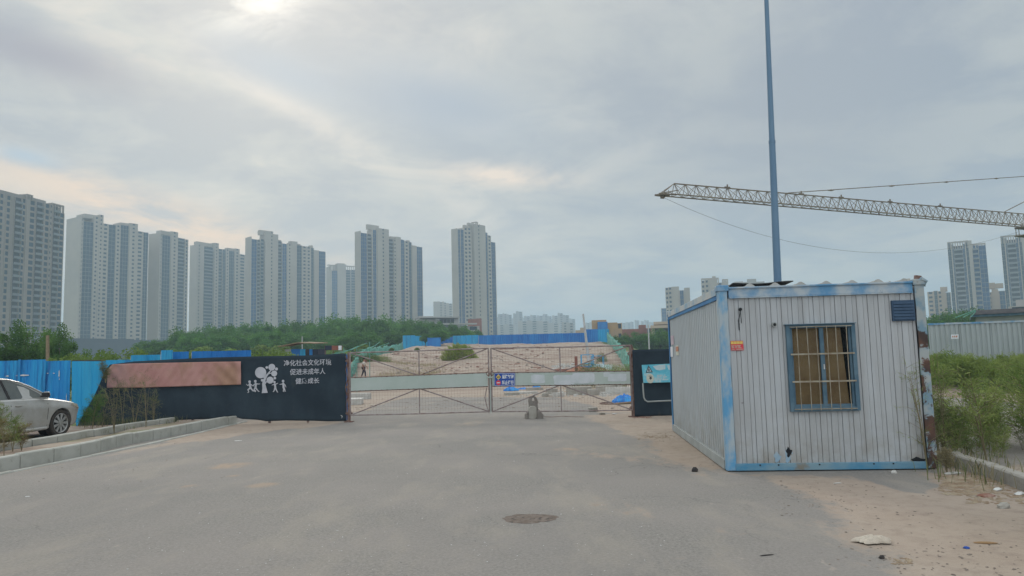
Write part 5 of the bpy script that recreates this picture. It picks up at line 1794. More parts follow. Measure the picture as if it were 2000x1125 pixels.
# ------------------------------------------------------------------ gate
def leaf(name, label, pa, pb, ya_t, yb_t, ya_b, yb_b, bt0, bt1, bb0, bb1, Ya, Yb, signs=False):
    """one gate leaf between pixel columns pa and pb"""
    A = at(pa, (ya_t + ya_b) / 2, Ya); B = at(pb, (yb_t + yb_b) / 2, Yb)
    Wd = math.hypot(B.x - A.x, B.y - A.y)
    ang = math.atan2(B.y - A.y, B.x - A.x)
    root = empty(name, (A.x, A.y, 0), ang, label, "gate")
    zt0, zt1 = at(pa, ya_t, Ya).z, at(pb, yb_t, Yb).z
    zb0, zb1 = at(pa, ya_b, Ya).z, at(pb, yb_b, Yb).z
    mt0, mt1 = at(pa, bt0, Ya).z, at(pb, bt1, Yb).z
    mb0, mb1 = at(pa, bb0, Ya).z, at(pb, bb1, Yb).z

    def ln(z0, z1, x): return z0 + (z1 - z0) * x / Wd
    r = 0.0225
    f = MB()
    f.tube([(0, 0, zb0), (0, 0, zt0)], r, 8); f.tube([(Wd, 0, zb1), (Wd, 0, zt1)], r, 8)
    f.tube([(0, 0, zt0), (Wd * 0.5, 0, (zt0 + zt1) / 2 - 0.01), (Wd, 0, zt1)], r * 0.9, 8)
    f.tube([(0, 0, zb0), (Wd * 0.5, 0, (zb0 + zb1) / 2 - 0.008), (Wd, 0, zb1)], r * 0.8, 8)
    f.build("frame", mat['gate_steel'], root, True)
    h = Wd / 2
    up = MB(); up.tube([(h, 0, ln(mt0, mt1, h)), (h, 0, ln(zt0, zt1, h))], r * 0.85, 8)
    up.tube([(h, 0, ln(zb0, zb1, h)), (h, 0, ln(mb0, mb1, h))], r * 0.7, 8)
    up.build("middle_upright", mat['gate_steel'], root, True)
    for pts in (((0, ln(zt0, zt1, 0)), (h, ln(mt0, mt1, h))), ((Wd, zt1), (h, ln(mt0, mt1, h))), ((0, zb0), (h, ln(mb0, mb1, h))), ((Wd, zb1), (h, ln(mb0, mb1, h)))):
        db = MB(); db.tube([(pts[0][0], 0.012, pts[0][1]), (pts[1][0], 0.012, pts[1][1])], r * 0.8, 8)
        db.build("brace", mat['gate_steel'], root, True)
    w = MB(); s = 0.0020
    nv = int(Wd / 0.082)
    for i in range(1, nv):
        x = Wd * i / nv
        w.tube([(x, 0.03, ln(zb0, zb1, x)), (x, 0.03, ln(zt0, zt1, x))], s, 4, cap=False)
    nh = 17
    for i in range(1, nh):
        q = i / nh
        w.tube([(0, 0.034, zb0 + (zt0 - zb0) * q), (h, 0.034, ln(zb0 + (zt0 - zb0) * q, zb1 + (zt1 - zb1) * q, h) + 0.004), (Wd, 0.034, zb1 + (zt1 - zb1) * q)], s, 4, cap=False)
    w.build("wire_mesh", mat['wire'], root)
    # sheet band with a slight dent
    pm = MB(); n = 30
    pm.hexa([(0.03, -0.042, ln(mb0, mb1, 0.03)), (Wd - 0.03, -0.042, ln(mb0, mb1, Wd)), (Wd - 0.03, -0.03, ln(mb0, mb1, Wd)), (0.03, -0.03, ln(mb0, mb1, 0.03))],
            [(0.03, -0.042, ln(mt0, mt1, 0.03)), (Wd - 0.03, -0.042, ln(mt0, mt1, Wd)), (Wd - 0.03, -0.03, ln(mt0, mt1, Wd)), (0.03, -0.03, ln(mt0, mt1, 0.03))])
    pm.build("band", mat['beam_paint'], root)
    rl = MB()
    for z0, z1 in ((mt0 + 0.012, mt1 + 0.012), (mb0 - 0.012, mb1 - 0.012)):
        rl.tube([(0.03, -0.012, z0), (Wd - 0.03, -0.012, z1)], 0.013, 6)
    rl.build("band_rail", mat['rust_steel'], root)
    # little ties along the band
    tb = MB()
    for i in range(1, 26):
        x = Wd * i / 26
        for z in (ln(mt0, mt1, x) + 0.004, ln(mb0, mb1, x) - 0.004):
            tb.box(x - 0.008, -0.05, z - 0.012, x + 0.008, -0.040, z + 0.014)
    tb.build("tie_wire", mat['rust_steel'], root)
    if signs:
        def X(px): return (px - pa) / (pb - pa) * Wd
        # erased white paint patches, ragged
        rr = random.Random(4)
        for (a, b, t_, bt) in ((1039, 1066, 731.0, 748.5), (1083, 1124, 731, 751), (1119, 1162, 727.5, 748), (1180, 1192, 726.5, 735), (1188, 1224, 729, 744)):
            vs = []; m_ = 40
            cx, cz = (X(a) + X(b)) / 2, 0
            zt = ln(at(pa, t_ + (pa - (a + b) / 2) * -0.0, Ya).z, at(pb, t_, Yb).z, cx)
            xm = (a + b) / 2
            zt = at(xm, t_, Ya).z; zb = at(xm, bt, Ya).z
            for i in range(m_):
                an = 2 * PI * i / m_
                c_, s_ = math.cos(an), math.sin(an)
                e = 0.28
                xx = cx + (X(b) - X(a)) / 2 * math.copysign(abs(c_) ** e, c_) * (1 + rr.uniform(-0.05, 0.04))
                zz = (zt + zb) / 2 + (zt - zb) / 2 * math.copysign(abs(s_) ** e, s_) * (1 + rr.uniform(-0.10, 0.04))
                vs.append((xx, -0.0460 - 0.0004 * (a % 7), zz))
            pt = MB(); pt.add([(cx, vs[0][1], (zt + zb) / 2)] + vs, [(0, 1 + i, 1 + (i + 1) % m_) for i in range(m_)])
            pt.build("paint_patch", mat['beam_patch'], root)
    return root, A, Wd, ang


GYL, GYM, GYR = 21.45, 21.25, 20.75
leaf("gate_leaf", "left leaf of the wire-mesh gate with a plain pale green band", 684, 955, 689, 680, 811, 804, 738.5, 728.5, 763.5, 754.0, GYL, GYM)
leaf("gate_leaf", "right leaf of the wire-mesh gate with white painted-over patches on its band", 960, 1233, 680, 674.5, 804, 801, 728.8, 725.5, 753.6, 749.8, GYM, GYR, True)


def gate_post(name, label, px, yb, yt, Y, w, m='rust_steel', extras=True):
    P = at(px, yb, Y)
    zt = at(px, yt, Y).z
    root = empty(name, (P.x, Y, 0), 0, label, "post")
    mb = MB(); mb.tube([(0, 0, 0), (0, 0, zt)], w, 10); mb.build("shaft", mat[m], root, True)
    mb = MB()
    for z in (0.25, 1.0, 1.75):
        mb.tube([(0, 0, z - 0.05), (0, 0, z + 0.05)], w * 1.5, 10)
        mb.box(-0.1, -0.02, z - 0.02, 0.1, 0.02, z + 0.02)
    mb.build("hinge", mat['rust_steel'], root)
    mb = MB(); mb.box(-0.13, -0.10, -0.01, 0.12, 0.10, 0.03); mb.build("foot_plate", mat['rust_steel'], root)
    return root


gate_post("gate_post", "rusty brown round post carrying the left gate leaf", 682, 822, 688, 21.5, 0.043)
r_ = gate_post("gate_post", "thick rusty post carrying the right gate leaf beside the black sheeted panel", 1237, 812, 673, 20.8, 0.05)
# thin bent rods tied between post and cloth fence
for (px, lb) in ((678.5, "thin bent rod tied between the left gate post and the black cloth"),):
    A = at(px, 820, 21.55); root = MB()
    pts = [(0.0, 0, 0.0), (-0.02, 0, 0.5), (0.03, 0, 1.05), (-0.03, 0, 1.5), (0.05, 0, 1.95)]
    root.tube(pts, 0.010, 6)
    root.tube([(0.03, 0.01, 0.5), (-0.04, 0.01, 1.0), (0.04, 0.01, 1.4), (-0.03, 0.01, 1.9)], 0.012, 6)
    o = root.build("tie_rod", mat['rust_steel']); o.location = (A.x, A.y - 0.05, 0.0); tag(o, lb, "rod")
A = at(1243.5, 812, 20.75)
mb = MB(); mb.tube([(0.02, 0, 0), (0.05, 0, 0.6), (0.0, 0, 1.2), (0.03, 0, 1.75), (-0.06, 0, 1.99)], 0.012, 6)
mb.tube([(-0.0, -0.02, 1.45), (0.07, -0.02, 0.8), (0.04, -0.02, 0.0)], 0.010, 6); mb.tube([(-0.13, 0, 1.80), (0.06, 0.0, 1.74), (0.16, 0, 1.72)], 0.014, 6)
o = mb.build("tie_rod", mat['rust_steel']); o.location = (A.x, A.y, 0); tag(o, "bent wires and rods wound round the right gate post", "rod")
# drop bolt and chain where the leaves meet
A = at(957.5, 742, 21.2)
root = empty("gate_latch", (A.x, A.y - 0.06, 0), 0, "sliding latch with a chain where the two gate leaves meet", "latch")
mb = MB(); mb.tube([(0, 0, 0.17), (0, 0, 1.28)], 0.014, 8); mb.build("bolt_rod", mat['beam_paint'], root)
mb = MB(); z = at(957, 737, 21.2).z; mb.tube([(-0.09, -0.01, z), (0.10, -0.01, z)], 0.018, 8); mb.build("slide_bar", mat['beam_paint'], root)
mb = MB(); z = at(957, 729, 21.2).z
for s in (-0.055, 0.055):
    pts = [(s + 0.045 * math.cos(a), -0.02, z + 0.06 * math.sin(a)) for a in [2 * PI * i / 12 for i in range(13)]]
    mb.tube(pts, 0.011, 6, cap=False)
mb.build("chain", mat['rust_steel'], root)
mb = MB(); mb.tube([(-0.10, -0.01, at(957, 757, 21.2).z), (-0.16, -0.01, 0.62), (-0.12, -0.01, 0.42), (-0.05, -0.01, 0.18)], 0.014, 6)
mb.build("bent_bar", mat['gate_steel'], root)


def sign_quad(q, name, label, cat, base, thick=0.006):
    """flat plate from four world corners (bl, br, tr, tl); returns root and a mapper"""
    org = (q[0] + q[1] + q[2] + q[3]) / 4
    nrm = (q[1] - q[0]).cross(q[3] - q[0]).normalized()
    if nrm.y > 0: nrm = -nrm
    root = empty(name, org, 0, label, cat)
    P = lambda u, v, l=0.0: quad_pt(q, u, v) - org + nrm * l
    mb = MB(); mb.hexa([P(0, 0, -thick), P(1, 0, -thick), P(1, 1, -thick), P(0, 1, -thick)], [P(0, 0), P(1, 0), P(1, 1), P(0, 1)])
    mb.build("plate", base, root)
    return root, P


def flat_shape(P, pts, l):
    mb = MB(); mb.add([P(u, v, l) for u, v in pts], [tuple(range(len(pts)))])
    return mb


def put_text(P, s, u0, v0, u1, v1, m, root, name="lettering", l=0.004, bold=0.02):
    uv, fs = text_faces(s, bold)
    mb = MB(); mb.add([P(u0 + (u1 - u0) * u, v0 + (v1 - v0) * v, l) for u, v in uv], fs)
    return mb.build(name, m, root)


def circ(cu, cv, ru, rv, n=28):
    return [(cu + ru * math.cos(2 * PI * i / n), cv + rv * math.sin(2 * PI * i / n)) for i in range(n)]


Ys = 21.25 - 0.10
q = [at(965.3, 754.2, 21.175), at(1006, 754.0, 21.10), at(1006, 728.2, 21.10), at(965.3, 728.4, 21.175)]
root, P = sign_quad(q, "road_closed_sign", "blue rectangular sign with white Chinese writing on the right gate leaf", "sign", mat['sign_blue'])
for a_, b_, c_, d_ in ((0.02, 0.03, 0.98, 0.05), (0.02, 0.95, 0.98, 0.97), (0.02, 0.05, 0.032, 0.95), (0.968, 0.05, 0.98, 0.95)):
    flat_shape(P, [(a_, b_), (c_, b_), (c_, d_), (a_, d_)], 0.003).build("border_line", mat['sign_white'], root)
flat_shape(P, [(0.08, 0.69), (0.20, 0.48), (0.32, 0.69), (0.20, 0.90)], 0.003).build("diamond_mark", mat['sign_yellow'], root)
put_text(P, "道路", 0.13, 0.63, 0.27, 0.75, mat['sign_black'], root, "diamond_lettering", 0.006)
flat_shape(P, circ(0.205, 0.255, 0.115, 0.19), 0.003).build("no_entry_disc", mat['sign_red'], root)
flat_shape(P, [(0.125, 0.225), (0.285, 0.225), (0.285, 0.285), (0.125, 0.285)], 0.006).build("no_entry_bar", mat['sign_white'], root)
put_text(P, "道路封闭", 0.37, 0.56, 0.93, 0.88, mat['sign_white'], root, bold=0.03)
put_text(P, "禁止通行", 0.37, 0.11, 0.93, 0.43, mat['sign_white'], root, bold=0.03)


# black sheeted panel right of the gate
def build_right_panel():
    P0 = at(1240, 813, 20.6); P1 = at(1330, 810, 20.2)
    root = empty("cloth_fence", (P0.x, P0.y, 0), 0, "black cloth covered fence panel between the right gate post and the container", "fence")
    n, k = 60, 26
    X = np.zeros((k, n)); Y = X.copy(); Z = X.copy()
    for i in range(n):
        f = i / (n - 1)
        x = (1 - f) * (P1.x + 0.9 - P0.x)
        for j in range(k):
            g = j / (k - 1)
            zt = at(1240, 683, 20.6).z
            X[j, i] = x; Z[j, i] = 0.03 + (zt - 0.03) * g
            Y[j, i] = -0.02 * x + 0.012 * math.sin(x * 5 + g * 3) + 0.014 * math.sin(g * 30) * max(0, g - 0.8) * 5 * math.sin(x * 3) + 0.006 * math.sin(x * 13)
    grid_obj("cloth", X, Y, Z, mat['black_cloth'], None, root, True, 0.006)
    mb = MB(); mb.box(-0.03, 0.05, 0, 0.03, 0.11, 1.9); mb.build("post", mat['rust_steel'], root)
    mb = MB(); mb.box(1.5, 0.05, 0, 1.56, 0.11, 1.9); mb.build("post", mat['rust_steel'], root)
    # pale hose pinned in a loop
    hs = MB()
    pts = [at(1255.5, 748, 20.45), at(1256.5, 765, 20.45), at(1257.5, 776, 20.45), at(1260, 781.5, 20.45), at(1265, 784.5, 20.45), at(1285, 783.5, 20.40), at(1320, 782, 20.35)]
    hs.tube([p - Vector((P0.x, P0.y, 0)) for p in pts], 0.022, 8)
    hs.build("conduit", mat['sill_grey'], root, True)
    # notice board
    Yb = 20.42
    q = [at(1256.5, 747.8, Yb), at(1330, 746.0, Yb - 0.05), at(1330, 709.5, Yb - 0.05), at(1253.3, 712.8, Yb)]
    r2, P = sign_quad(q, "warning_board", "pale blue weathered warning board on the black panel beside the container", "sign", mat['sign_cyan'])
    tri = [(0.085, 0.55), (0.27, 0.57), (0.172, 0.97)]
    flat_shape(P, tri, 0.003).build("warning_triangle", mat['sign_black'], r2)
    flat_shape(P, [(0.118, 0.60), (0.238, 0.61), (0.173, 0.87)], 0.005).build("triangle_face", mat['sign_pale'], r2)
    # digging figure
    fm = MB(); fm.add([P(u, v, 0.007) for u, v in ((0.150, 0.62), (0.165, 0.62), (0.175, 0.70), (0.19, 0.62), (0.205, 0.62), (0.185, 0.76), (0.165, 0.80), (0.155, 0.72))], [tuple(range(8))])
    fm.add([P(u, v, 0.007) for u, v in circ(0.172, 0.82, 0.008, 0.022, 10)], [tuple(range(10))])
    fm.build("digging_figure", mat['sign_black'], r2)
    flat_shape(P, circ(0.19, 0.24, 0.10, 0.27), 0.003).build("stop_disc", mat['sign_cream'], r2)
    put_text(P, "停", 0.145, 0.13, 0.235, 0.40, mat['sign_black'], r2, l=0.005, bold=0.03)
    put_text(P, "禁止", 0.36, 0.10, 0.64, 0.44, mat['sign_pale'], r2, l=0.003, bold=0.04)
    flat_shape(P, [(0.28, 0.90), (0.46, 0.97), (0.60, 0.96), (0.60, 0.72), (0.44, 0.66), (0.36, 0.70)], 0.0032).build("faded_print", mat['sign_pale'], r2)
    flat_shape(P, [(0.64, 0.92), (0.86, 0.93), (0.84, 0.68), (0.68, 0.67)], 0.0032).build("faded_print", mat['sign_pale'], r2)


build_right_panel()


# ------------------------------------------------------------------ container cabin
def build_container():
    A = gnd(1420.5, 922.5); B = gnd(1836, 918.5); C = gnd(1310.5, 843.5)
    ex = (B - A); Wd = ex.length
    ang = math.atan2(ex.y, ex.x)
    Ln = (C - A).length
    side = math.atan2(C.y - A.y, C.x - A.x) - PI / 2
    print("container W %.2f L %.2f ang %.3f side %.3f" % (Wd, Ln, ang, side), A, B, C)
    rot = (ang * 0.4 + side * 0.6)
    zt = at(1405, 561, A.y).z
    Hc = zt
    root = empty("container_cabin", (A.x, A.y, 0), rot, "white ribbed container cabin with peeling blue frame and a barred window", "cabin")
    print("H", Hc, "rot", rot)
    Ln = 6.0
    pw = 0.13
    # posts
    for (x, y, mm, lb) in ((0, 0, 'post_paint', None), (Wd - pw, 0, 'post_rusty', "heavily rusted corner post"), (0, Ln - pw, 'edge_blue', None), (Wd - pw, Ln - pw, 'post_paint', None)):
        mb = MB()
        n = 14; dent = random.Random(int(x * 10 + y))
        for i in range(n):
            z0, z1 = 0.02 + (Hc - 0.04) * i / n, 0.02 + (Hc - 0.04) * (i + 1) / n
            mb.box(x, y, z0, x + pw, y + pw, z1)
        mb = MB()
        # open angle-section post with rounded outer corner and slightly dented free edge
        prof = [(0.0, 0.0), (pw, 0.0), (pw, 0.02), (0.02, 0.02), (0.02, pw), (0.0, pw)]
        if x > 1: prof = [(pw - a, b) for a, b in prof][::-1]
        if y > 1: prof = [(a, pw - b) for a, b in prof][::-1]
        rows = []
        for i in range(n + 1):
            z = 0.02 + (Hc - 0.05) * i / n
            rows.append([(x + a + (dent.uniform(-0.006, 0.006) if (0.03 < a < pw and False) or (a in (0.0, pw) and b < 0.03 and 0 < i < n and x + a > 0.05 and x + a < Wd - 0.05) else 0), y + b, z) for a, b in prof])
        vs = [p for r_ in rows for p in r_]
        m_ = len(prof); fs = []
        for i in range(n):
            for j in range(m_):
                j2 = (j + 1) % m_
                fs.append((i * m_ + j, i * m_ + j2, (i + 1) * m_ + j2, (i + 1) * m_ + j))
        fs.append(tuple(range(m_))); fs.append(tuple(n * m_ + j for j in range(m_ - 1, -1, -1)))
        mb.add(vs, fs)
        o = mb.build("corner_post", mat[mm], root, bevel=0.006)
        if lb: o['label'] = lb
    # corner castings
    for (x, y) in ((0, 0), (Wd, 0), (0, Ln), (Wd, Ln)):
        mb = MB(); s = -1 if x else 1; t_ = -1 if y else 1
        mb.box(min(x - s * 0.02, x + s * 0.15), min(y - t_ * 0.02, y + t_ * 0.15), Hc - 0.06, max(x - s * 0.02, x + s * 0.15), max(y - t_ * 0.02, y + t_ * 0.15), Hc + 0.025)
        mb.build("corner_cap", mat['post_rusty'] if x else mat['top_beam'], root, bevel=0.01)
    # beams
    tb = 0.15
    mb = MB(); mb.box(pw + 0.022, 0.012, Hc - tb, Wd - pw - 0.022, 0.06, Hc - 0.02); mb.box(pw + 0.022, -0.012, Hc - 0.028, Wd - pw - 0.022, 0.075, Hc - 0.004)
    mb.box(pw + 0.022, -0.006, Hc - tb - 0.02, Wd - pw - 0.022, 0.064, Hc - tb - 0.002)
    mb.build("top_beam", mat['top_beam'], root, bevel=0.004)
    mb = MB(); mb.box(-0.006, pw + 0.022, Hc - 0.11, 0.06, Ln - pw - 0.022, Hc - 0.004); mb.build("side_top_beam", mat['side_beam'], root, bevel=0.004)
    mb = MB(); mb.box(0.004, pw + 0.022, Hc - 0.17, 0.05, Ln - pw - 0.022, Hc - 0.112); mb.build("side_lower_flange", mat['edge_blue'], root)
    bb = 0.115
    mb = MB(); mb.box(pw - 0.01, -0.014, 0.02, Wd - pw - 0.022, 0.05, bb); mb.build("bottom_beam", mat['bottom_beam'], root, bevel=0.005)
    mb = MB(); mb.box(-0.012, pw + 0.022, 0.02, 0.06, Ln - pw - 0.022, 0.16); mb.build("side_bottom_beam", mat['sill_grey'], root, bevel=0.005)
    mb = MB(); mb.box(pw, Ln - 0.06, 0.02, Wd - pw, Ln - 0.01, Hc - 0.02); mb.box(Wd - 0.06, pw, 0.02, Wd - 0.01, Ln - pw, Hc - 0.02)
    mb.build("rear_walls", mat['wall_side'], root)
    mb = MB(); mb.box(0.08, 0.08, 0.03, Wd - 0.08, Ln - 0.08, 0.08); mb.build("floor_slab", mat['wood'], root)
    # window opening in wall-local coords
    def loc(px, py, d=0.0):
        """pixel -> point on the front plane in local coords"""
        r_ = ray(px, py)
        n_ = Vector((math.sin(rot), -math.cos(rot), 0))
        o_ = Vector((A.x, A.y, 0)) + n_ * d
        k = (o_ - CO).dot(n_) / r_.dot(n_)
        P = CO + r_ * k - Vector((A.x, A.y, 0))
        return P.x * math.cos(rot) + P.y * math.sin(rot), P.z
    w0, wz1 = loc(1535, 637); w1, wz0 = loc(1675, 799)
    w0b, _ = loc(1545, 799); w1 = (loc(1669, 637)[0] + loc(1677, 797)[0]) / 2; w0 = (loc(1534, 637)[0] + loc(1547, 799)[0]) / 2
    print("window", w0, w1, wz0, wz1)
    # ribbed front wall: flat pans with narrow grooves, split around the window
    z0, z1 = bb - 0.01, Hc - tb - 0.015
    x = pw + 0.01; xe = Wd - pw - 0.01
    prof = []
    wide = True
    rr = random.Random(2)
    while x < xe:
        w_ = 0.088 if wide else 0.062
        wide = not wide
        y = 0.030 if not wide else 0.037
        prof.append((x, y)); prof.append((min(x + w_ - 0.006, xe), y))
        prof.append((min(x + w_ - 0.004, xe), 0.052)); prof.append((min(x + w_ - 0.001, xe), 0.052))
        x += w_
    mb = MB()

    def wall_piece(xa, xb, za, zb):
        pts = [(min(max(a, xa), xb), b) for a, b in prof]
        pts = [p for i, p in enumerate(pts) if i == 0 or abs(p[0] - pts[i - 1][0]) > 1e-6 or p[1] != pts[i - 1][1]]
        # keep only those inside
        pts = [(a, b) for a, b in pts if xa - 1e-9 <= a <= xb + 1e-9]
        vs = []; fs = []
        nz = max(2, int((zb - za) / 0.2))
        for a, b in pts:
            for k in range(nz + 1):
                z = za + (zb - za) * k / nz
                vs.append((a, b + 0.003 * math.sin(a * 5 + z * 3.1) + 0.002 * math.sin(z * 7 + a * 11), z))
        m_ = nz + 1
        for i in range(len(pts) - 1):
            if abs(pts[i + 1][0] - pts[i][0]) < 1e-7 and pts[i + 1][1] == pts[i][1]: continue
            for k in range(nz):
                fs.append((i * m_ + k, (i + 1) * m_ + k, (i + 1) * m_ + k + 1, i * m_ + k + 1))
        mb.add(vs, fs)
    wall_piece(prof[0][0], w0, z0, z1); wall_piece(w1, xe, z0, z1)
    wall_piece(w0, w1, z0, wz0); wall_piece(w0, w1, wz1, z1)
    o = mb.build("front_wall", mat['wall_front'], root)
    mb = MB(); mb.box(pw + 0.012, 0.075, z0, w0 - 0.01, 0.10, z1); mb.box(w1 + 0.01, 0.075, z0, xe, 0.10, z1)
    mb.box(w0 - 0.009, 0.075, z0, w1 + 0.009, 0.10, wz0 - 0.01); mb.box(w0 - 0.009, 0.075, wz1 + 0.01, w1 + 0.009, 0.10, z1)
    mb.build("wall_lining", mat['wall_side'], root)
    # trapezoid side wall
    mb = MB(); vs = []; fs = []
    y = pw + 0.01; ye = Ln - pw - 0.01; pts = []
    per = 0.185
    while y < ye:
        for dy, dx in ((0, 0.062), (0.055, 0.062), (0.085, 0.022), (0.155, 0.022)):
            pts.append((min(y + dy, ye), dx))
        y += per
    zs = [0.15, 0.8, 1.5, 2.1, Hc - 0.165]
    for a, b in pts:
        for z in zs:
            vs.append((b + 0.004 * math.sin(a * 1.7 + z * 2), a, z))
    m_ = len(zs)
    for i in range(len(pts) - 1):
        for k in range(m_ - 1):
            fs.append((i * m_ + k, (i + 1) * m_ + k, (i + 1) * m_ + k + 1, i * m_ + k + 1))
    mb.add(vs, fs); mb.build("side_wall", mat['wall_side'], root)
    mb = MB(); mb.box(0.075, pw, 0.1, 0.10, Ln - pw, Hc - 0.1); mb.build("wall_lining", mat['wall_side'], root)
    # roof of corrugated sheet whose wave ends peek over the beam
    mb = MB(); vs = []; fs = []
    n = 180
    for i in range(n + 1):
        x = 0.12 + (Wd - 0.24) * i / n
        ph = (x % 0.36) / 0.36
        z = Hc - 0.01 + (0.045 * max(0, math.sin(ph * PI * 2 - 0.3)) ** 1.5)
        vs += [(x, 0.07, z), (x, Ln - 0.05, z + 0.02)]
        if i: fs.append((2 * i - 2, 2 * i, 2 * i + 1, 2 * i - 1))
    mb.add(vs, fs)
    o = mb.build("roof", mat['roof_sheet'], root, True); md = o.modifiers.new("t", 'SOLIDIFY'); md.thickness = 0.004
    mb = MB(); vs = []; fs = []
    for i in range(n + 1):
        x = 0.16 + (Wd - 0.36) * i / n
        ph = (x % 0.36) / 0.36
        z = Hc - 0.003 + (0.050 * max(0, math.sin(ph * PI * 2 - 0.3)) ** 1.5)
        vs += [(x, 0.058, Hc - 0.02), (x, 0.058, z)]
        if i: fs.append((2 * i - 2, 2 * i, 2 * i + 1, 2 * i - 1))
    mb.add(vs, fs)
    o = mb.build("roof_closure", mat['roof_sheet'], root); md = o.modifiers.new("t", 'SOLIDIFY'); md.thickness = 0.008; md.offset = 0
    # torn flashing at the top right corner
    hb = MB(); hb.tube([(Wd - 0.06, 0.03, Hc - 0.01), (Wd - 0.02, 0.0, Hc + 0.025), (Wd + 0.025, 0.0, Hc - 0.01), (Wd + 0.01, 0.02, Hc - 0.08)], [0.035, 0.035, 0.035, 0.02], 8)
    hb.build("torn_flashing", mat['post_rusty'], root, True)
    hb = MB(); hb.tube([(Wd - 0.06, 0.05, Hc + 0.02), (Wd - 0.05, 0.05, Hc + 0.075)], 0.05, 10); hb.build("roof_stub", mat['rust_steel'], root, True)
    # window
    win = MB(); fr = 0.045
    win.box(w0 - 0.012, -0.022, wz0 - 0.02, w0 + fr, 0.06, wz1 + 0.012); win.box(w1 - fr, -0.022, wz0 - 0.02, w1 + 0.012, 0.06, wz1 + 0.012)
    win.box(w0 + fr + 0.001, -0.022, wz0 - 0.02, w1 - fr - 0.001, 0.06, wz0 + fr * 0.9); win.box(w0 + fr + 0.001, -0.022, wz1 - fr * 0.8, w1 - fr - 0.001, 0.06, wz1 + 0.012)
    xm = w0 + (w1 - w0) * 0.52
    wr = win.build("window", mat['win_frame'], root, bevel=0.004)
    sb = MB(); a0, a1 = w0 + fr + 0.002, w1 - fr - 0.002; b0, b1 = wz0 + fr * 0.9 + 0.002, wz1 - fr * 0.8 - 0.002
    sb.box(xm - 0.03, 0.008, b0, xm + 0.025, 0.05, b1)
    sb.box(a0, 0.012, b0, a0 + 0.03, 0.048, b1); sb.box(a1 - 0.03, 0.012, b0, a1, 0.048, b1)
    sb.box(a0 + 0.031, 0.012, b0, xm - 0.031, 0.048, b0 + 0.035); sb.box(xm + 0.026, 0.012, b0, a1 - 0.031, 0.048, b0 + 0.035)
    sb.build("sash", mat['win_frame'], wr)
    ck = MB(); ck.box(xm + 0.0, -0.004, (b0 + b1) / 2 - 0.03, xm + 0.012, 0.006, (b0 + b1) / 2 + 0.04); ck.build("sash_catch", mat['litter_white'], wr)
    gl = MB(); gl.box(a0 + 0.032, 0.038, b0 + 0.036, a1 - 0.032, 0.042, b1)
    gm, gt, gb = new_mat("pane_glass")
    gb.inputs["Base Color"].default_value = (0.8, 0.85, 0.86, 1); gb.inputs["Transmission Weight"].default_value = 1.0
    gb.inputs["Roughness"].default_value = 0.03; gb.inputs["IOR"].default_value = 1.1
    gl.build("pane", gm, wr)
    cd = MB()
    cd.add([(a0 + 0.0, 0.066, b0), (xm - 0.01, 0.066, b0), (xm - 0.01, 0.066, b1), (a0, 0.066, b1)], [(0, 1, 2, 3)])
    cd.add([(xm + 0.0, 0.069, b0), (xm + (a1 - xm) * 0.86, 0.069, b0), (xm + (a1 - xm) * 0.70, 0.069, b1), (xm, 0.069, b1)], [(0, 1, 2, 3)])
    o = cd.build("cardboard_backing", mat['cardboard'], wr); md = o.modifiers.new("t", 'SOLIDIFY'); md.thickness = 0.004; md.offset = -1
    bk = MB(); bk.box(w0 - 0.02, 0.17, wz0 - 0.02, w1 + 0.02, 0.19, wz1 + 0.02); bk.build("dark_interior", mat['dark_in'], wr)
    g = MB()
    for i in range(6):
        xg = a0 + (a1 - a0) * (i + 0.62) / 6.2
        xg += 0.006 * math.sin(i * 2.7)
        g.tube([(xg, -0.045, wz0 - 0.005), (xg + 0.004 * math.sin(i), -0.047, (wz0 + wz1) / 2), (xg, -0.045, wz1 - 0.01)], 0.0055, 6)
    for q_ in (0.335, 0.66):
        z = wz0 + (wz1 - wz0) * q_
        g.box(w0 + 0.03, -0.043, z - 0.011, w1 - 0.025, -0.038, z + 0.011)
    for q_ in (0.012, 0.985):
        z = wz0 + (wz1 - wz0) * q_
        g.box(w0 + 0.04, -0.042, z - 0.005, w1 - 0.04, -0.024, z + 0.005)
    g.build("security_bars", mat['grille'], wr)
    hd = MB(); hd.box(w0 - 0.03, -0.05, wz1 + 0.014, w1 + 0.02, 0.03, wz1 + 0.024); hd.build("drip_cap", mat['win_frame'], wr)
    # louvred vent
    v0, vz1 = loc(1742, 587); v1, vz0 = loc(1787, 626)
    vb = MB(); vb.box(v0 - 0.008, -0.012, vz0, v1 + 0.008, 0.045, vz1); ve = vb.build("louvre_vent", mat['vent'], root, bevel=0.004)
    lv = MB(); nl = 6
    for i in range(nl):
        za = vz0 + 0.015 + (vz1 - vz0 - 0.03) * i / nl; zb = za + (vz1 - vz0 - 0.03) / nl
        lv.hexa([(v0 + 0.01, -0.014, za), (v1 - 0.01, -0.014, za), (v1 - 0.01, -0.0125, za + 0.002), (v0 + 0.01, -0.0125, za + 0.002)], [(v0 + 0.01, -0.022, za + 0.006), (v1 - 0.01, -0.022, za + 0.006), (v1 - 0.01, -0.014, zb - 0.006), (v0 + 0.01, -0.014, zb - 0.006)])
    lv.build("louvre_slats", mat['vent'], ve)
    # small pipe outlet
    a, b = loc(1512, 634)
    pb_ = MB(); pb_.tube([(a, -0.03, b), (a, 0.04, b)], 0.034, 16); po = pb_.build("pipe_outlet", mat['sill_grey'], root, True)
    pb_ = MB(); pb_.tube([(a, -0.0325, b), (a, -0.0305, b)], 0.022, 14); pb_.build("pipe_bore", mat['dark_in'], po)
    a, b = loc(1446, 604)
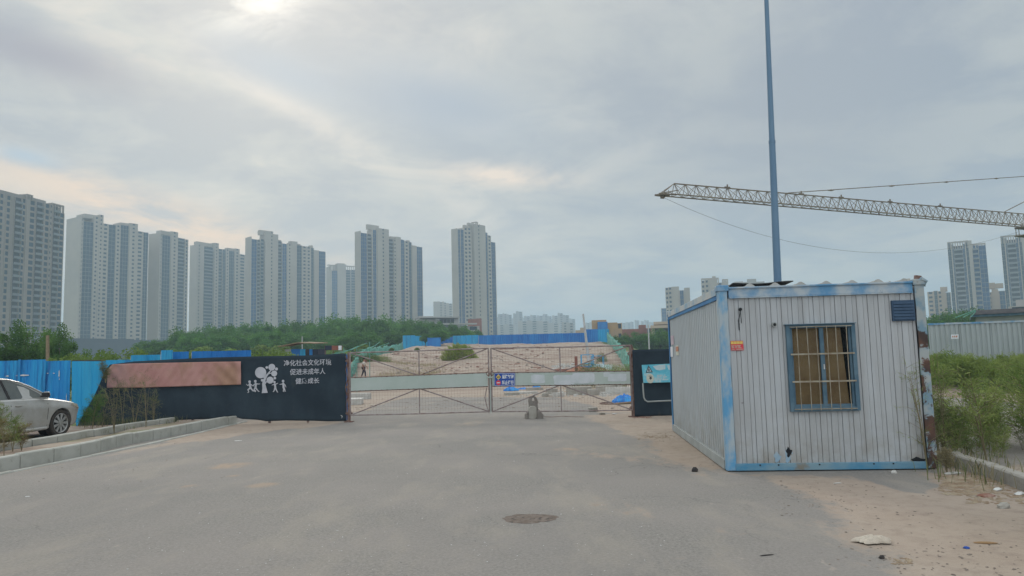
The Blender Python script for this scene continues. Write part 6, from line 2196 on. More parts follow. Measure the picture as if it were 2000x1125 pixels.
    pb_ = MB(); pb_.tube([(a, -0.02, b), (a, 0.04, b)], 0.022, 10); pb_.tube([(a, -0.01, b - 0.02), (a - 0.03, 0.02, b - 0.16), (a - 0.028, 0.022, b - 0.3)], 0.006, 6)
    pb_.tube([(a - 0.005, -0.01, b - 0.02), (a + 0.012, 0.02, b - 0.2)], 0.004, 6)
    pb_.build("cable_gland", mat['dark_in'], root)
    # torn holes at the panel foot
    for (px, py, w_, h_) in ((1520, 893, 0.05, 0.075), (1541, 890, 0.055, 0.10), (1796, 900, 0.09, 0.05)):
        a, b = loc(px, py)
        hm = MB(); pts = [(a + w_ * math.cos(t_) * (1 + 0.3 * math.sin(5 * t_)), 0.027, b + h_ * math.sin(t_) * (0.9 + 0.3 * math.cos(3 * t_))) for t_ in [2 * PI * i / 16 for i in range(16)]]
        hm.add(pts, [tuple(range(16))])
        o = hm.build("rust_hole" if px > 1700 else "peeling_patch", mat['dark_in'] if px > 1700 else mat['side_beam'], root)
        if px == 1541:
            hm = MB(); hm.add([(x_ + 0.012, 0.0262, z_ + 0.045) for x_, y_, z_ in [((p[0] - a) * 0.7 + a, 0, (p[2] - b) * 0.7 + b) for p in pts]], [tuple(range(16))]); hm.build("rust_hole", mat['dark_in'], root)
    # bolts
    bl = MB()
    for px in (1484, 1520, 1600, 1706, 1744):
        a, b = loc(px, 905); bl.box(a - 0.01, -0.02, 0.085, a + 0.01, -0.013, 0.105)
    bl.build("bolt", mat['dark_in'], root)
    M_ = Matrix.Translation((A.x, A.y, 0)) @ Matrix.Rotation(rot, 4, 'Z')

    def wpt(px, py, d):
        a, b = loc(px, py, -d if False else 0)
        return M_ @ Vector((a, d, b))
    q = [wpt(1428.5, 684.5, 0.018), wpt(1453.5, 684, 0.018), wpt(1451.5, 665.3, 0.018), wpt(1427, 666, 0.018)]
    r2, P = sign_quad(q, "sticker", "small red advertising sticker with a yellow heading, stuck on the container front", "sticker", mat['sign_red'], 0.001)
    rr = random.Random(9)
    hbm = MB()
    for i in range(4):
        u0 = 0.03 + i * 0.24; hbm.add([P(u, v, 0.002) for u, v in ((u0, 0.66), (u0 + 0.215, 0.66), (u0 + 0.215, 0.95), (u0, 0.95))], [(0, 1, 2, 3)])
    hbm.build("heading_blocks", mat['sign_yellow'], r2)
    lb_ = MB()
    for v0_, segs in ((0.47, ((.05, .14), (.17, .26), (.30, .40), (.46, .78))), (0.36, ((.06, .22), (.34, .52), (.58, .74))), (0.245, ((.05, .25), (.32, .47), (.54, .82))), (0.08, ((.06, .28), (.38, .95)))):
        for a_, b_ in segs:
            lb_.add([P(u, v, 0.002) for u, v in ((a_, v0_), (b_, v0_), (b_, v0_ + 0.07), (a_, v0_ + 0.07))], [(0, 1, 2, 3)])
    lb_.build("text_lines", mat['plastic_bag'], r2)
    # papers on the side wall
    def side_pt(yy, z, d=0.012):
        return M_ @ Vector((d, yy, z))

    def side_loc(px, py):
        r_ = ray(px, py); n_ = Vector((-math.cos(rot), -math.sin(rot), 0)); o_ = Vector((A.x, A.y, 0))
        k = (o_ - CO).dot(n_) / r_.dot(n_); Pp = CO + r_ * k - o_
        return -Pp.x * math.sin(rot) + Pp.y * math.cos(rot), Pp.z
    for (x0, y0, x1, y1, mm, nm, lb) in ((1309, 656, 1315, 673, 'paper_pink', 'notice', "faded pinkish notice near the far end of the container's side wall"), (1308, 677.5, 1313.5, 697, 'sign_white', 'notice', "white notice below the faded pinkish one on the container's side"), (1318.5, 675, 1324.5, 694, 'sign_yellow', 'notice', "yellow and white notice on the container's side wall")):
        if 'paper_pink' not in mat: mat['paper_pink'] = M('paper_pink', (0.45, 0.36, 0.42), (0.5, 0.42, 0.45), 8)
        ya, za = side_loc(x0, y0); yb, zb = side_loc(x1, y1)
        mb = MB(); p = [side_pt(ya, za), side_pt(ya, zb), side_pt(yb, zb), side_pt(yb, za)]
        o0 = p[0]
        mb.add([v - o0 for v in p], [(0, 1, 2, 3)])
        o = mb.build(nm, mat[mm] if mm != 'sign_yellow' else mat['sign_cream']); o.location = o0
        md = o.modifiers.new("t", 'SOLIDIFY'); md.thickness = 0.003
        tag(o, lb, "notice")
        if mm == 'sign_yellow':
            mb = MB(); q4 = [v - o0 + (M_.to_3x3() @ Vector((-0.004, 0, 0))) for v in p]
            c = [q4[0].lerp(q4[1], 0.12), q4[0].lerp(q4[1], 0.6), q4[3].lerp(q4[2], 0.6), q4[3].lerp(q4[2], 0.12)]
            mb.add(c, [(0, 1, 2, 3)]); mb.build("orange_panel", mat['orange_waste'], o)
    # loose black sheet on the roof
    a0, _ = loc(1436, 556); a1, _ = loc(1556, 555)
    X = np.linspace(a1, a0, 30)[None, :] + np.zeros((8, 1)); Yy = np.linspace(0.15, 1.1, 8)[:, None] + np.zeros((1, 30))
    Zz = Hc + 0.052 + 0.012 * np.sin(X * 7 + Yy * 3)
    o = grid_obj("roof_sheet", X, Yy, Zz, mat['black_sheet'], None, None, True, 0.012)
    o.location = (A.x, A.y, 0); o.rotation_euler = (0, 0, rot)
    tag(o, "loose black sheet lying on the container roof in front of the blue mast", "sheet")
    a0, _ = loc(1362, 575)
    return root, rot, A, Wd


cabin, CROT, CA, CW = build_container()


# ------------------------------------------------------------------ car
def build_car():
    wheel_px = gnd(114.5, 851.5, 0.10)
    head = R(9)                      # heading, clockwise from +Y
    f = Vector((math.sin(head), math.cos(head), 0))
    # local frame: x forward, y left, z up. the right side (y<0) faces the camera
    rz = math.atan2(f.y, f.x)
    Lw = 1.30     # centre -> front axle
    hw = 0.85
    # right front wheel outer contact at local (Lw, -0.78)
    c = wheel_px - (Matrix.Rotation(rz, 3, 'Z') @ Vector((Lw, -0.80, 0)))
    root = empty("parked_car", (c.x, c.y, 0.10), rz, "silver grey dusty sedan parked behind the left kerbs, cut by the photo edge", "car")
    # stations: x, zbottom, zsill, zbelt, half width at sill, at shoulder, at belt
    st = [(2.12, 0.30, 0.45, 0.62, 0.42, 0.50, 0.42), (2.07, 0.24, 0.45, 0.67, 0.62, 0.70, 0.60), (1.95, 0.21, 0.46, 0.73, 0.74, 0.79, 0.68), (1.80, 0.20, 0.47, 0.785, 0.82, 0.855, 0.755), (1.5, 0.19, 0.48, 0.84, 0.84, 0.87, 0.78),
          (1.2, 0.18, 0.50, 0.885, 0.85, 0.878, 0.795), (0.92, 0.18, 0.50, 0.92, 0.855, 0.88, 0.805), (0.6, 0.18, 0.50, 0.935, 0.86, 0.88, 0.81), (0.0, 0.18, 0.50, 0.945, 0.86, 0.88, 0.815), (-0.6, 0.18, 0.50, 0.955, 0.86, 0.88, 0.815), (-1.1, 0.19, 0.50, 0.97, 0.86, 0.88, 0.81), (-1.5, 0.21, 0.50, 0.985, 0.85, 0.87, 0.80), (-1.9, 0.24, 0.52, 0.99, 0.82, 0.85, 0.77), (-2.15, 0.27, 0.53, 0.97, 0.76, 0.80, 0.70), (-2.3, 0.34, 0.55, 0.88, 0.62, 0.68, 0.60)]
    xs_ = np.array([s[0] for s in st])[::-1]
    arr = np.array([s[1:] for s in st])[::-1]
    fx = np.linspace(-2.3, 2.12, 70)
    vals = np.stack([np.interp(fx, xs_, arr[:, i]) for i in range(6)], 1)
    ker = np.array([1, 2, 3, 2, 1.]) / 9
    for i in range(6):
        pad = np.pad(vals[:, i], 2, 'edge'); vals[:, i] = np.convolve(pad, ker, 'valid')
    rows = []
    for x, (zb, zs, zt, a, b, cc) in zip(fx, vals):
        half = [(0.0, zb), (a * 0.86, zb), (a * 0.97, zb + 0.05), (a, zb + (zs - zb) * 0.5), (a + (b - a) * 0.4, zs), (b, zs + (zt - zs) * 0.42), (b * 0.995, zs + (zt - zs) * 0.62), (b * 0.975, zs + (zt - zs) * 0.72), ((b + cc) / 2, zs + (zt - zs) * 0.93), (cc, zt), (cc * 0.8, zt + 0.025), (0, zt + 0.045)]
        ring = [(x, y, z) for y, z in half] + [(x, -y, z) for y, z in half[-2:0:-1]]
        rows.append(ring)
    m_ = len(rows[0])
    vs = [p for r_ in rows for p in r_]; fs = []
    for i in range(len(rows) - 1):
        for j in range(m_):
            j2 = (j + 1) % m_
            fs.append((i * m_ + j, i * m_ + j2, (i + 1) * m_ + j2, (i + 1) * m_ + j))
    fs.append(tuple(range(m_))); fs.append(tuple((len(rows) - 1) * m_ + j for j in range(m_ - 1, -1, -1)))
    bmb = MB(); bmb.add(vs, fs)
    body = bmb.build("body", mat['car_paint'], root, True)
    cutters = []
    for x in (Lw, -Lw - 0.05):
        for s in (-1, 1):
            cb = MB(); cb.tube([(x, s * 0.55, 0.31), (x, s * 1.1, 0.31)], 0.365, 40)
            co = cb.build("cut", mat['car_black'], root); cutters.append(co)
            md = body.modifiers.new("arch", 'BOOLEAN'); md.operation = 'DIFFERENCE'; md.object = co; md.solver = 'EXACT'
    bpy.context.view_layer.update()
    me = bpy.data.meshes.new_from_object(body.evaluated_get(bpy.context.evaluated_depsgraph_get()))
    body.modifiers.clear(); body.data = me
    for co in cutters: bpy.data.objects.remove(co)
    # cabin: (x, z) profile of roof line and side glass
    belt = 0.955; roof = 1.455
    yb, yr = 0.795, 0.595

    def side(x, z, s=-1, out=0.0):
        q = (z - belt) / (roof - belt)
        y = yb + (yr - yb) * q
        # plan taper to both ends
        y *= 1 - 0.05 * max(0, (x - 0.3)) - 0.03 * max(0, (-x - 0.9))
        return (x, s * (y + out), z)
    outline = [(1.02, belt - 0.03), (0.80, 1.06), (0.55, 1.19), (0.30, 1.305), (0.05, 1.39), (-0.2, 1.435), (-0.5, 1.455), (-0.9, 1.445), (-1.2, 1.40), (-1.45, 1.30), (-1.7, 1.16), (-1.98, belt + 0.02)]
    cb = MB(); n = len(outline); vs = []
    for (x, z) in outline:
        vs.append(side(x, z, -1)); vs.append((x, -0.3, z + 0.03 if z > 1 else z)); vs.append((x, 0.3, z + 0.03 if z > 1 else z)); vs.append(side(x, z, 1))
    fs = []
    for i in range(n - 1):
        for j in range(3):
            fs.append((i * 4 + j, i * 4 + j + 1, (i + 1) * 4 + j + 1, (i + 1) * 4 + j))
    # side faces down to the belt
    base = len(vs)
    for (x, z) in outline:
        vs.append(side(x, belt - 0.03, -1)); vs.append(side(x, belt - 0.03, 1))
    for i in range(n - 1):
        fs.append((i * 4, base + 2 * i, base + 2 * i + 2, (i + 1) * 4)); fs.append((i * 4 + 3, (i + 1) * 4 + 3, base + 2 * i + 3, base + 2 * i + 1))
    cb.add(vs, fs); cb.build("cabin_shell", mat['car_paint'], root, True)
    # glass
    def glass(name, pts, s):
        g = MB(); g.add([side(x, z, s, 0.006) for x, z in pts], [tuple(range(len(pts)))]); return g.build(name, mat['car_glass'], root)
    for s in (-1, 1):
        glass("side_window", [(0.80, belt), (0.70, 1.05), (0.42, 1.20), (0.12, 1.315), (-0.10, 1.37), (-0.24, 1.385), (-0.14, belt)][::1], s)
        glass("side_window", [(-0.24, belt), (-0.33, 1.39), (-0.6, 1.40), (-0.95, 1.385), (-1.12, 1.35), (-1.12, belt)], s)
        glass("side_window", [(-1.17, belt), (-1.17, 1.33), (-1.35, 1.26), (-1.58, belt + 0.06), (-1.52, belt)], s)
        pm = MB()
        for a, b in (((-0.14, belt), (-0.245, 1.385)), ((-0.235, belt), (-0.325, 1.39))):
            pass
        pm.add([side(x, z, s, 0.007) for x, z in ((-0.145, belt), (-0.245, 1.386), (-0.325, 1.391), (-0.235, belt))], [(0, 1, 2, 3)])
        pm.build("door_pillar", mat['car_black'], root)
        ch = MB(); ch.tube([side(x, belt - 0.012, s, 0.008) for x in (0.95, 0.4, 0, -0.6, -1.2, -1.55)], 0.011, 6)
        ch.build("window_trim", mat['chrome'], root)
        ch = MB(); ch.tube([side(x, z, s, 0.012) for x, z in ((0.92, 1.0), (0.78, 1.075), (0.5, 1.215), (0.2, 1.33), (-0.1, 1.40), (-0.5, 1.425), (-0.95, 1.41), (-1.3, 1.33))], 0.014, 6)
        ch.build("roof_trim", mat['chrome'] if s < 0 else mat['car_black'], root)
        mr = MB(); y = s * 0.93
        mr.hexa([(0.66, y - 0.09, 0.955), (0.78, y - 0.07, 0.965), (0.78, y + 0.07, 0.965), (0.66, y + 0.09, 0.955)], [(0.67, y - 0.09, 1.07), (0.74, y - 0.07, 1.075), (0.74, y + 0.07, 1.075), (0.67, y + 0.09, 1.07)])
        mr.box(0.68, min(s * 0.80, s * 0.86), 0.965, 0.74, max(s * 0.80, s * 0.86), 0.995)
        mr.build("wing_mirror", mat['car_black'], root, bevel=0.02)
        mc = MB(); mc.hexa([(0.72, y - 0.075, 1.0), (0.80, y - 0.06, 1.0), (0.80, y + 0.06, 1.0), (0.72, y + 0.075, 1.0)], [(0.70, y - 0.075, 1.085), (0.755, y - 0.06, 1.09), (0.755, y + 0.06, 1.09), (0.70, y + 0.075, 1.085)])
        mc.build("mirror_cover", mat['car_paint'], root, bevel=0.015)
        hl = MB()
        hl.add([(1.99, s * 0.70, 0.70), (1.82, s * 0.83, 0.735), (1.62, s * 0.868, 0.77), (1.66, s * 0.866, 0.71), (1.84, s * 0.850, 0.64), (2.01, s * 0.73, 0.61)], [(0, 1, 2, 3, 4, 5)])
        o = hl.build("headlight", mat['lamp_glass'], root); md = o.modifiers.new("t", 'SOLIDIFY'); md.thickness = 0.03; md.offset = 0
        # door seams and handle
        ds = MB()
        for xx in (0.86, -0.20, -1.16):
            pts = []
            for z in (0.28, 0.5, 0.68, 0.8, 0.93):
                i = int(np.argmin(abs(fx - xx))); zb, zs, zt, a, b, cc = vals[i]
                hz = [zb + 0.05, zb + (zs - zb) * 0.5, zs, zs + (zt - zs) * 0.42, zs + (zt - zs) * 0.62, zs + (zt - zs) * 0.72, zt]; hy = [a * 0.97, a, a + (b - a) * 0.4, b, b * 0.995, b * 0.975, cc]
                pts.append((xx, s * (float(np.interp(z, hz, hy)) + 0.0), z))
            ds.tube(pts, 0.005, 4)
        ds.build("door_seam", mat['car_black'], root)
        hd = MB()
        for xx in (0.0, -0.98):
            hd.box(xx - 0.10, min(s * 0.872, s * 0.90), 0.79, xx + 0.08, max(s * 0.872, s * 0.90), 0.815)
        hd.build("door_handle", mat['car_paint'], root, bevel=0.008)
        sk = MB(); sk.tube([(0.85, s * 0.845, 0.235), (0, s * 0.862, 0.225), (-0.95, s * 0.85, 0.235)], 0.035, 8); sk.build("sill_trim", mat['car_paint'], root, True)
    ws = MB(); ws.add([(0.98, -0.62, 0.985), (0.98, 0.62, 0.985), (0.12, 0.50, 1.395), (0.12, -0.50, 1.395)], [(0, 1, 2, 3)])
    o = ws.build("windscreen", mat['car_glass'], root)
    rw = MB(); rw.add([(-1.98, -0.6, 1.0), (-1.98, 0.6, 1.0), (-1.28, 0.5, 1.40), (-1.28, -0.5, 1.40)], [(0, 3, 2, 1)]); rw.build("rear_window", mat['car_glass'], root)
    gr = MB(); gr.box(2.09, -0.40, 0.50, 2.135, 0.40, 0.62); gr.box(2.06, -0.52, 0.27, 2.13, 0.52, 0.36); gr.build("grille", mat['car_black'], root)
    tl = MB()
    for s in (-1, 1):
        tl.box(-2.29, s * 0.55 - 0.14, 0.76, -2.2, s * 0.55 + 0.14, 0.88)
    tl.build("tail_light", mat['sign_red'], root)
    # wheels
    def wheel(x, s):
        t_ = MB(); prof = [(0.235, -0.10), (0.30, -0.105), (0.318, -0.085), (0.322, 0), (0.318, 0.085), (0.30, 0.105), (0.235, 0.10)]
        n = 40; vs = []; fs = []
        for i in range(n):
            an = 2 * PI * i / n
            for r_, y in prof: vs.append((r_ * math.cos(an), y, r_ * math.sin(an)))
        k = len(prof)
        for i in range(n):
            i2 = (i + 1) % n
            for j in range(k - 1): fs.append((i * k + j, i * k + j + 1, i2 * k + j + 1, i2 * k + j))
        t_.add(vs, fs)
        w_ = t_.build("wheel", mat['tyre'], root, True); w_.location = (x, s * 0.755, 0.31)
        r2 = MB()
        vs = []; fs = []
        prof2 = [(0.236, 0.095), (0.225, 0.10), (0.215, 0.085), (0.21, 0.0)]
        for i in range(n):
            an = 2 * PI * i / n
            for r_, y in prof2: vs.append((r_ * math.cos(an), s * y, r_ * math.sin(an)))
        for i in range(n):
            i2 = (i + 1) % n
            for j in range(3): fs.append((i * 4 + j, i * 4 + j + 1, i2 * 4 + j + 1, i2 * 4 + j))
        r2.add(vs, fs)
        r2.tube([(0, s * 0.06, 0), (0, s * 0.10, 0)], 0.06, 16)
        for i in range(9):
            an = 2 * PI * i / 9; c_, s_ = math.cos(an), math.sin(an)
            w0_, w1_ = 0.020, 0.034
            pts0 = [(c_ * 0.05 - s_ * w0_, s * 0.09, s_ * 0.05 + c_ * w0_), (c_ * 0.05 + s_ * w0_, s * 0.09, s_ * 0.05 - c_ * w0_), (c_ * 0.22 + s_ * w1_, s * 0.085, s_ * 0.22 - c_ * w1_), (c_ * 0.22 - s_ * w1_, s * 0.085, s_ * 0.22 + c_ * w1_)]
            r2.hexa(pts0, [(a, b - s * 0.02, c2) for a, b, c2 in pts0])
        r2.build("rim", mat['rim'], w_)
        d = MB(); d.tube([(0, -s * 0.02, 0), (0, s * 0.03, 0)], 0.205, 30); d.build("brake_disc", mat['car_black'], w_)
    for x in (Lw, -Lw - 0.05):
        for s in (-1, 1): wheel(x, s)
    ub = MB(); ub.box(-1.9, -0.6, 0.16, 1.9, 0.6, 0.30); ub.build("underbody", mat['car_black'], root)
    for x in (Lw, -Lw - 0.05):
        for s in (-1, 1):
            wl = MB(); wl.tube([(x, s * 0.5, 0.33), (x, s * 0.545, 0.33)], 0.36, 24); wl.build("wheel_well", mat['car_black'], root)


build_car()


# ------------------------------------------------------------------ weeds
def weed_quads(rng, h, nbr, nleaf, leaf_l, leaf_w, spread=0.45, lean=(0, 0)):
    """feathery plant: stems as thin tubes, many tiny needle quads. returns (stem MB, quads)"""
    mb = MB(); Q = []
    nst = rng.integers(2, 5)
    for s in range(nst):
        an = rng.uniform(0, 6.28); top = np.array([math.cos(an) * spread * h * rng.uniform(0.2, 0.8) + lean[0], math.sin(an) * spread * h * rng.uniform(0.2, 0.8) + lean[1], h * rng.uniform(0.75, 1.0)])
        P = [np.array([0, 0, 0.]), top * np.array([0.35, 0.35, 0.5]), top]
        mb.tube([tuple(p) for p in P], [0.007, 0.005, 0.0015], 4, cap=False)
        for b in range(nbr):
            t_ = rng.uniform(0.2, 1.0)
            base = P[0] * (1 - t_) ** 2 + 2 * t_ * (1 - t_) * P[1] + t_ * t_ * P[2]
            a2 = rng.uniform(0, 6.28); l_ = h * 0.30 * (1.15 - t_ * 0.7) * rng.uniform(0.5, 1.2)
            tip = base + np.array([math.cos(a2) * l_, math.sin(a2) * l_, l_ * rng.uniform(0.1, 0.8)])
            mb.tube([tuple(base), tuple((base + tip) / 2 + np.array([0, 0, l_ * 0.08])), tuple(tip)], [0.003, 0.002, 0.0008], 3, cap=False)
            k = rng.random((nleaf, 1))
            c = base + (tip - base) * k + rng.normal(size=(nleaf, 3)) * leaf_l * 0.35
            d = rng.normal(size=(nleaf, 3)) * 0.7 + (tip - base) / max(l_, 1e-3) + np.array([0, 0, 0.3])
            d /= np.linalg.norm(d, axis=1)[:, None]
            e = np.cross(d, rng.normal(size=(nleaf, 3))); e /= np.linalg.norm(e, axis=1)[:, None]
            d = d * leaf_l * rng.uniform(0.5, 1.2, (nleaf, 1)); e = e * leaf_w
            Q.append(np.stack([c - e * 0.4, c + d * 0.5 - e, c + d, c + d * 0.5 + e], 1))
    return mb, np.concatenate(Q)


def weed(name, label, X, Y, z, h, m, seed, group=None, nbr=26, nleaf=34, ll=0.045, lw=0.0045, spread=0.35, lean=(0, 0), cat="weed"):
    rng = np.random.default_rng(seed)
    root = empty(name, (X, Y, z), 0, label, cat, group)
    mb, q = weed_quads(rng, h, nbr, nleaf, ll, lw, spread, lean)
    mb.build("stem", mat['stem'], root)
    quads_obj("foliage", q, mat[m], root)
    return root


# verge weeds at the left edge
for i, (px, py, h) in enumerate([(-30, 885, 1.0), (8, 890, 0.75), (25, 882, 0.85), (42, 880, 0.6), (-5, 878, 0.95)]):
    g = gnd(px, py, 0.11)
    weed("verge_weed", "feathery reddish weed growing between the two left kerbs at the photo's left edge", g.x, g.y, 0.1, h, 'weed_red' if i % 2 else 'weed_green', 100 + i, "reddish weeds between the left kerbs", nbr=20, nleaf=30, ll=0.05, lw=0.003)
for i, (px, py, h, sp, mm) in enumerate([(180, 838, 1.05, 0.5, 'leaf_mid'), (200, 836, 1.0, 0.4, 'weed_dull'), (223, 846, 1.45, 0.45, 'weed_dull'), (240, 832, 1.5, 0.5, 'weed_dull'), (262, 835, 1.45, 0.5, 'weed_dull'), (285, 836, 1.5, 0.35, 'weed_dull'), (300, 830, 1.1, 0.35, 'weed_dull'), (165, 836, 0.6, 0.6, 'leaf_mid')]):
    g = gnd(px, py, 0.09)
    lb = "thin grey-green weed stalk standing in front of the black cloth fence" if mm == 'weed_dull' else "leafy green weed at the foot of the slanting blue sheet"
    weed("fence_weed", lb, g.x, g.y, 0.08, h, mm, 130 + i, "weeds in front of the black cloth fence" if mm == 'weed_dull' else "leafy weeds under the blue sheet", nbr=(20 if mm == 'leaf_mid' else 9), nleaf=(26 if mm == 'leaf_mid' else 13), ll=0.075, lw=0.004, spread=sp * 0.6)

# climbing sprigs over the blue fence corner
for i, (px, py) in enumerate([(202, 708), (206, 722)]):
    g = at(px, py + 26, 21.3)
    weed("climbing_weed", "sprig hanging at the corner where blue sheet meets the black cloth", g.x, g.y, g.z, 0.5, 'weed_dull', 160 + i, "sprigs at the blue sheet corner", nbr=14, nleaf=18, ll=0.05, lw=0.004)


def build_right_thicket():
    rng = np.random.default_rng(77)
    protos = []
    for i in range(7):
        h = 1.0
        mb, q = weed_quads(rng, h, 22, 13, 0.085, 0.0055, 0.55)
        protos.append((mb, q))
    Q = []; stems = MB()
    n = 120
    for i in range(n):
        # band behind the right kerb, from the cabin's corner outward
        y = 10.8 + 5.2 * rng.random() ** 1.2
        xl = 5.95 + (y - 10.4) * 0.07
        x = xl + abs(rng.normal()) * 0.5 + rng.random() * (4.6 + (y - 10) * 0.35)
        if y < 11.6 and x > 6.4 + (11.6 - y) * 3.0: y = 11.4 + rng.random()
        k0 = gnd(1880, 893, 0.1)
        hh = rng.uniform(0.40, 0.72) if rng.random() < 0.86 else rng.uniform(1.1, 1.5)
        mb, q = protos[int(rng.integers(0, 7))]
        a = rng.uniform(0, 6.28); c, s = math.cos(a), math.sin(a)
        Rm = np.array([[c, -s, 0], [s, c, 0], [0, 0, 1]]) * hh
        Q.append(q @ Rm.T + np.array([x, y, 0.0]))
        V = np.array(mb.v) @ Rm.T + np.array([x, y, 0.0])
        stems.add([tuple(p) for p in V], mb.f)
    Q = np.concatenate(Q)
    r_ = empty("weed_thicket", (0, 0, 0)); r_.name = "weed_thicket"
    tag(r_, "dense feathery green weeds behind the right kerb", kind='stuff')
    quads_obj("foliage", Q, mat['weed_green'], r_)
    stems.build("stem", mat['stem'], r_)
    # bank of weeds farther back
    Q = []
    for i in range(330):
        y = rng.uniform(27.5, 31.0); x = rng.uniform(y * 0.545, y * 0.80 + 3)
        hh = rng.uniform(0.75, 1.15) * (0.85 + 0.25 * min(1, (x / y - 0.55) * 5)) * (0.92 + 0.28 * math.sin(x * 1.7 + 1) * math.sin(x * 0.63))
        mb, q = protos[int(rng.integers(0, 7))]
        a = rng.uniform(0, 6.28); c, s = math.cos(a), math.sin(a)
        Rm = np.array([[c, -s, 0], [s, c, 0], [0, 0, 1]]) * hh
        sel = rng.random(len(q)) < 0.55
        qq = q[sel]; cen = qq.mean(1, keepdims=True); qq = cen + (qq - cen) * 2.0
        Q.append(qq @ Rm.T + np.array([x, y, float(hill(x, y))]))
    o = quads_obj("weed_bank", np.concatenate(Q), leaf_mat('weed_bank', (0.13, 0.20, 0.045), (0.26, 0.32, 0.09), 0.8, trans=0.45))
    tag(o, "bright green bank of weeds below the pale corrugated fence", kind='stuff')


build_right_thicket()

for i, (px, py, h, mm) in enumerate([(1838, 905, 1.15, 'weed_dull'), (1846, 895, 1.35, 'weed_green'), (1856, 890, 1.2, 'weed_green'), (1870, 897, 0.9, 'weed_dull')]):
    g = gnd(px, py, 0.0)
    weed("corner_weed", "tall feathery weed brushing the rusty right corner post of the container", g.x, g.y, 0.0, h, mm, 200 + i, "weeds at the container's rusty corner", nbr=26, nleaf=34, ll=0.045, lw=0.0035, spread=0.4, lean=(-0.12, -0.02))
for i, (px, py, h) in enumerate([(1812, 918, 1.5), (1835, 906, 1.8), (1850, 900, 1.65)]):
    g = gnd(px, py, 0.0)
    weed("tall_weed", "thin sparse weed stalk rising in front of the cabin's right side", g.x, g.y, 0.0, h, 'weed_green', 240 + i, "sparse stalks before the cabin's right side", nbr=10, nleaf=16, ll=0.04, lw=0.003, spread=0.22, lean=(-0.25, 0))
g = gnd(1850, 925, 0)
weed("corner_weed", "small straw-coloured dry weed on the sand at the container's right corner", g.x, g.y, 0, 0.35, 'straw', 220, nbr=14, nleaf=14, ll=0.05, lw=0.004)


def blades(name, label, spots, m, n, h, seed, kind='stuff', spread=0.25, w=0.004):
    rng = np.random.default_rng(seed); Q = []
    for (x, y, z) in spots:
        k = n
        b = np.stack([x + rng.normal(size=k) * spread, y + rng.normal(size=k) * spread, np.full(k, z)], 1)
        a = rng.uniform(0, 6.28, k); hh = h * rng.uniform(0.4, 1.2, k); ln = hh * rng.uniform(0.2, 0.9, k)
        m1 = b + np.stack([np.cos(a) * ln * 0.3, np.sin(a) * ln * 0.3, hh * 0.65], 1); t_ = b + np.stack([np.cos(a) * ln, np.sin(a) * ln, hh], 1)
        e = np.stack([-np.sin(a), np.cos(a), np.zeros(k)], 1) * w
        Q.append(np.stack([b - e, b + e, m1 + e * 0.8, m1 - e * 0.8], 1)); Q.append(np.stack([m1 - e * 0.8, m1 + e * 0.8, t_ + e * 0.1, t_ - e * 0.1], 1))
    o = quads_obj(name, np.concatenate(Q), mat[m]); tag(o, label, kind=kind)
    return o


rg = np.random.default_rng(8)
sp = [tuple(gnd(px, py, 0.17)) for px, py in [(1885, 890), (1905, 897), (1925, 903), (1945, 912), (1965, 918), (1985, 925), (2005, 930), (1900, 885), (1930, 892), (1960, 902), (1990, 915), (2020, 940), (2050, 952)]]
sp = [(x, y + 0.25, 0.02) for x, y, z in sp]
blades("dry_grass", "straw-coloured dry grass hanging over the right kerb", [(x + 0.1, y + 0.5, z) for x, y, z in sp], 'straw', 10, 0.24, 1, spread=0.2, w=0.004)
sp = [(x + rg.uniform(-.3, .5), y + rg.uniform(0.3, 1.6), 0.0) for x, y, z in sp * 2]
blades("grass", "green grass blades behind the right kerb", [(x + 0.1, y + 0.55, z) for x, y, z in sp], 'weed_dull', 9, 0.26, 2, spread=0.3, w=0.006)
sp = [(p.x, p.y, 0.11) for p in [gnd(px, np.interp(px, [-60, 0, 179, 321], [888, 877, 851, 827]) - rg.uniform(0, 5), 0.11) for px in np.linspace(-60, 330, 46)]]
blades("grass", "low grass between the two left kerbs", sp, 'weed_dull', 22, 0.10, 3, spread=0.10, w=0.003)
sp = [(p.x, p.y, 0.08) for p in [gnd(px, 832 - px * 0.03 + rg.uniform(-8, 6), 0.1) for px in np.linspace(150, 340, 34)]]
blades("grass", "low tangled grass at the foot of the black cloth fence", sp, 'weed_dull', 30, 0.22, 4, spread=0.18, w=0.004)
sp = [(xat(px, Y), Y, float(hill(xat(px, Y), Y))) for px, Y in [(rg.uniform(745, 860), rg.uniform(62, 84)) for _ in range(60)]]
blades("dry_grass", "yellowish dry grass on the left part of the dirt rise", sp, 'straw', 40, 0.3, 5, spread=0.6, w=0.012)
sp = [(xat(px, Y), Y, float(hill(xat(px, Y), Y))) for px, Y in [(rg.uniform(1085, 1235), rg.uniform(38, 58)) for _ in range(46)]]
blades("grass", "scattered grass among the rubble behind the right gate leaf", sp, 'weed_dull', 34, 0.28, 6, spread=0.35, w=0.010)

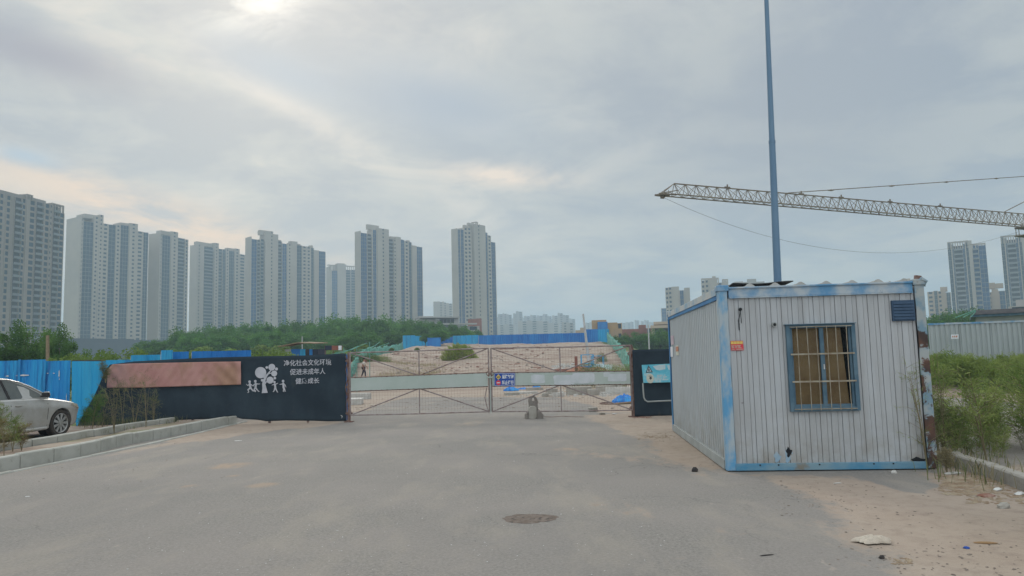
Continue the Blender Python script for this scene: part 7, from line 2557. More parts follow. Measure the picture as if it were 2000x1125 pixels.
# pale corrugated fence right
A = at(1812, 632, 33.0); B = at(2120, 624, 31.5)
A.z = B.z = 0
zt = at(1900, 630.5, 32.5).z
root = empty("sheet_fence", (A.x, A.y, 0), 0, "pale grey corrugated sheet fence with a blue cap beyond the weeds on the right", "fence")
n = 5
for i in range(n):
    a = A.lerp(B, i / n); b = A.lerp(B, (i + 1) / n)
    mb = MB(); corr_sheet(mb, a - A, b - A, 0, 0, zt - 0.04, 0.2, 0.035)
    o = mb.build("panel", mat['wall_far'], root); md = o.modifiers.new("t", 'SOLIDIFY'); md.thickness = 0.006
mb = MB(); d = (B - A).normalized(); nn = Vector((d.y, -d.x, 0))
p = [Vector((0, 0, 0)) + nn * 0.07, (B - A) + nn * 0.07, (B - A) - nn * 0.05, -nn * 0.05]
mb.hexa([(v.x, v.y, zt - 0.04) for v in p], [(v.x, v.y, zt + 0.04) for v in p]); mb.build("cap_rail", mat['top_beam'], root)
q = [at(1857.5, 662, 32.3), at(1872.5, 661.5, 32.3), at(1872.5, 653, 32.3), at(1857.5, 653.5, 32.3)]
for v in q:
    v.y -= 0.0
r2, P = sign_quad(q, "notice", "small white plate with faint red marks on the pale corrugated fence", "notice", mat['sign_white'], 0.003)
lb_ = MB()
for (a_, b_) in ((.15, .3), (.38, .52), (.6, .82)):
    lb_.add([P(u, v, 0.002) for u, v in ((a_, .3), (b_, .35), (b_, .75), (a_, .7))], [(0, 1, 2, 3)])
lb_.build("red_marks", mat['orange_waste'], r2)

# blue-roofed shed behind it
A = at(1897, 628, 50); root = empty("site_shed", (A.x, A.y, 0), -R(31), "low shed with a blue fascia and dark roof behind the pale fence at the right", "shed")
zt = at(1930, 607, 50).z; zf = at(1930, 616, 50).z; zw = at(1930, 622, 50).z
mb = MB(); mb.box(0.3, 0, 0, 12, 6, zw + 0.1); mb.build("wall", mat['sill_grey'], root)
mb = MB(); mb.box(0, -0.4, zw + 0.101, 12.4, 6.3, zf + 0.05); mb.build("fascia", mat['win_frame'], root)
mb = MB(); mb.hexa([(0.2, -0.5, zf + 0.055), (12.5, -0.5, zf + 0.055), (12.5, 6.4, zf + 0.055), (0.2, 6.4, zf + 0.055)], [(0.2, 0.3, zt + 0.06), (12.5, 0.3, zt + 0.10), (12.5, 6.0, zt + 0.12), (0.2, 6.0, zt + 0.08)])
mb.build("roof", mat['black_sheet'], root)
mb = MB()
for t_ in (0.0, 0.5, 1.0):
    mb.tube([(-0.9 + 0.9 * t_, -0.5, zf - 0.1), (0.3, -0.4, zt + 0.05 - 0.1 * t_)], 0.03, 5)
mb.build("awning_strut", mat['net_green'], root)


# ------------------------------------------------------------------ tin shed, boxes behind the black fence
A = at(556, 693, 46); root = empty("site_shed", (A.x, A.y, 0), 0, "small patched tin shed with a sagging lean-to roof behind the black cloth fence", "shed")
xw = [(556, 568, 'sill_grey'), (568, 586, 'blue_sheet'), (586, 596, 'blue_sheet_pale'), (596, 604, 'black_sheet'), (604, 610, 'blue_sheet'), (610, 621, 'podium')]
for a, b, mm in xw:
    zt = at(a, 682, 46).z
    mb = MB(); mb.box(at(a, 682, 46).x - A.x + 0.004, 0.002 * a % 0.05, 0, at(b, 682, 46).x - A.x - 0.004, 2.0, zt); mb.build("wall_sheet", mat[mm], root)
z0, z1 = at(550, 678, 46).z, at(590, 670.5, 46).z; z2 = at(622, 672, 46).z
x0, x1, x2 = (at(v, 675, 46).x - A.x for v in (549, 586, 623))
mb = MB()
mb.hexa([(x0, -0.6, z0), (x1, -0.6, z1), (x1, 2.2, z1 + 0.1), (x0, 2.2, z0 + 0.1)], [(x0, -0.6, z0 + 0.05), (x1, -0.6, z1 + 0.05), (x1, 2.2, z1 + 0.15), (x0, 2.2, z0 + 0.15)])
mb.hexa([(x1 + 0.003, -0.6, z1), (x2, -0.6, z2), (x2, 2.2, z2 + 0.1), (x1 + 0.003, 2.2, z1 + 0.1)], [(x1 + 0.003, -0.6, z1 + 0.05), (x2, -0.6, z2 + 0.05), (x2, 2.2, z2 + 0.15), (x1 + 0.003, 2.2, z1 + 0.15)])
mb.build("roof", mat['wood'], root)
A = at(634, 686, 44); root = empty("site_sign", (A.x, A.y, 0), 0, "low sign frame with dark, red and white panels behind the black cloth fence", "sign")
for a, b, mm in ((635, 648, 'podium'), (648, 661, 'brick'), (661, 667, 'sign_white')):
    mb = MB(); mb.box(at(a, 680, 44).x - A.x, 0, at(a, 684, 44).z, at(b, 680, 44).x - A.x - 0.005, 0.05, at(b, 675, 44).z); mb.build("panel", mat[mm], root)
mb = MB()
for a in (634.5, 650, 667.5):
    x = at(a, 680, 44).x - A.x; mb.tube([(x, 0.08, 0), (x, 0.08, at(a, 674, 44).z)], 0.025, 6)
mb.build("post", mat['rust_steel'], root)
A = at(628, 690, 40); mb = MB(); mb.hexa([(0, 0, 1.75), (1.1, 0, 1.8), (1.1, 1.2, 1.8), (0, 1.2, 1.75)], [(0.1, 0.1, 1.95), (1.0, 0.1, 2.0), (1.0, 1.0, 2.0), (0.1, 1.0, 1.98)])
mb.box(0.1, 0.1, 0, 0.2, 0.2, 1.75); mb.box(0.9, 0.1, 0, 1.0, 0.2, 1.8)
o = mb.build("awning", mat['net_green']); o.location = (A.x, A.y, 0); tag(o, "low pale green awning beside the sign frame behind the black cloth fence", "awning")


# ------------------------------------------------------------------ rubble behind the gate
def stone(name, label, px, py, w, h, d, m, rz=0.0, group=None, cat="stone block", Y=None, seed=0):
    """block standing on the terrain where the pixel ray meets it"""
    p = gnd(px, py, 0.0)
    z = float(hill(p.x, p.y)) + 0.004
    p = gnd(px, py, z)
    rr = random.Random(seed + int(px))
    j = lambda s=0.012: rr.uniform(-s, s)
    mb = MB()
    mb.hexa([(-w / 2 + j(), -d / 2 + j(), 0), (w / 2 + j(), -d / 2 + j(), 0), (w / 2 + j(), d / 2 + j(), 0), (-w / 2 + j(), d / 2 + j(), 0)],
            [(-w / 2 + j(), -d / 2 + j(), h + j()), (w / 2 + j(), -d / 2 + j(), h + j()), (w / 2 + j(), d / 2 + j(), h + j()), (-w / 2 + j(), d / 2 + j(), h + j())])
    o = mb.build(name, mat[m], bevel=min(0.012, h * 0.15)); o.location = (p.x, p.y + d / 2, z); o.rotation_euler = (0, 0, rz)
    return tag(o, label, cat, group)


sk = "stacked kerb stones behind the gate"
blk = [(688, 791, 0.65, 0.24, 0.9, "pale kerb stone lying flat nearest the left gate post", 0.1), (694, 780, 1.3, 0.28, 0.5, "long pale kerb stone further behind the left gate post", -0.1),
       (1065, 775, 0.30, 0.16, 0.4, "small squared stone left of the middle stack behind the right leaf", 0.0), (1090, 775, 0.5, 0.18, 0.4, "pale squared stone beside the gate's middle upright", 0.1),
       (1078, 769, 0.55, 0.24, 0.5, "grey stone slab stack seen above the squared stones", 0.0), (1132, 771, 1.15, 0.36, 0.5, "large grey concrete block behind the right leaf", 0.03), (1160, 772, 0.5, 0.26, 0.4, "brownish broken block right of the large grey block", 0.1),
       (1195, 770, 0.95, 0.1, 0.5, "thin pale slab lying by the blue tarpaulin", 0.0), (1182, 766, 0.8, 0.3, 0.4, "weathered block leaning in the rubble row", 0.2), (1218, 769, 1.6, 0.30, 0.3, "long pale kerb stone behind the blue tarpaulin", -0.02),
       (1000, 772, 0.7, 0.12, 0.5, "flat dusty slab under the blue sheeting right of the sign", 0.1), (1030, 769, 1.0, 0.10, 0.4, "thin white slab right of the small blue sheeting", 0.0), (1044, 762, 0.9, 0.14, 0.4, "farther thin slab behind the leaning brace", 0.1)]
for (px, py, w, h, d, lb, rz) in blk:
    stone("kerb_stone", lb, px, py, w, h, d, 'pale_stone' if 'pale' in lb or 'white' in lb else 'concrete', rz)
for i, px in enumerate((1188, 1195, 1203, 1211)):
    p = gnd(px, 760, 0.0); mb = MB(); mb.box(-0.14, 0, 0, 0.14, 0.07, 0.55)
    o = mb.build("paving_slab", mat['concrete'], bevel=0.008); o.location = (p.x, p.y, 0.02); o.rotation_euler = (R(-14), R((-22, 18, -8, 4)[i]), 0.1 * i)
    tag(o, "grey paving slab leaning upright in the rubble row", "slab", "slabs leaning in the rubble row")
# blocks by the gate foot
stone("concrete_block", "rough concrete block just outside the foot of the right gate leaf", 1159, 804, 0.28, 0.13, 0.22, 'concrete', 0.05)
stone("concrete_block", "small concrete chunk in front of the block at the right leaf's foot", 1177, 810, 0.15, 0.055, 0.14, 'concrete', 0.2)


def crumple(name, label, px, py, w, d, h, m, seed, cat, n=26, z=0.0, spiky=1.0):
    """crumpled heap of sheet on the ground"""
    rng = np.random.default_rng(seed)
    p = gnd(px, py, z)
    z0 = float(hill(p.x, p.y))
    U, V = np.meshgrid(np.linspace(-1, 1, n), np.linspace(-1, 1, n))
    rr_ = np.sqrt(U ** 2 + V ** 2)
    env = np.clip(1 - rr_ ** 2, 0, 1) ** 0.6
    f = np.zeros_like(U)
    for k in range(14):
        a = rng.uniform(0, 6.28); fr = rng.uniform(2, 9); f += np.abs(np.sin((U * math.cos(a) + V * math.sin(a)) * fr + rng.uniform(0, 6))) / 14
    f = 1 - f * 1.1
    edge = 1 + 0.15 * np.sin(np.arctan2(V, U) * 5 + seed) + 0.08 * np.sin(np.arctan2(V, U) * 11)
    # square -> disc
    s = np.maximum(np.abs(U), np.abs(V)) / np.maximum(rr_, 1e-6)
    X = U * s * w / 2 * edge; Y = V * s * d / 2 * edge
    env = np.clip(1 - np.maximum(np.abs(U), np.abs(V)) ** 2, 0, 1) ** 0.6
    Z = 0.012 + h * env * (0.35 + 0.65 * f * spiky) + rng.normal(size=U.shape) * h * 0.03 * env
    o = grid_obj(name, X[:, ::-1], Y[:, ::-1], Z[:, ::-1], mat[m], None, None, False, 0.004)
    o.location = (p.x, p.y + d / 2, z0 + 0.004)
    return tag(o, label, cat)


crumple("tarpaulin", "crumpled bright blue tarpaulin heaped inside the right gate post", 1222, 789, 0.85, 0.7, 0.50, 'tarp_blue', 1, "tarpaulin")
crumple("tarpaulin", "small crumpled blue sheeting just below the blue sign", 998, 765, 0.75, 0.6, 0.34, 'tarp_blue', 2, "tarpaulin")
crumple("tarpaulin", "thin strip of blue sheeting lying right of the crumpled one below the sign", 1028, 762, 1.2, 0.5, 0.15, 'tarp_blue', 3, "tarpaulin")
crumple("tarpaulin", "little scrap of blue sheeting by the middle upright of the right leaf", 1048, 759, 0.45, 0.4, 0.22, 'tarp_blue', 4, "tarpaulin")


def on_hill(px, Y):
    X = xat(px, Y); return X, Y, float(hill(X, Y))


def heap_at(name, label, px, Y, w, d, h, m, seed, cat="heap"):
    o = crumple(name, label, 1000, 800, w, d, h, m, seed, cat)
    X, Yy, z = on_hill(px, Y); o.location = (X, Yy, z)
    return o


heap_at("waste_heap", "orange and white heap of waste sacks above the painted patches of the band", 1133, 63, 2.2, 1.3, 0.8, 'orange_waste', 5)
heap_at("waste_heap", "second orange waste heap further right above the band", 1163, 63, 2.0, 1.3, 0.75, 'orange_waste', 6)
heap_at("waste_heap", "light blue crumpled sheeting beside the orange waste heaps", 1172, 65, 2.0, 1.3, 0.9, 'sign_pale', 7)
heap_at("waste_heap", "grey-blue pallets and sheeting in front of the leaning pole's base", 1155, 66, 3.2, 2.0, 0.5, 'blue_sheet', 21)
heap_at("waste_heap", "pale rubble sheets on the slope right of the leaning pole", 1168, 64, 3.0, 2.0, 0.35, 'pale_stone', 22)
heap_at("waste_heap", "reddish scrap lying in front of the raised hoarding", 990, 120, 2.4, 1.5, 0.45, 'brick', 23)
heap_at("dirt_mound", "low earthen mound behind the right gate leaf near the post", 1220, 52, 3.4, 2.5, 0.75, 'ochre', 24)
for i, (px, Y, w, h, m, lb) in enumerate([(1078, 60, 0.9, 0.2, 'brick', "brick scrap on the dirt left of the red post"), (1098, 64, 1.4, 0.14, 'brick', "long reddish plank lying on the dirt rise"), (1085, 55, 0.7, 0.15, 'pale_stone', "pale rubble chip on the dirt rise"), (1060, 57, 0.8, 0.14, 'concrete', "flat grey rubble piece on the dirt rise"),
                                          (1205, 58, 2.6, 0.12, 'pale_stone', "long pale slab on the slope near the right post"), (1190, 70, 3.4, 0.15, 'pale_stone', "long pale edging high on the right slope"), (1180, 62, 1.6, 0.2, 'concrete', "grey slab pile on the right slope"), (1222, 60, 1.8, 0.24, 'wood', "brown timber pile near the right post"), (745, 60, 0.8, 0.10, 'black_sheet', "dark flat piece on the dirt left of the gate's middle"), (840, 72, 1.0, 0.08, 'pale_stone', "thin white strip at the foot of the left berm")]):
    X, Yy, z = on_hill(px, Y)
    rr = random.Random(i); mb = MB()
    j = lambda: rr.uniform(-0.05, 0.05)
    mb.hexa([(-w / 2 + j(), -0.2 + j(), -0.03), (w / 2 + j(), -0.2 + j(), -0.03), (w / 2 + j(), 0.25 + j(), -0.03), (-w / 2 + j(), 0.25 + j(), -0.03)], [(-w / 2 + j(), -0.15, h + j() * .5), (w / 2 + j(), -0.15, h + j() * .5), (w / 2 + j(), 0.2, h + j() * .5), (-w / 2 + j(), 0.2, h + j() * .5)])
    o = mb.build("rubble_piece", mat[m]); o.location = (X, Yy, z); o.rotation_euler = (0, 0, rr.uniform(-0.3, 0.3)); tag(o, lb, "rubble")
# blue metal stands near the leaning pole
for i, (px, Y) in enumerate(((1136, 68), (1156, 69))):
    X, Yy, z = on_hill(px, Y); mb = MB(); w, h = 1.1, 1.25
    for a in (0, w):
        for b in (0, 0.8): mb.tube([(a, b, 0), (a, b, h)], 0.03, 6)
    for b in (0, 0.8):
        for zz in (0.45, h): mb.tube([(0, b, zz), (w, b, zz)], 0.03, 6)
    o = mb.build("metal_rack", mat['blue_sheet_pale']); o.location = (X, Yy, z); tag(o, ("left" if i == 0 else "right") + " of the two pale blue metal racks by the leaning pole", "rack")
# coiled hose
p = gnd(1194, 789, 0); mb = MB(); pts = []
for i in range(64):
    a = 2 * PI * i / 32 + 0.5; r = 0.36 - 0.02 * (i / 32); pts.append((math.cos(a) * r * 1.15, math.sin(a) * r * 1.5, 0.02 + 0.012 * (i // 32)))
pts.append((0.75, 0.1, 0.05))
mb.tube(pts, 0.014, 6); o = mb.build("hose", mat['rust_steel'], None, True); o.location = (p.x, p.y, 0.006); tag(o, "looped dark hose on the sand inside the right gate leaf", "hose")
p = gnd(1215, 790, 0); mb = MB(); mb.tube([(-0.25, -0.1, 0.03), (0.35, 0.12, 0.05)], 0.04, 8); mb.tube([(-0.1, 0.15, 0.03), (0.4, -0.05, 0.06)], 0.03, 8)
o = mb.build("timber_offcuts", mat['wood']); o.location = (p.x, p.y, 0.005); tag(o, "brown timber offcuts beside the blue tarpaulin", "timber")


# ------------------------------------------------------------------ concrete anchor block on the road
def build_anchor():
    p = gnd(1041, 817.5, 0.0)
    root = empty("concrete_anchor", (p.x, p.y, 0.004), R(8), "concrete barrier foot with a holed upright standing on the road before the gate", "concrete barrier")
    s = p.y / FOC            # metres per photo pixel at that distance
    # holed upright plate: ring built as strips around the hole
    mb = MB(); n = 32
    cx, cz, ho, hr = 0.02, 0.50, 0.125, 0.045
    out = []; inn = []
    for i in range(n):
        a = 2 * PI * i / n
        ox, oz = math.cos(a), math.sin(a)
        if oz >= -0.05:
            out.append((cx + ox * ho, cz + oz * ho))
        else:
            k = -oz
            out.append((cx + ox * ho * (1 + 0.35 * k) + 0.02 * k, cz + oz * ho * 1.0))
        inn.append((cx + 0.01 + ox * hr, cz + 0.03 + oz * hr * 1.1))
    vs = [(x, 0.0, z) for x, z in out] + [(x, 0.0, z) for x, z in inn] + [(x, 0.12, z) for x, z in out] + [(x, 0.12, z) for x, z in inn]
    fs = []
    for i in range(n):
        j = (i + 1) % n
        fs += [(i, j, n + j, n + i), (2 * n + i, 3 * n + i, 3 * n + j, 2 * n + j), (i, 2 * n + i, 2 * n + j, j), (n + i, n + j, 3 * n + j, 3 * n + i)]
    mb.add(vs, fs)
    mb.hexa([(-0.10, 0.001, 0.0), (0.17, 0.001, 0.0), (0.17, 0.119, 0.0), (-0.10, 0.119, 0.0)], [(-0.098, 0.001, 0.44), (0.145, 0.001, 0.44), (0.145, 0.119, 0.44), (-0.098, 0.119, 0.44)])
    mb.build("holed_upright", mat['old_concrete'], root, bevel=0.006)
    mb = MB(); mb.prism([(-0.14, 0.0), (0.055, 0.0), (0.075, 0.05), (0.075, 0.30), (0.03, 0.355), (-0.08, 0.355), (-0.135, 0.30), (-0.145, 0.05)], -0.20, -0.06)
    mb.build("front_block", mat['concrete'], root, bevel=0.008)
    mb = MB(); mb.prism([(-0.225, 0.0), (-0.147, 0.0), (-0.147, 0.20), (-0.17, 0.19), (-0.23, 0.12)], -0.15, 0.06); mb.build("side_foot", mat['old_concrete'], root, bevel=0.008)
    mb = MB(); mb.prism([(0.077, 0.0), (0.27, 0.0), (0.275, 0.11), (0.17, 0.20), (0.077, 0.21)], -0.16, 0.0); mb.build("side_foot", mat['old_concrete'], root, bevel=0.008)
    r_ = random.Random(1)
    pts = [gnd(1052, 800, 0.25), gnd(1059, 808, 0.09), gnd(1063, 814, 0.008), gnd(1080, 814.5, 0.008), gnd(1098, 813, 0.008), gnd(1120, 814, 0.008), gnd(1140, 814.5, 0.008)]
    mb = MB(); o0 = pts[2].copy(); mb.tube([q - o0 for q in pts], 0.008, 6); o = mb.build("wire_rope", mat['rust_steel']); o.location = o0; tag(o, "thin wire rope trailing from the concrete barrier foot across the road", "wire")


build_anchor()

# manhole / sunken patch
c = gnd(1034, 1013.5, 0)
rng = np.random.default_rng(3); nr, na = 9, 64
Rr = np.linspace(0.01, 1, nr)[:, None]; Aa = np.linspace(0, 2 * PI, na)[None, :]
wob = 1 + 0.05 * np.sin(Aa * 3 + 1) + 0.03 * np.sin(Aa * 7) + 0.02 * np.sin(Aa * 13)
wob[:, -1] = wob[:, 0]
X = Rr * 0.29 * np.cos(Aa) * wob; Y = Rr * 0.235 * np.sin(Aa) * wob
Z = 0.009 + 0.003 * np.sin(X * 40) * np.cos(Y * 33) - 0.004 * Rr ** 6
mat['manhole'] = M('manhole', (0.135, 0.105, 0.085), (0.19, 0.155, 0.13), 9, 0.95, c3=(0.06, 0.05, 0.045), s3=14, lo3=0.52, hi3=0.62, bump=0.006, bscale=60)
o = grid_obj("manhole_cover", X, Y, Z, mat['manhole'], None, None, True)
o.location = (c.x, c.y, 0.0); tag(o, "round brown dirt-filled manhole in the middle of the asphalt", "manhole")

# ------------------------------------------------------------------ litter
def chip(name, label, px, py, w, d, h, m, rz, cat, seed=0, group=None):
    p = gnd(px, py, 0.005); rr = random.Random(seed + int(px * 3))
    mb = MB(); n = 9; vs = []
    for k, (sc, z) in enumerate(((1.0, 0.0), (1.05, h * 0.5), (0.55, h))):
        for i in range(n):
            a = 2 * PI * i / n; r = sc * (1 + rr.uniform(-0.25, 0.2))
            vs.append((math.cos(a) * w / 2 * r, math.sin(a) * d / 2 * r, z + rr.uniform(-0.1, 0.1) * h * (k > 0)))
    fs = [tuple(range(n))[::-1]]
    for k in range(2):
        for i in range(n):
            j = (i + 1) % n; fs.append((k * n + i, k * n + j, (k + 1) * n + j, (k + 1) * n + i))
    fs.append(tuple(2 * n + i for i in range(n)))
    mb.add(vs, fs); o = mb.build(name, mat[m]); o.location = (p.x, p.y, 0.005); o.rotation_euler = (0, 0, rz)
    return tag(o, label, cat, group)


chip("rock", "lump of black rock on the asphalt left of the container's near corner", 1357, 921, 0.085, 0.07, 0.06, 'rock_dark', 0.4, "rock")
chip("rock", "pale stone resting against the container's bottom beam", 1746, 924, 0.085, 0.05, 0.035, 'pale_stone', 0.1, "rock")
chip("rock", "small dark stone on the sand below the plastic bag", 1723, 1091, 0.05, 0.04, 0.025, 'rock_dark', 0.1, "rock")
chip("brick_chunk", "grey-brown broken brick near the right edge of the photo", 1962, 992, 0.14, 0.08, 0.055, 'concrete', 0.2, "brick")
chip("wood_chip", "yellowish wood chip lying on the sand near the right edge", 1924, 1061, 0.17, 0.06, 0.012, 'cardboard', -0.2, "wood chip")
chip("bottle_cap", "tiny dark blue cap on the sand left of the wood chip", 1888, 1071, 0.05, 0.04, 0.015, 'sign_blue', 0, "cap")
chip("paper_scrap", "white scrap on the sand just in front of the container", 1636, 944, 0.10, 0.03, 0.008, 'litter_white', 0.1, "scrap")
chip("paper_scrap", "tiny white scrap at the far left of the asphalt", 54, 970, 0.06, 0.04, 0.006, 'litter_white', 0.1, "scrap")
chip("paper_scrap", "white scrap on the dust near the left kerb's end", 465, 861, 0.16, 0.06, 0.008, 'litter_white', 0.1, "scrap")
chip("paper_scrap", "white scrap on the sand between the gate post and the blocks", 1200, 809, 0.14, 0.1, 0.03, 'litter_white', 0.5, "scrap")
chip("twig", "dark flat twig on the asphalt left of the plastic bag", 1497, 1085, 0.13, 0.012, 0.008, 'rock_dark', 0.25, "twig")
chip("paper_scrap", "pale crumpled scrap in the debris along the right kerb", 1948, 958, 0.12, 0.08, 0.03, 'litter_white', 0.5, "scrap")
chip("paper_scrap", "white crumpled wrapper at the right photo edge", 1992, 966, 0.15, 0.08, 0.03, 'litter_white', 0.5, "scrap")
chip("paper_scrap", "flat beige board scrap in the debris near the container's right corner", 1862, 925, 0.26, 0.12, 0.02, 'pale_stone', 0.2, "scrap")
chip("paper_scrap", "reddish flat scrap at the lower end of the debris row", 1925, 970, 0.22, 0.1, 0.03, 'brick_bit', 0.1, "scrap")
crumple("plastic_bag", "torn beige plastic bag flattened on the sand", 1716, 1066, 0.30, 0.20, 0.07, 'plastic_bag', 31, "bag", n=30)


def scatter(name, label, n, area, smin, smax, m, seed, z=0.006, flat=0.5):
    """loose bits strewn over pixel polygons, one uncountable mass"""
    rng = np.random.default_rng(seed); mb = MB(); k = 0
    while k < n:
        (x0, y0, x1, y1) = area[int(rng.integers(0, len(area)))]
        px = rng.uniform(x0, x1); py = rng.uniform(y0, y1)
        p = gnd(px, py, 0)
        s = rng.uniform(smin, smax) * (0.6 + 0.4 * rng.random()); a = rng.uniform(0, 6.28); el = rng.uniform(1, 2.4)
        c, sn = math.cos(a), math.sin(a)
        base = [(-s * el, -s), (s * el, -s * 0.8), (s * el * 0.8, s), (-s * el * 0.7, s * 0.9)]
        h = s * flat * rng.uniform(0.6, 1.4)
        B_ = [(p.x + u * c - v * sn, p.y + u * sn + v * c, z) for u, v in base]
        T_ = [(p.x + (u * c - v * sn) * 0.6, p.y + (u * sn + v * c) * 0.6, z + h) for u, v in base]
        mb.hexa(B_, T_); k += 1
    o = mb.build(name, mat[m]); tag(o, label, kind='stuff'); return o


scatter("gravel", "dark grit and pebbles strewn over the sand and asphalt edge", 520, [(1500, 940, 1720, 1010), (1700, 1060, 2000, 1125), (1520, 930, 1840, 1000), (1600, 1000, 2000, 1125), (1240, 850, 1400, 915), (0, 905, 480, 945), (200, 850, 500, 900)], 0.003, 0.011, 'pebbles', 1)
scatter("leaf_litter", "dry leaves and twigs gathered along the right kerb", 900, [(1830, 925, 1960, 965), (1850, 930, 1900, 950), (1890, 940, 1999, 985), (1840, 935, 1930, 968)], 0.010, 0.030, 'leaf_dry', 2, flat=0.3)
scatter("leaf_litter", "dark scatter of twigs on the sand beside the container's side wall", 130, [(1245, 845, 1320, 860), (1260, 850, 1305, 856)], 0.008, 0.022, 'leaf_dry', 3, flat=0.3)
scatter("leaf_litter", "small dark leaf scatter on the sand below the plastic bag", 45, [(1738, 1092, 1780, 1104)], 0.006, 0.014, 'leaf_dry', 4, flat=0.3)
scatter("gravel", "pale grit across the middle of the asphalt", 260, [(200, 850, 1300, 1125)], 0.002, 0.006, 'litter_white', 5)
scatter("gravel", "stones and clods strewn across the dirt beyond the gate", 500, [(690, 745, 1240, 800)], 0.012, 0.05, 'pebbles', 6, z=0.0)
def hill_scatter(name, label, n, px0, px1, Y0, Y1, smin, smax, m, seed, flat=0.5):
    rng = np.random.default_rng(seed); mb = MB()
    for k in range(n):
        Y = rng.uniform(Y0, Y1); X = xat(rng.uniform(px0, px1), Y); z = float(hill(X, Y)) - 0.02
        s = rng.uniform(smin, smax); a = rng.uniform(0, 6.28); el = rng.uniform(1, 2.6); c, sn = math.cos(a), math.sin(a)
        base = [(-s * el, -s), (s * el, -s * 0.8), (s * el * 0.8, s), (-s * el * 0.7, s * 0.9)]
        h = s * flat * rng.uniform(0.6, 1.5)
        mb.hexa([(X + u * c - v * sn, Y + u * sn + v * c, z) for u, v in base], [(X + (u * c - v * sn) * 0.6, Y + (u * sn + v * c) * 0.6, z + h + 0.02) for u, v in base])
    o = mb.build(name, mat[m]); tag(o, label, kind='stuff')


hill_scatter("rubble", "dark clods strewn over the dirt rise behind the gate", 260, 760, 1230, 48, 130, 0.05, 0.17, 'brick_bit', 41)
hill_scatter("rubble", "pale broken pieces strewn over the right slope of the dirt rise", 300, 1080, 1235, 44, 78, 0.06, 0.22, 'pale_stone', 42, 0.4)
hill_scatter("rubble", "pebbles and crumbs spread over the left of the dirt rise", 260, 690, 1080, 48, 100, 0.04, 0.12, 'pebbles', 43)
scatter("rubble", "pale broken rubble strewn in a row behind the right gate leaf", 260, [(985, 766, 1235, 775), (1060, 762, 1230, 772)], 0.02, 0.09, 'pale_stone', 8, z=0.0, flat=0.9)
scatter("gravel", "reddish clods heaped at the foot of the right gate post", 70, [(1235, 811, 1275, 817)], 0.01, 0.035, 'brick_bit', 7)


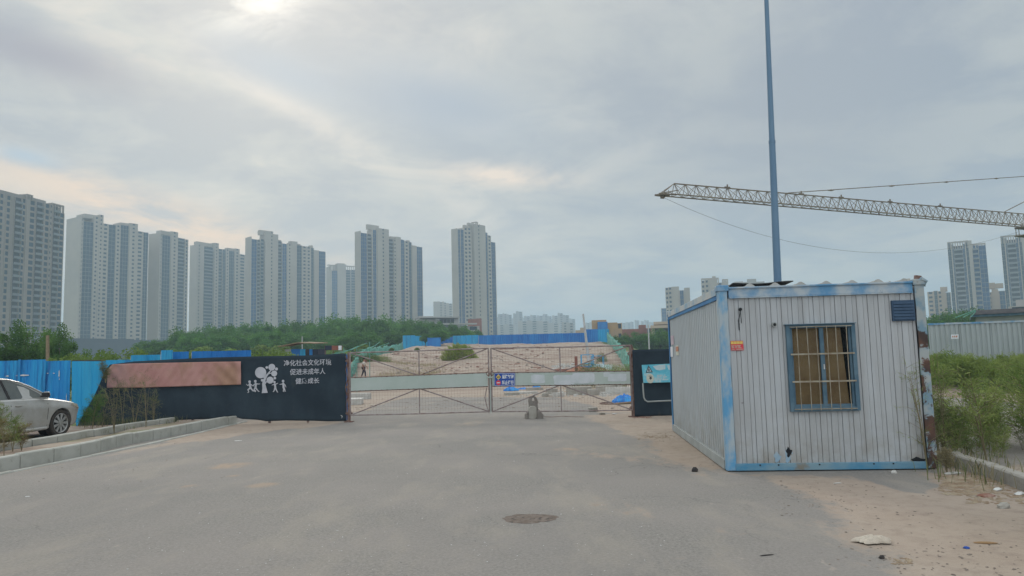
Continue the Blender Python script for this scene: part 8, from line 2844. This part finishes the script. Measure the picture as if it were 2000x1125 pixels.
# ------------------------------------------------------------------ person
def build_person():
    Y = 66.0; X = xat(710, Y); z = float(hill(X, Y))
    root = empty("person", (X, Y, z), 0, "person in a pale shirt and dark trousers walking right behind the gate", "person")

    def skin(name, joints, edges, radii, m, par=root, lvl=1):
        me = bpy.data.meshes.new(name); me.from_pydata(joints, edges, [])
        o = bpy.data.objects.new(name, me); COL.objects.link(o); o.parent = par
        me.materials.append(mat[m])
        md = o.modifiers.new("skin", 'SKIN'); md.use_smooth_shade = True
        for i, r in enumerate(radii):
            v = me.skin_vertices[0].data[i]; v.radius = (r, r) if not isinstance(r, tuple) else r
            v.use_root = (i == 0)
        s = o.modifiers.new("sub", 'SUBSURF'); s.levels = lvl; s.render_levels = lvl
        return o
    J = [(0, 0, 0.93), (0.02, 0, 1.15), (0.03, 0, 1.38), (0.05, 0, 1.48), (0.07, 0, 1.58), (0.08, 0, 1.68),
         (0.0, -0.09, 0.88), (0.16, -0.09, 0.50), (0.20, -0.09, 0.08), (0.30, -0.09, 0.04),
         (0.0, 0.09, 0.88), (-0.06, 0.09, 0.48), (-0.22, 0.09, 0.12), (-0.13, 0.09, 0.04),
         (0.03, -0.19, 1.36), (-0.06, -0.24, 1.10), (0.03, -0.24, 0.86), (0.05, -0.24, 0.78),
         (0.03, 0.19, 1.36), (0.10, 0.24, 1.11), (0.24, 0.22, 0.95), (0.28, 0.22, 0.88)]
    E = [(0, 1), (1, 2), (2, 3), (3, 4), (4, 5), (0, 6), (6, 7), (7, 8), (8, 9), (0, 10), (10, 11), (11, 12), (12, 13), (2, 14), (14, 15), (15, 16), (16, 17), (2, 18), (18, 19), (19, 20), (20, 21)]
    Rd = [0.13, 0.13, 0.14, 0.055, 0.09, 0.085, 0.085, 0.06, 0.045, 0.035, 0.085, 0.06, 0.045, 0.035, 0.055, 0.043, 0.034, 0.03, 0.055, 0.043, 0.034, 0.03]
    skin("body", J, E, Rd, 'skin')
    skin("shirt", [J[0], J[1], J[2], (0.035, 0, 1.42), J[14], (-0.02, -0.225, 1.2), J[18], (0.07, 0.225, 1.2)], [(0, 1), (1, 2), (2, 3), (2, 4), (4, 5), (2, 6), (6, 7)], [0.155, 0.15, 0.165, 0.09, 0.08, 0.07, 0.08, 0.07], 'shirt')
    skin("trousers", [(0, 0, 0.95), J[6], J[7], (0.19, -0.09, 0.13), J[10], J[11], (-0.19, 0.09, 0.16)], [(0, 1), (1, 2), (2, 3), (0, 4), (4, 5), (5, 6)], [0.15, 0.11, 0.085, 0.07, 0.11, 0.085, 0.07], 'trousers')
    mb = MB(); rng = random.Random(1)
    n, k = 12, 7; vs = []; fs = []
    for j in range(k):
        t_ = j / (k - 1) * PI * 0.62
        for i in range(n):
            a = 2 * PI * i / n; vs.append((0.06 + 0.105 * math.sin(t_) * math.cos(a) - 0.01, 0.09 * math.sin(t_) * math.sin(a), 1.655 + 0.115 * math.cos(t_)))
    for j in range(k - 1):
        for i in range(n):
            fs.append((j * n + i, j * n + (i + 1) % n, (j + 1) * n + (i + 1) % n, (j + 1) * n + i))
    mb.add(vs, fs); mb.build("hair", mat['hair'], root, True)
    fb = MB(); fb.box(0.16, -0.035, 1.635, 0.172, -0.02, 1.645); fb.box(0.16, 0.02, 1.635, 0.172, 0.035, 1.645); fb.box(0.155, -0.02, 1.565, 0.168, 0.02, 1.572)
    fb.build("eyes_and_mouth", mat['hair'], root)
    nb = MB(); nb.hexa([(0.155, -0.014, 1.59), (0.185, -0.012, 1.592), (0.185, 0.012, 1.592), (0.155, 0.014, 1.59)], [(0.155, -0.007, 1.635), (0.162, -0.006, 1.635), (0.162, 0.006, 1.635), (0.155, 0.007, 1.635)]); nb.build("nose", mat['skin'], root)
    for (bx, by, bz), dr in (((0.05, -0.24, 0.78), 1), ((0.28, 0.22, 0.88), 1)):
        for i in range(5):
            hb = MB(); off = (i - 2) * 0.018
            if i < 4: hb.tube([(bx + off, by, bz), (bx + off + 0.01, by, bz - 0.05), (bx + off + 0.02, by, bz - 0.085 + abs(i - 1.5) * 0.008)], [0.010, 0.009, 0.006], 6)
            else: hb.tube([(bx + 0.03, by, bz + 0.02), (bx + 0.05, by, bz - 0.01), (bx + 0.055, by, bz - 0.04)], [0.011, 0.010, 0.007], 6)
            hb.build("finger", mat['skin'], root, True)
    for fx_, fy_, fz in ((0.24, -0.09, 0.0), (-0.16, 0.09, 0.02)):
        sb = MB(); sb.hexa([(fx_ - 0.08, fy_ - 0.045, fz), (fx_ + 0.17, fy_ - 0.05, fz), (fx_ + 0.17, fy_ + 0.05, fz), (fx_ - 0.08, fy_ + 0.045, fz)], [(fx_ - 0.07, fy_ - 0.04, fz + 0.10), (fx_ + 0.15, fy_ - 0.035, fz + 0.05), (fx_ + 0.15, fy_ + 0.035, fz + 0.05), (fx_ - 0.07, fy_ + 0.04, fz + 0.10)])
        sb.build("shoe", mat['trousers'], root, bevel=0.01)


build_person()

# ------------------------------------------------------------------ haze
def build_haze():
    mb = MB(); mb.box(-2700, -80, -3, 2700, 2700, 135)
    m = bpy.data.materials.new("haze"); m.use_nodes = True
    t = m.node_tree; t.nodes.clear()
    v = N(t, "ShaderNodeVolumePrincipled")
    v.inputs["Color"].default_value = (0.66, 0.84, 1.0, 1)
    v.inputs["Density"].default_value = HAZE
    v.inputs["Anisotropy"].default_value = 0.1
    o = N(t, "ShaderNodeOutputMaterial"); L(t, v.outputs[0], o.inputs["Volume"])
    ob = mb.build("haze", m); tag(ob, "thin bluish air fading the far tower blocks", kind='stuff')


SHORT = {
    "trees of the long belt": "dark green tree on the crest of the long tree belt",
    "front row of the tree belt": "lower tree in the front row of the long tree belt",
    "dark trees right of the net": "dark bushy tree between green net and container",
    "trees behind the pale fence": "green tree rising behind the pale corrugated fence",
    "bushes showing over the left hoarding": "pale green bush showing over the left hoarding",
    "weed clumps behind the right gate leaf": "yellowish weed clump behind the right gate leaf",
    "reddish weeds between the left kerbs": "feathery reddish weed between the left kerbs",
    "weeds in front of the black cloth fence": "thin grey-green weed before the black cloth fence",
    "leafy weeds under the blue sheet": "leafy green weed under the slanting blue sheet",
    "sprigs at the blue sheet corner": "sprig where blue sheet meets black cloth",
    "weeds at the container's rusty corner": "tall feathery weed at the container's rusty corner",
    "sparse stalks before the cabin's right side": "thin sparse weed stalk before the cabin's right side",
    "light bushes at the foot of the tree belt": "light green bush at the foot of the long tree belt",
    "slabs leaning in the rubble row": "grey slab leaning in the rubble row",
}
HAZE = 0.00064
build_haze()
ORD = ["", "first", "second", "third", "fourth", "fifth", "sixth", "seventh", "eighth", "ninth", "tenth", "eleventh", "twelfth", "thirteenth", "fourteenth", "fifteenth", "sixteenth", "seventeenth", "eighteenth", "nineteenth", "twentieth", "twenty-first", "twenty-second", "twenty-third", "twenty-fourth"]
shared = {}
for o in bpy.data.objects:
    if 'used' in o: del o['used']
    if o.parent is None and 'category' in o and 'group' in o:
        shared.setdefault(o['group'], []).append(o)
for g_, os_ in shared.items():
    if len(os_) < 2: continue
    os_.sort(key=lambda o: o.matrix_basis.translation.x / max(o.matrix_basis.translation.y, 0.1))
    for i, o in enumerate(os_):
        o['label'] = SHORT.get(g_, o['label']) + ", " + ORD[i + 1] + " from the left"
print("objects", len(bpy.data.objects), "polys", sum(len(o.data.polygons) for o in bpy.data.objects if o.type == 'MESH'))
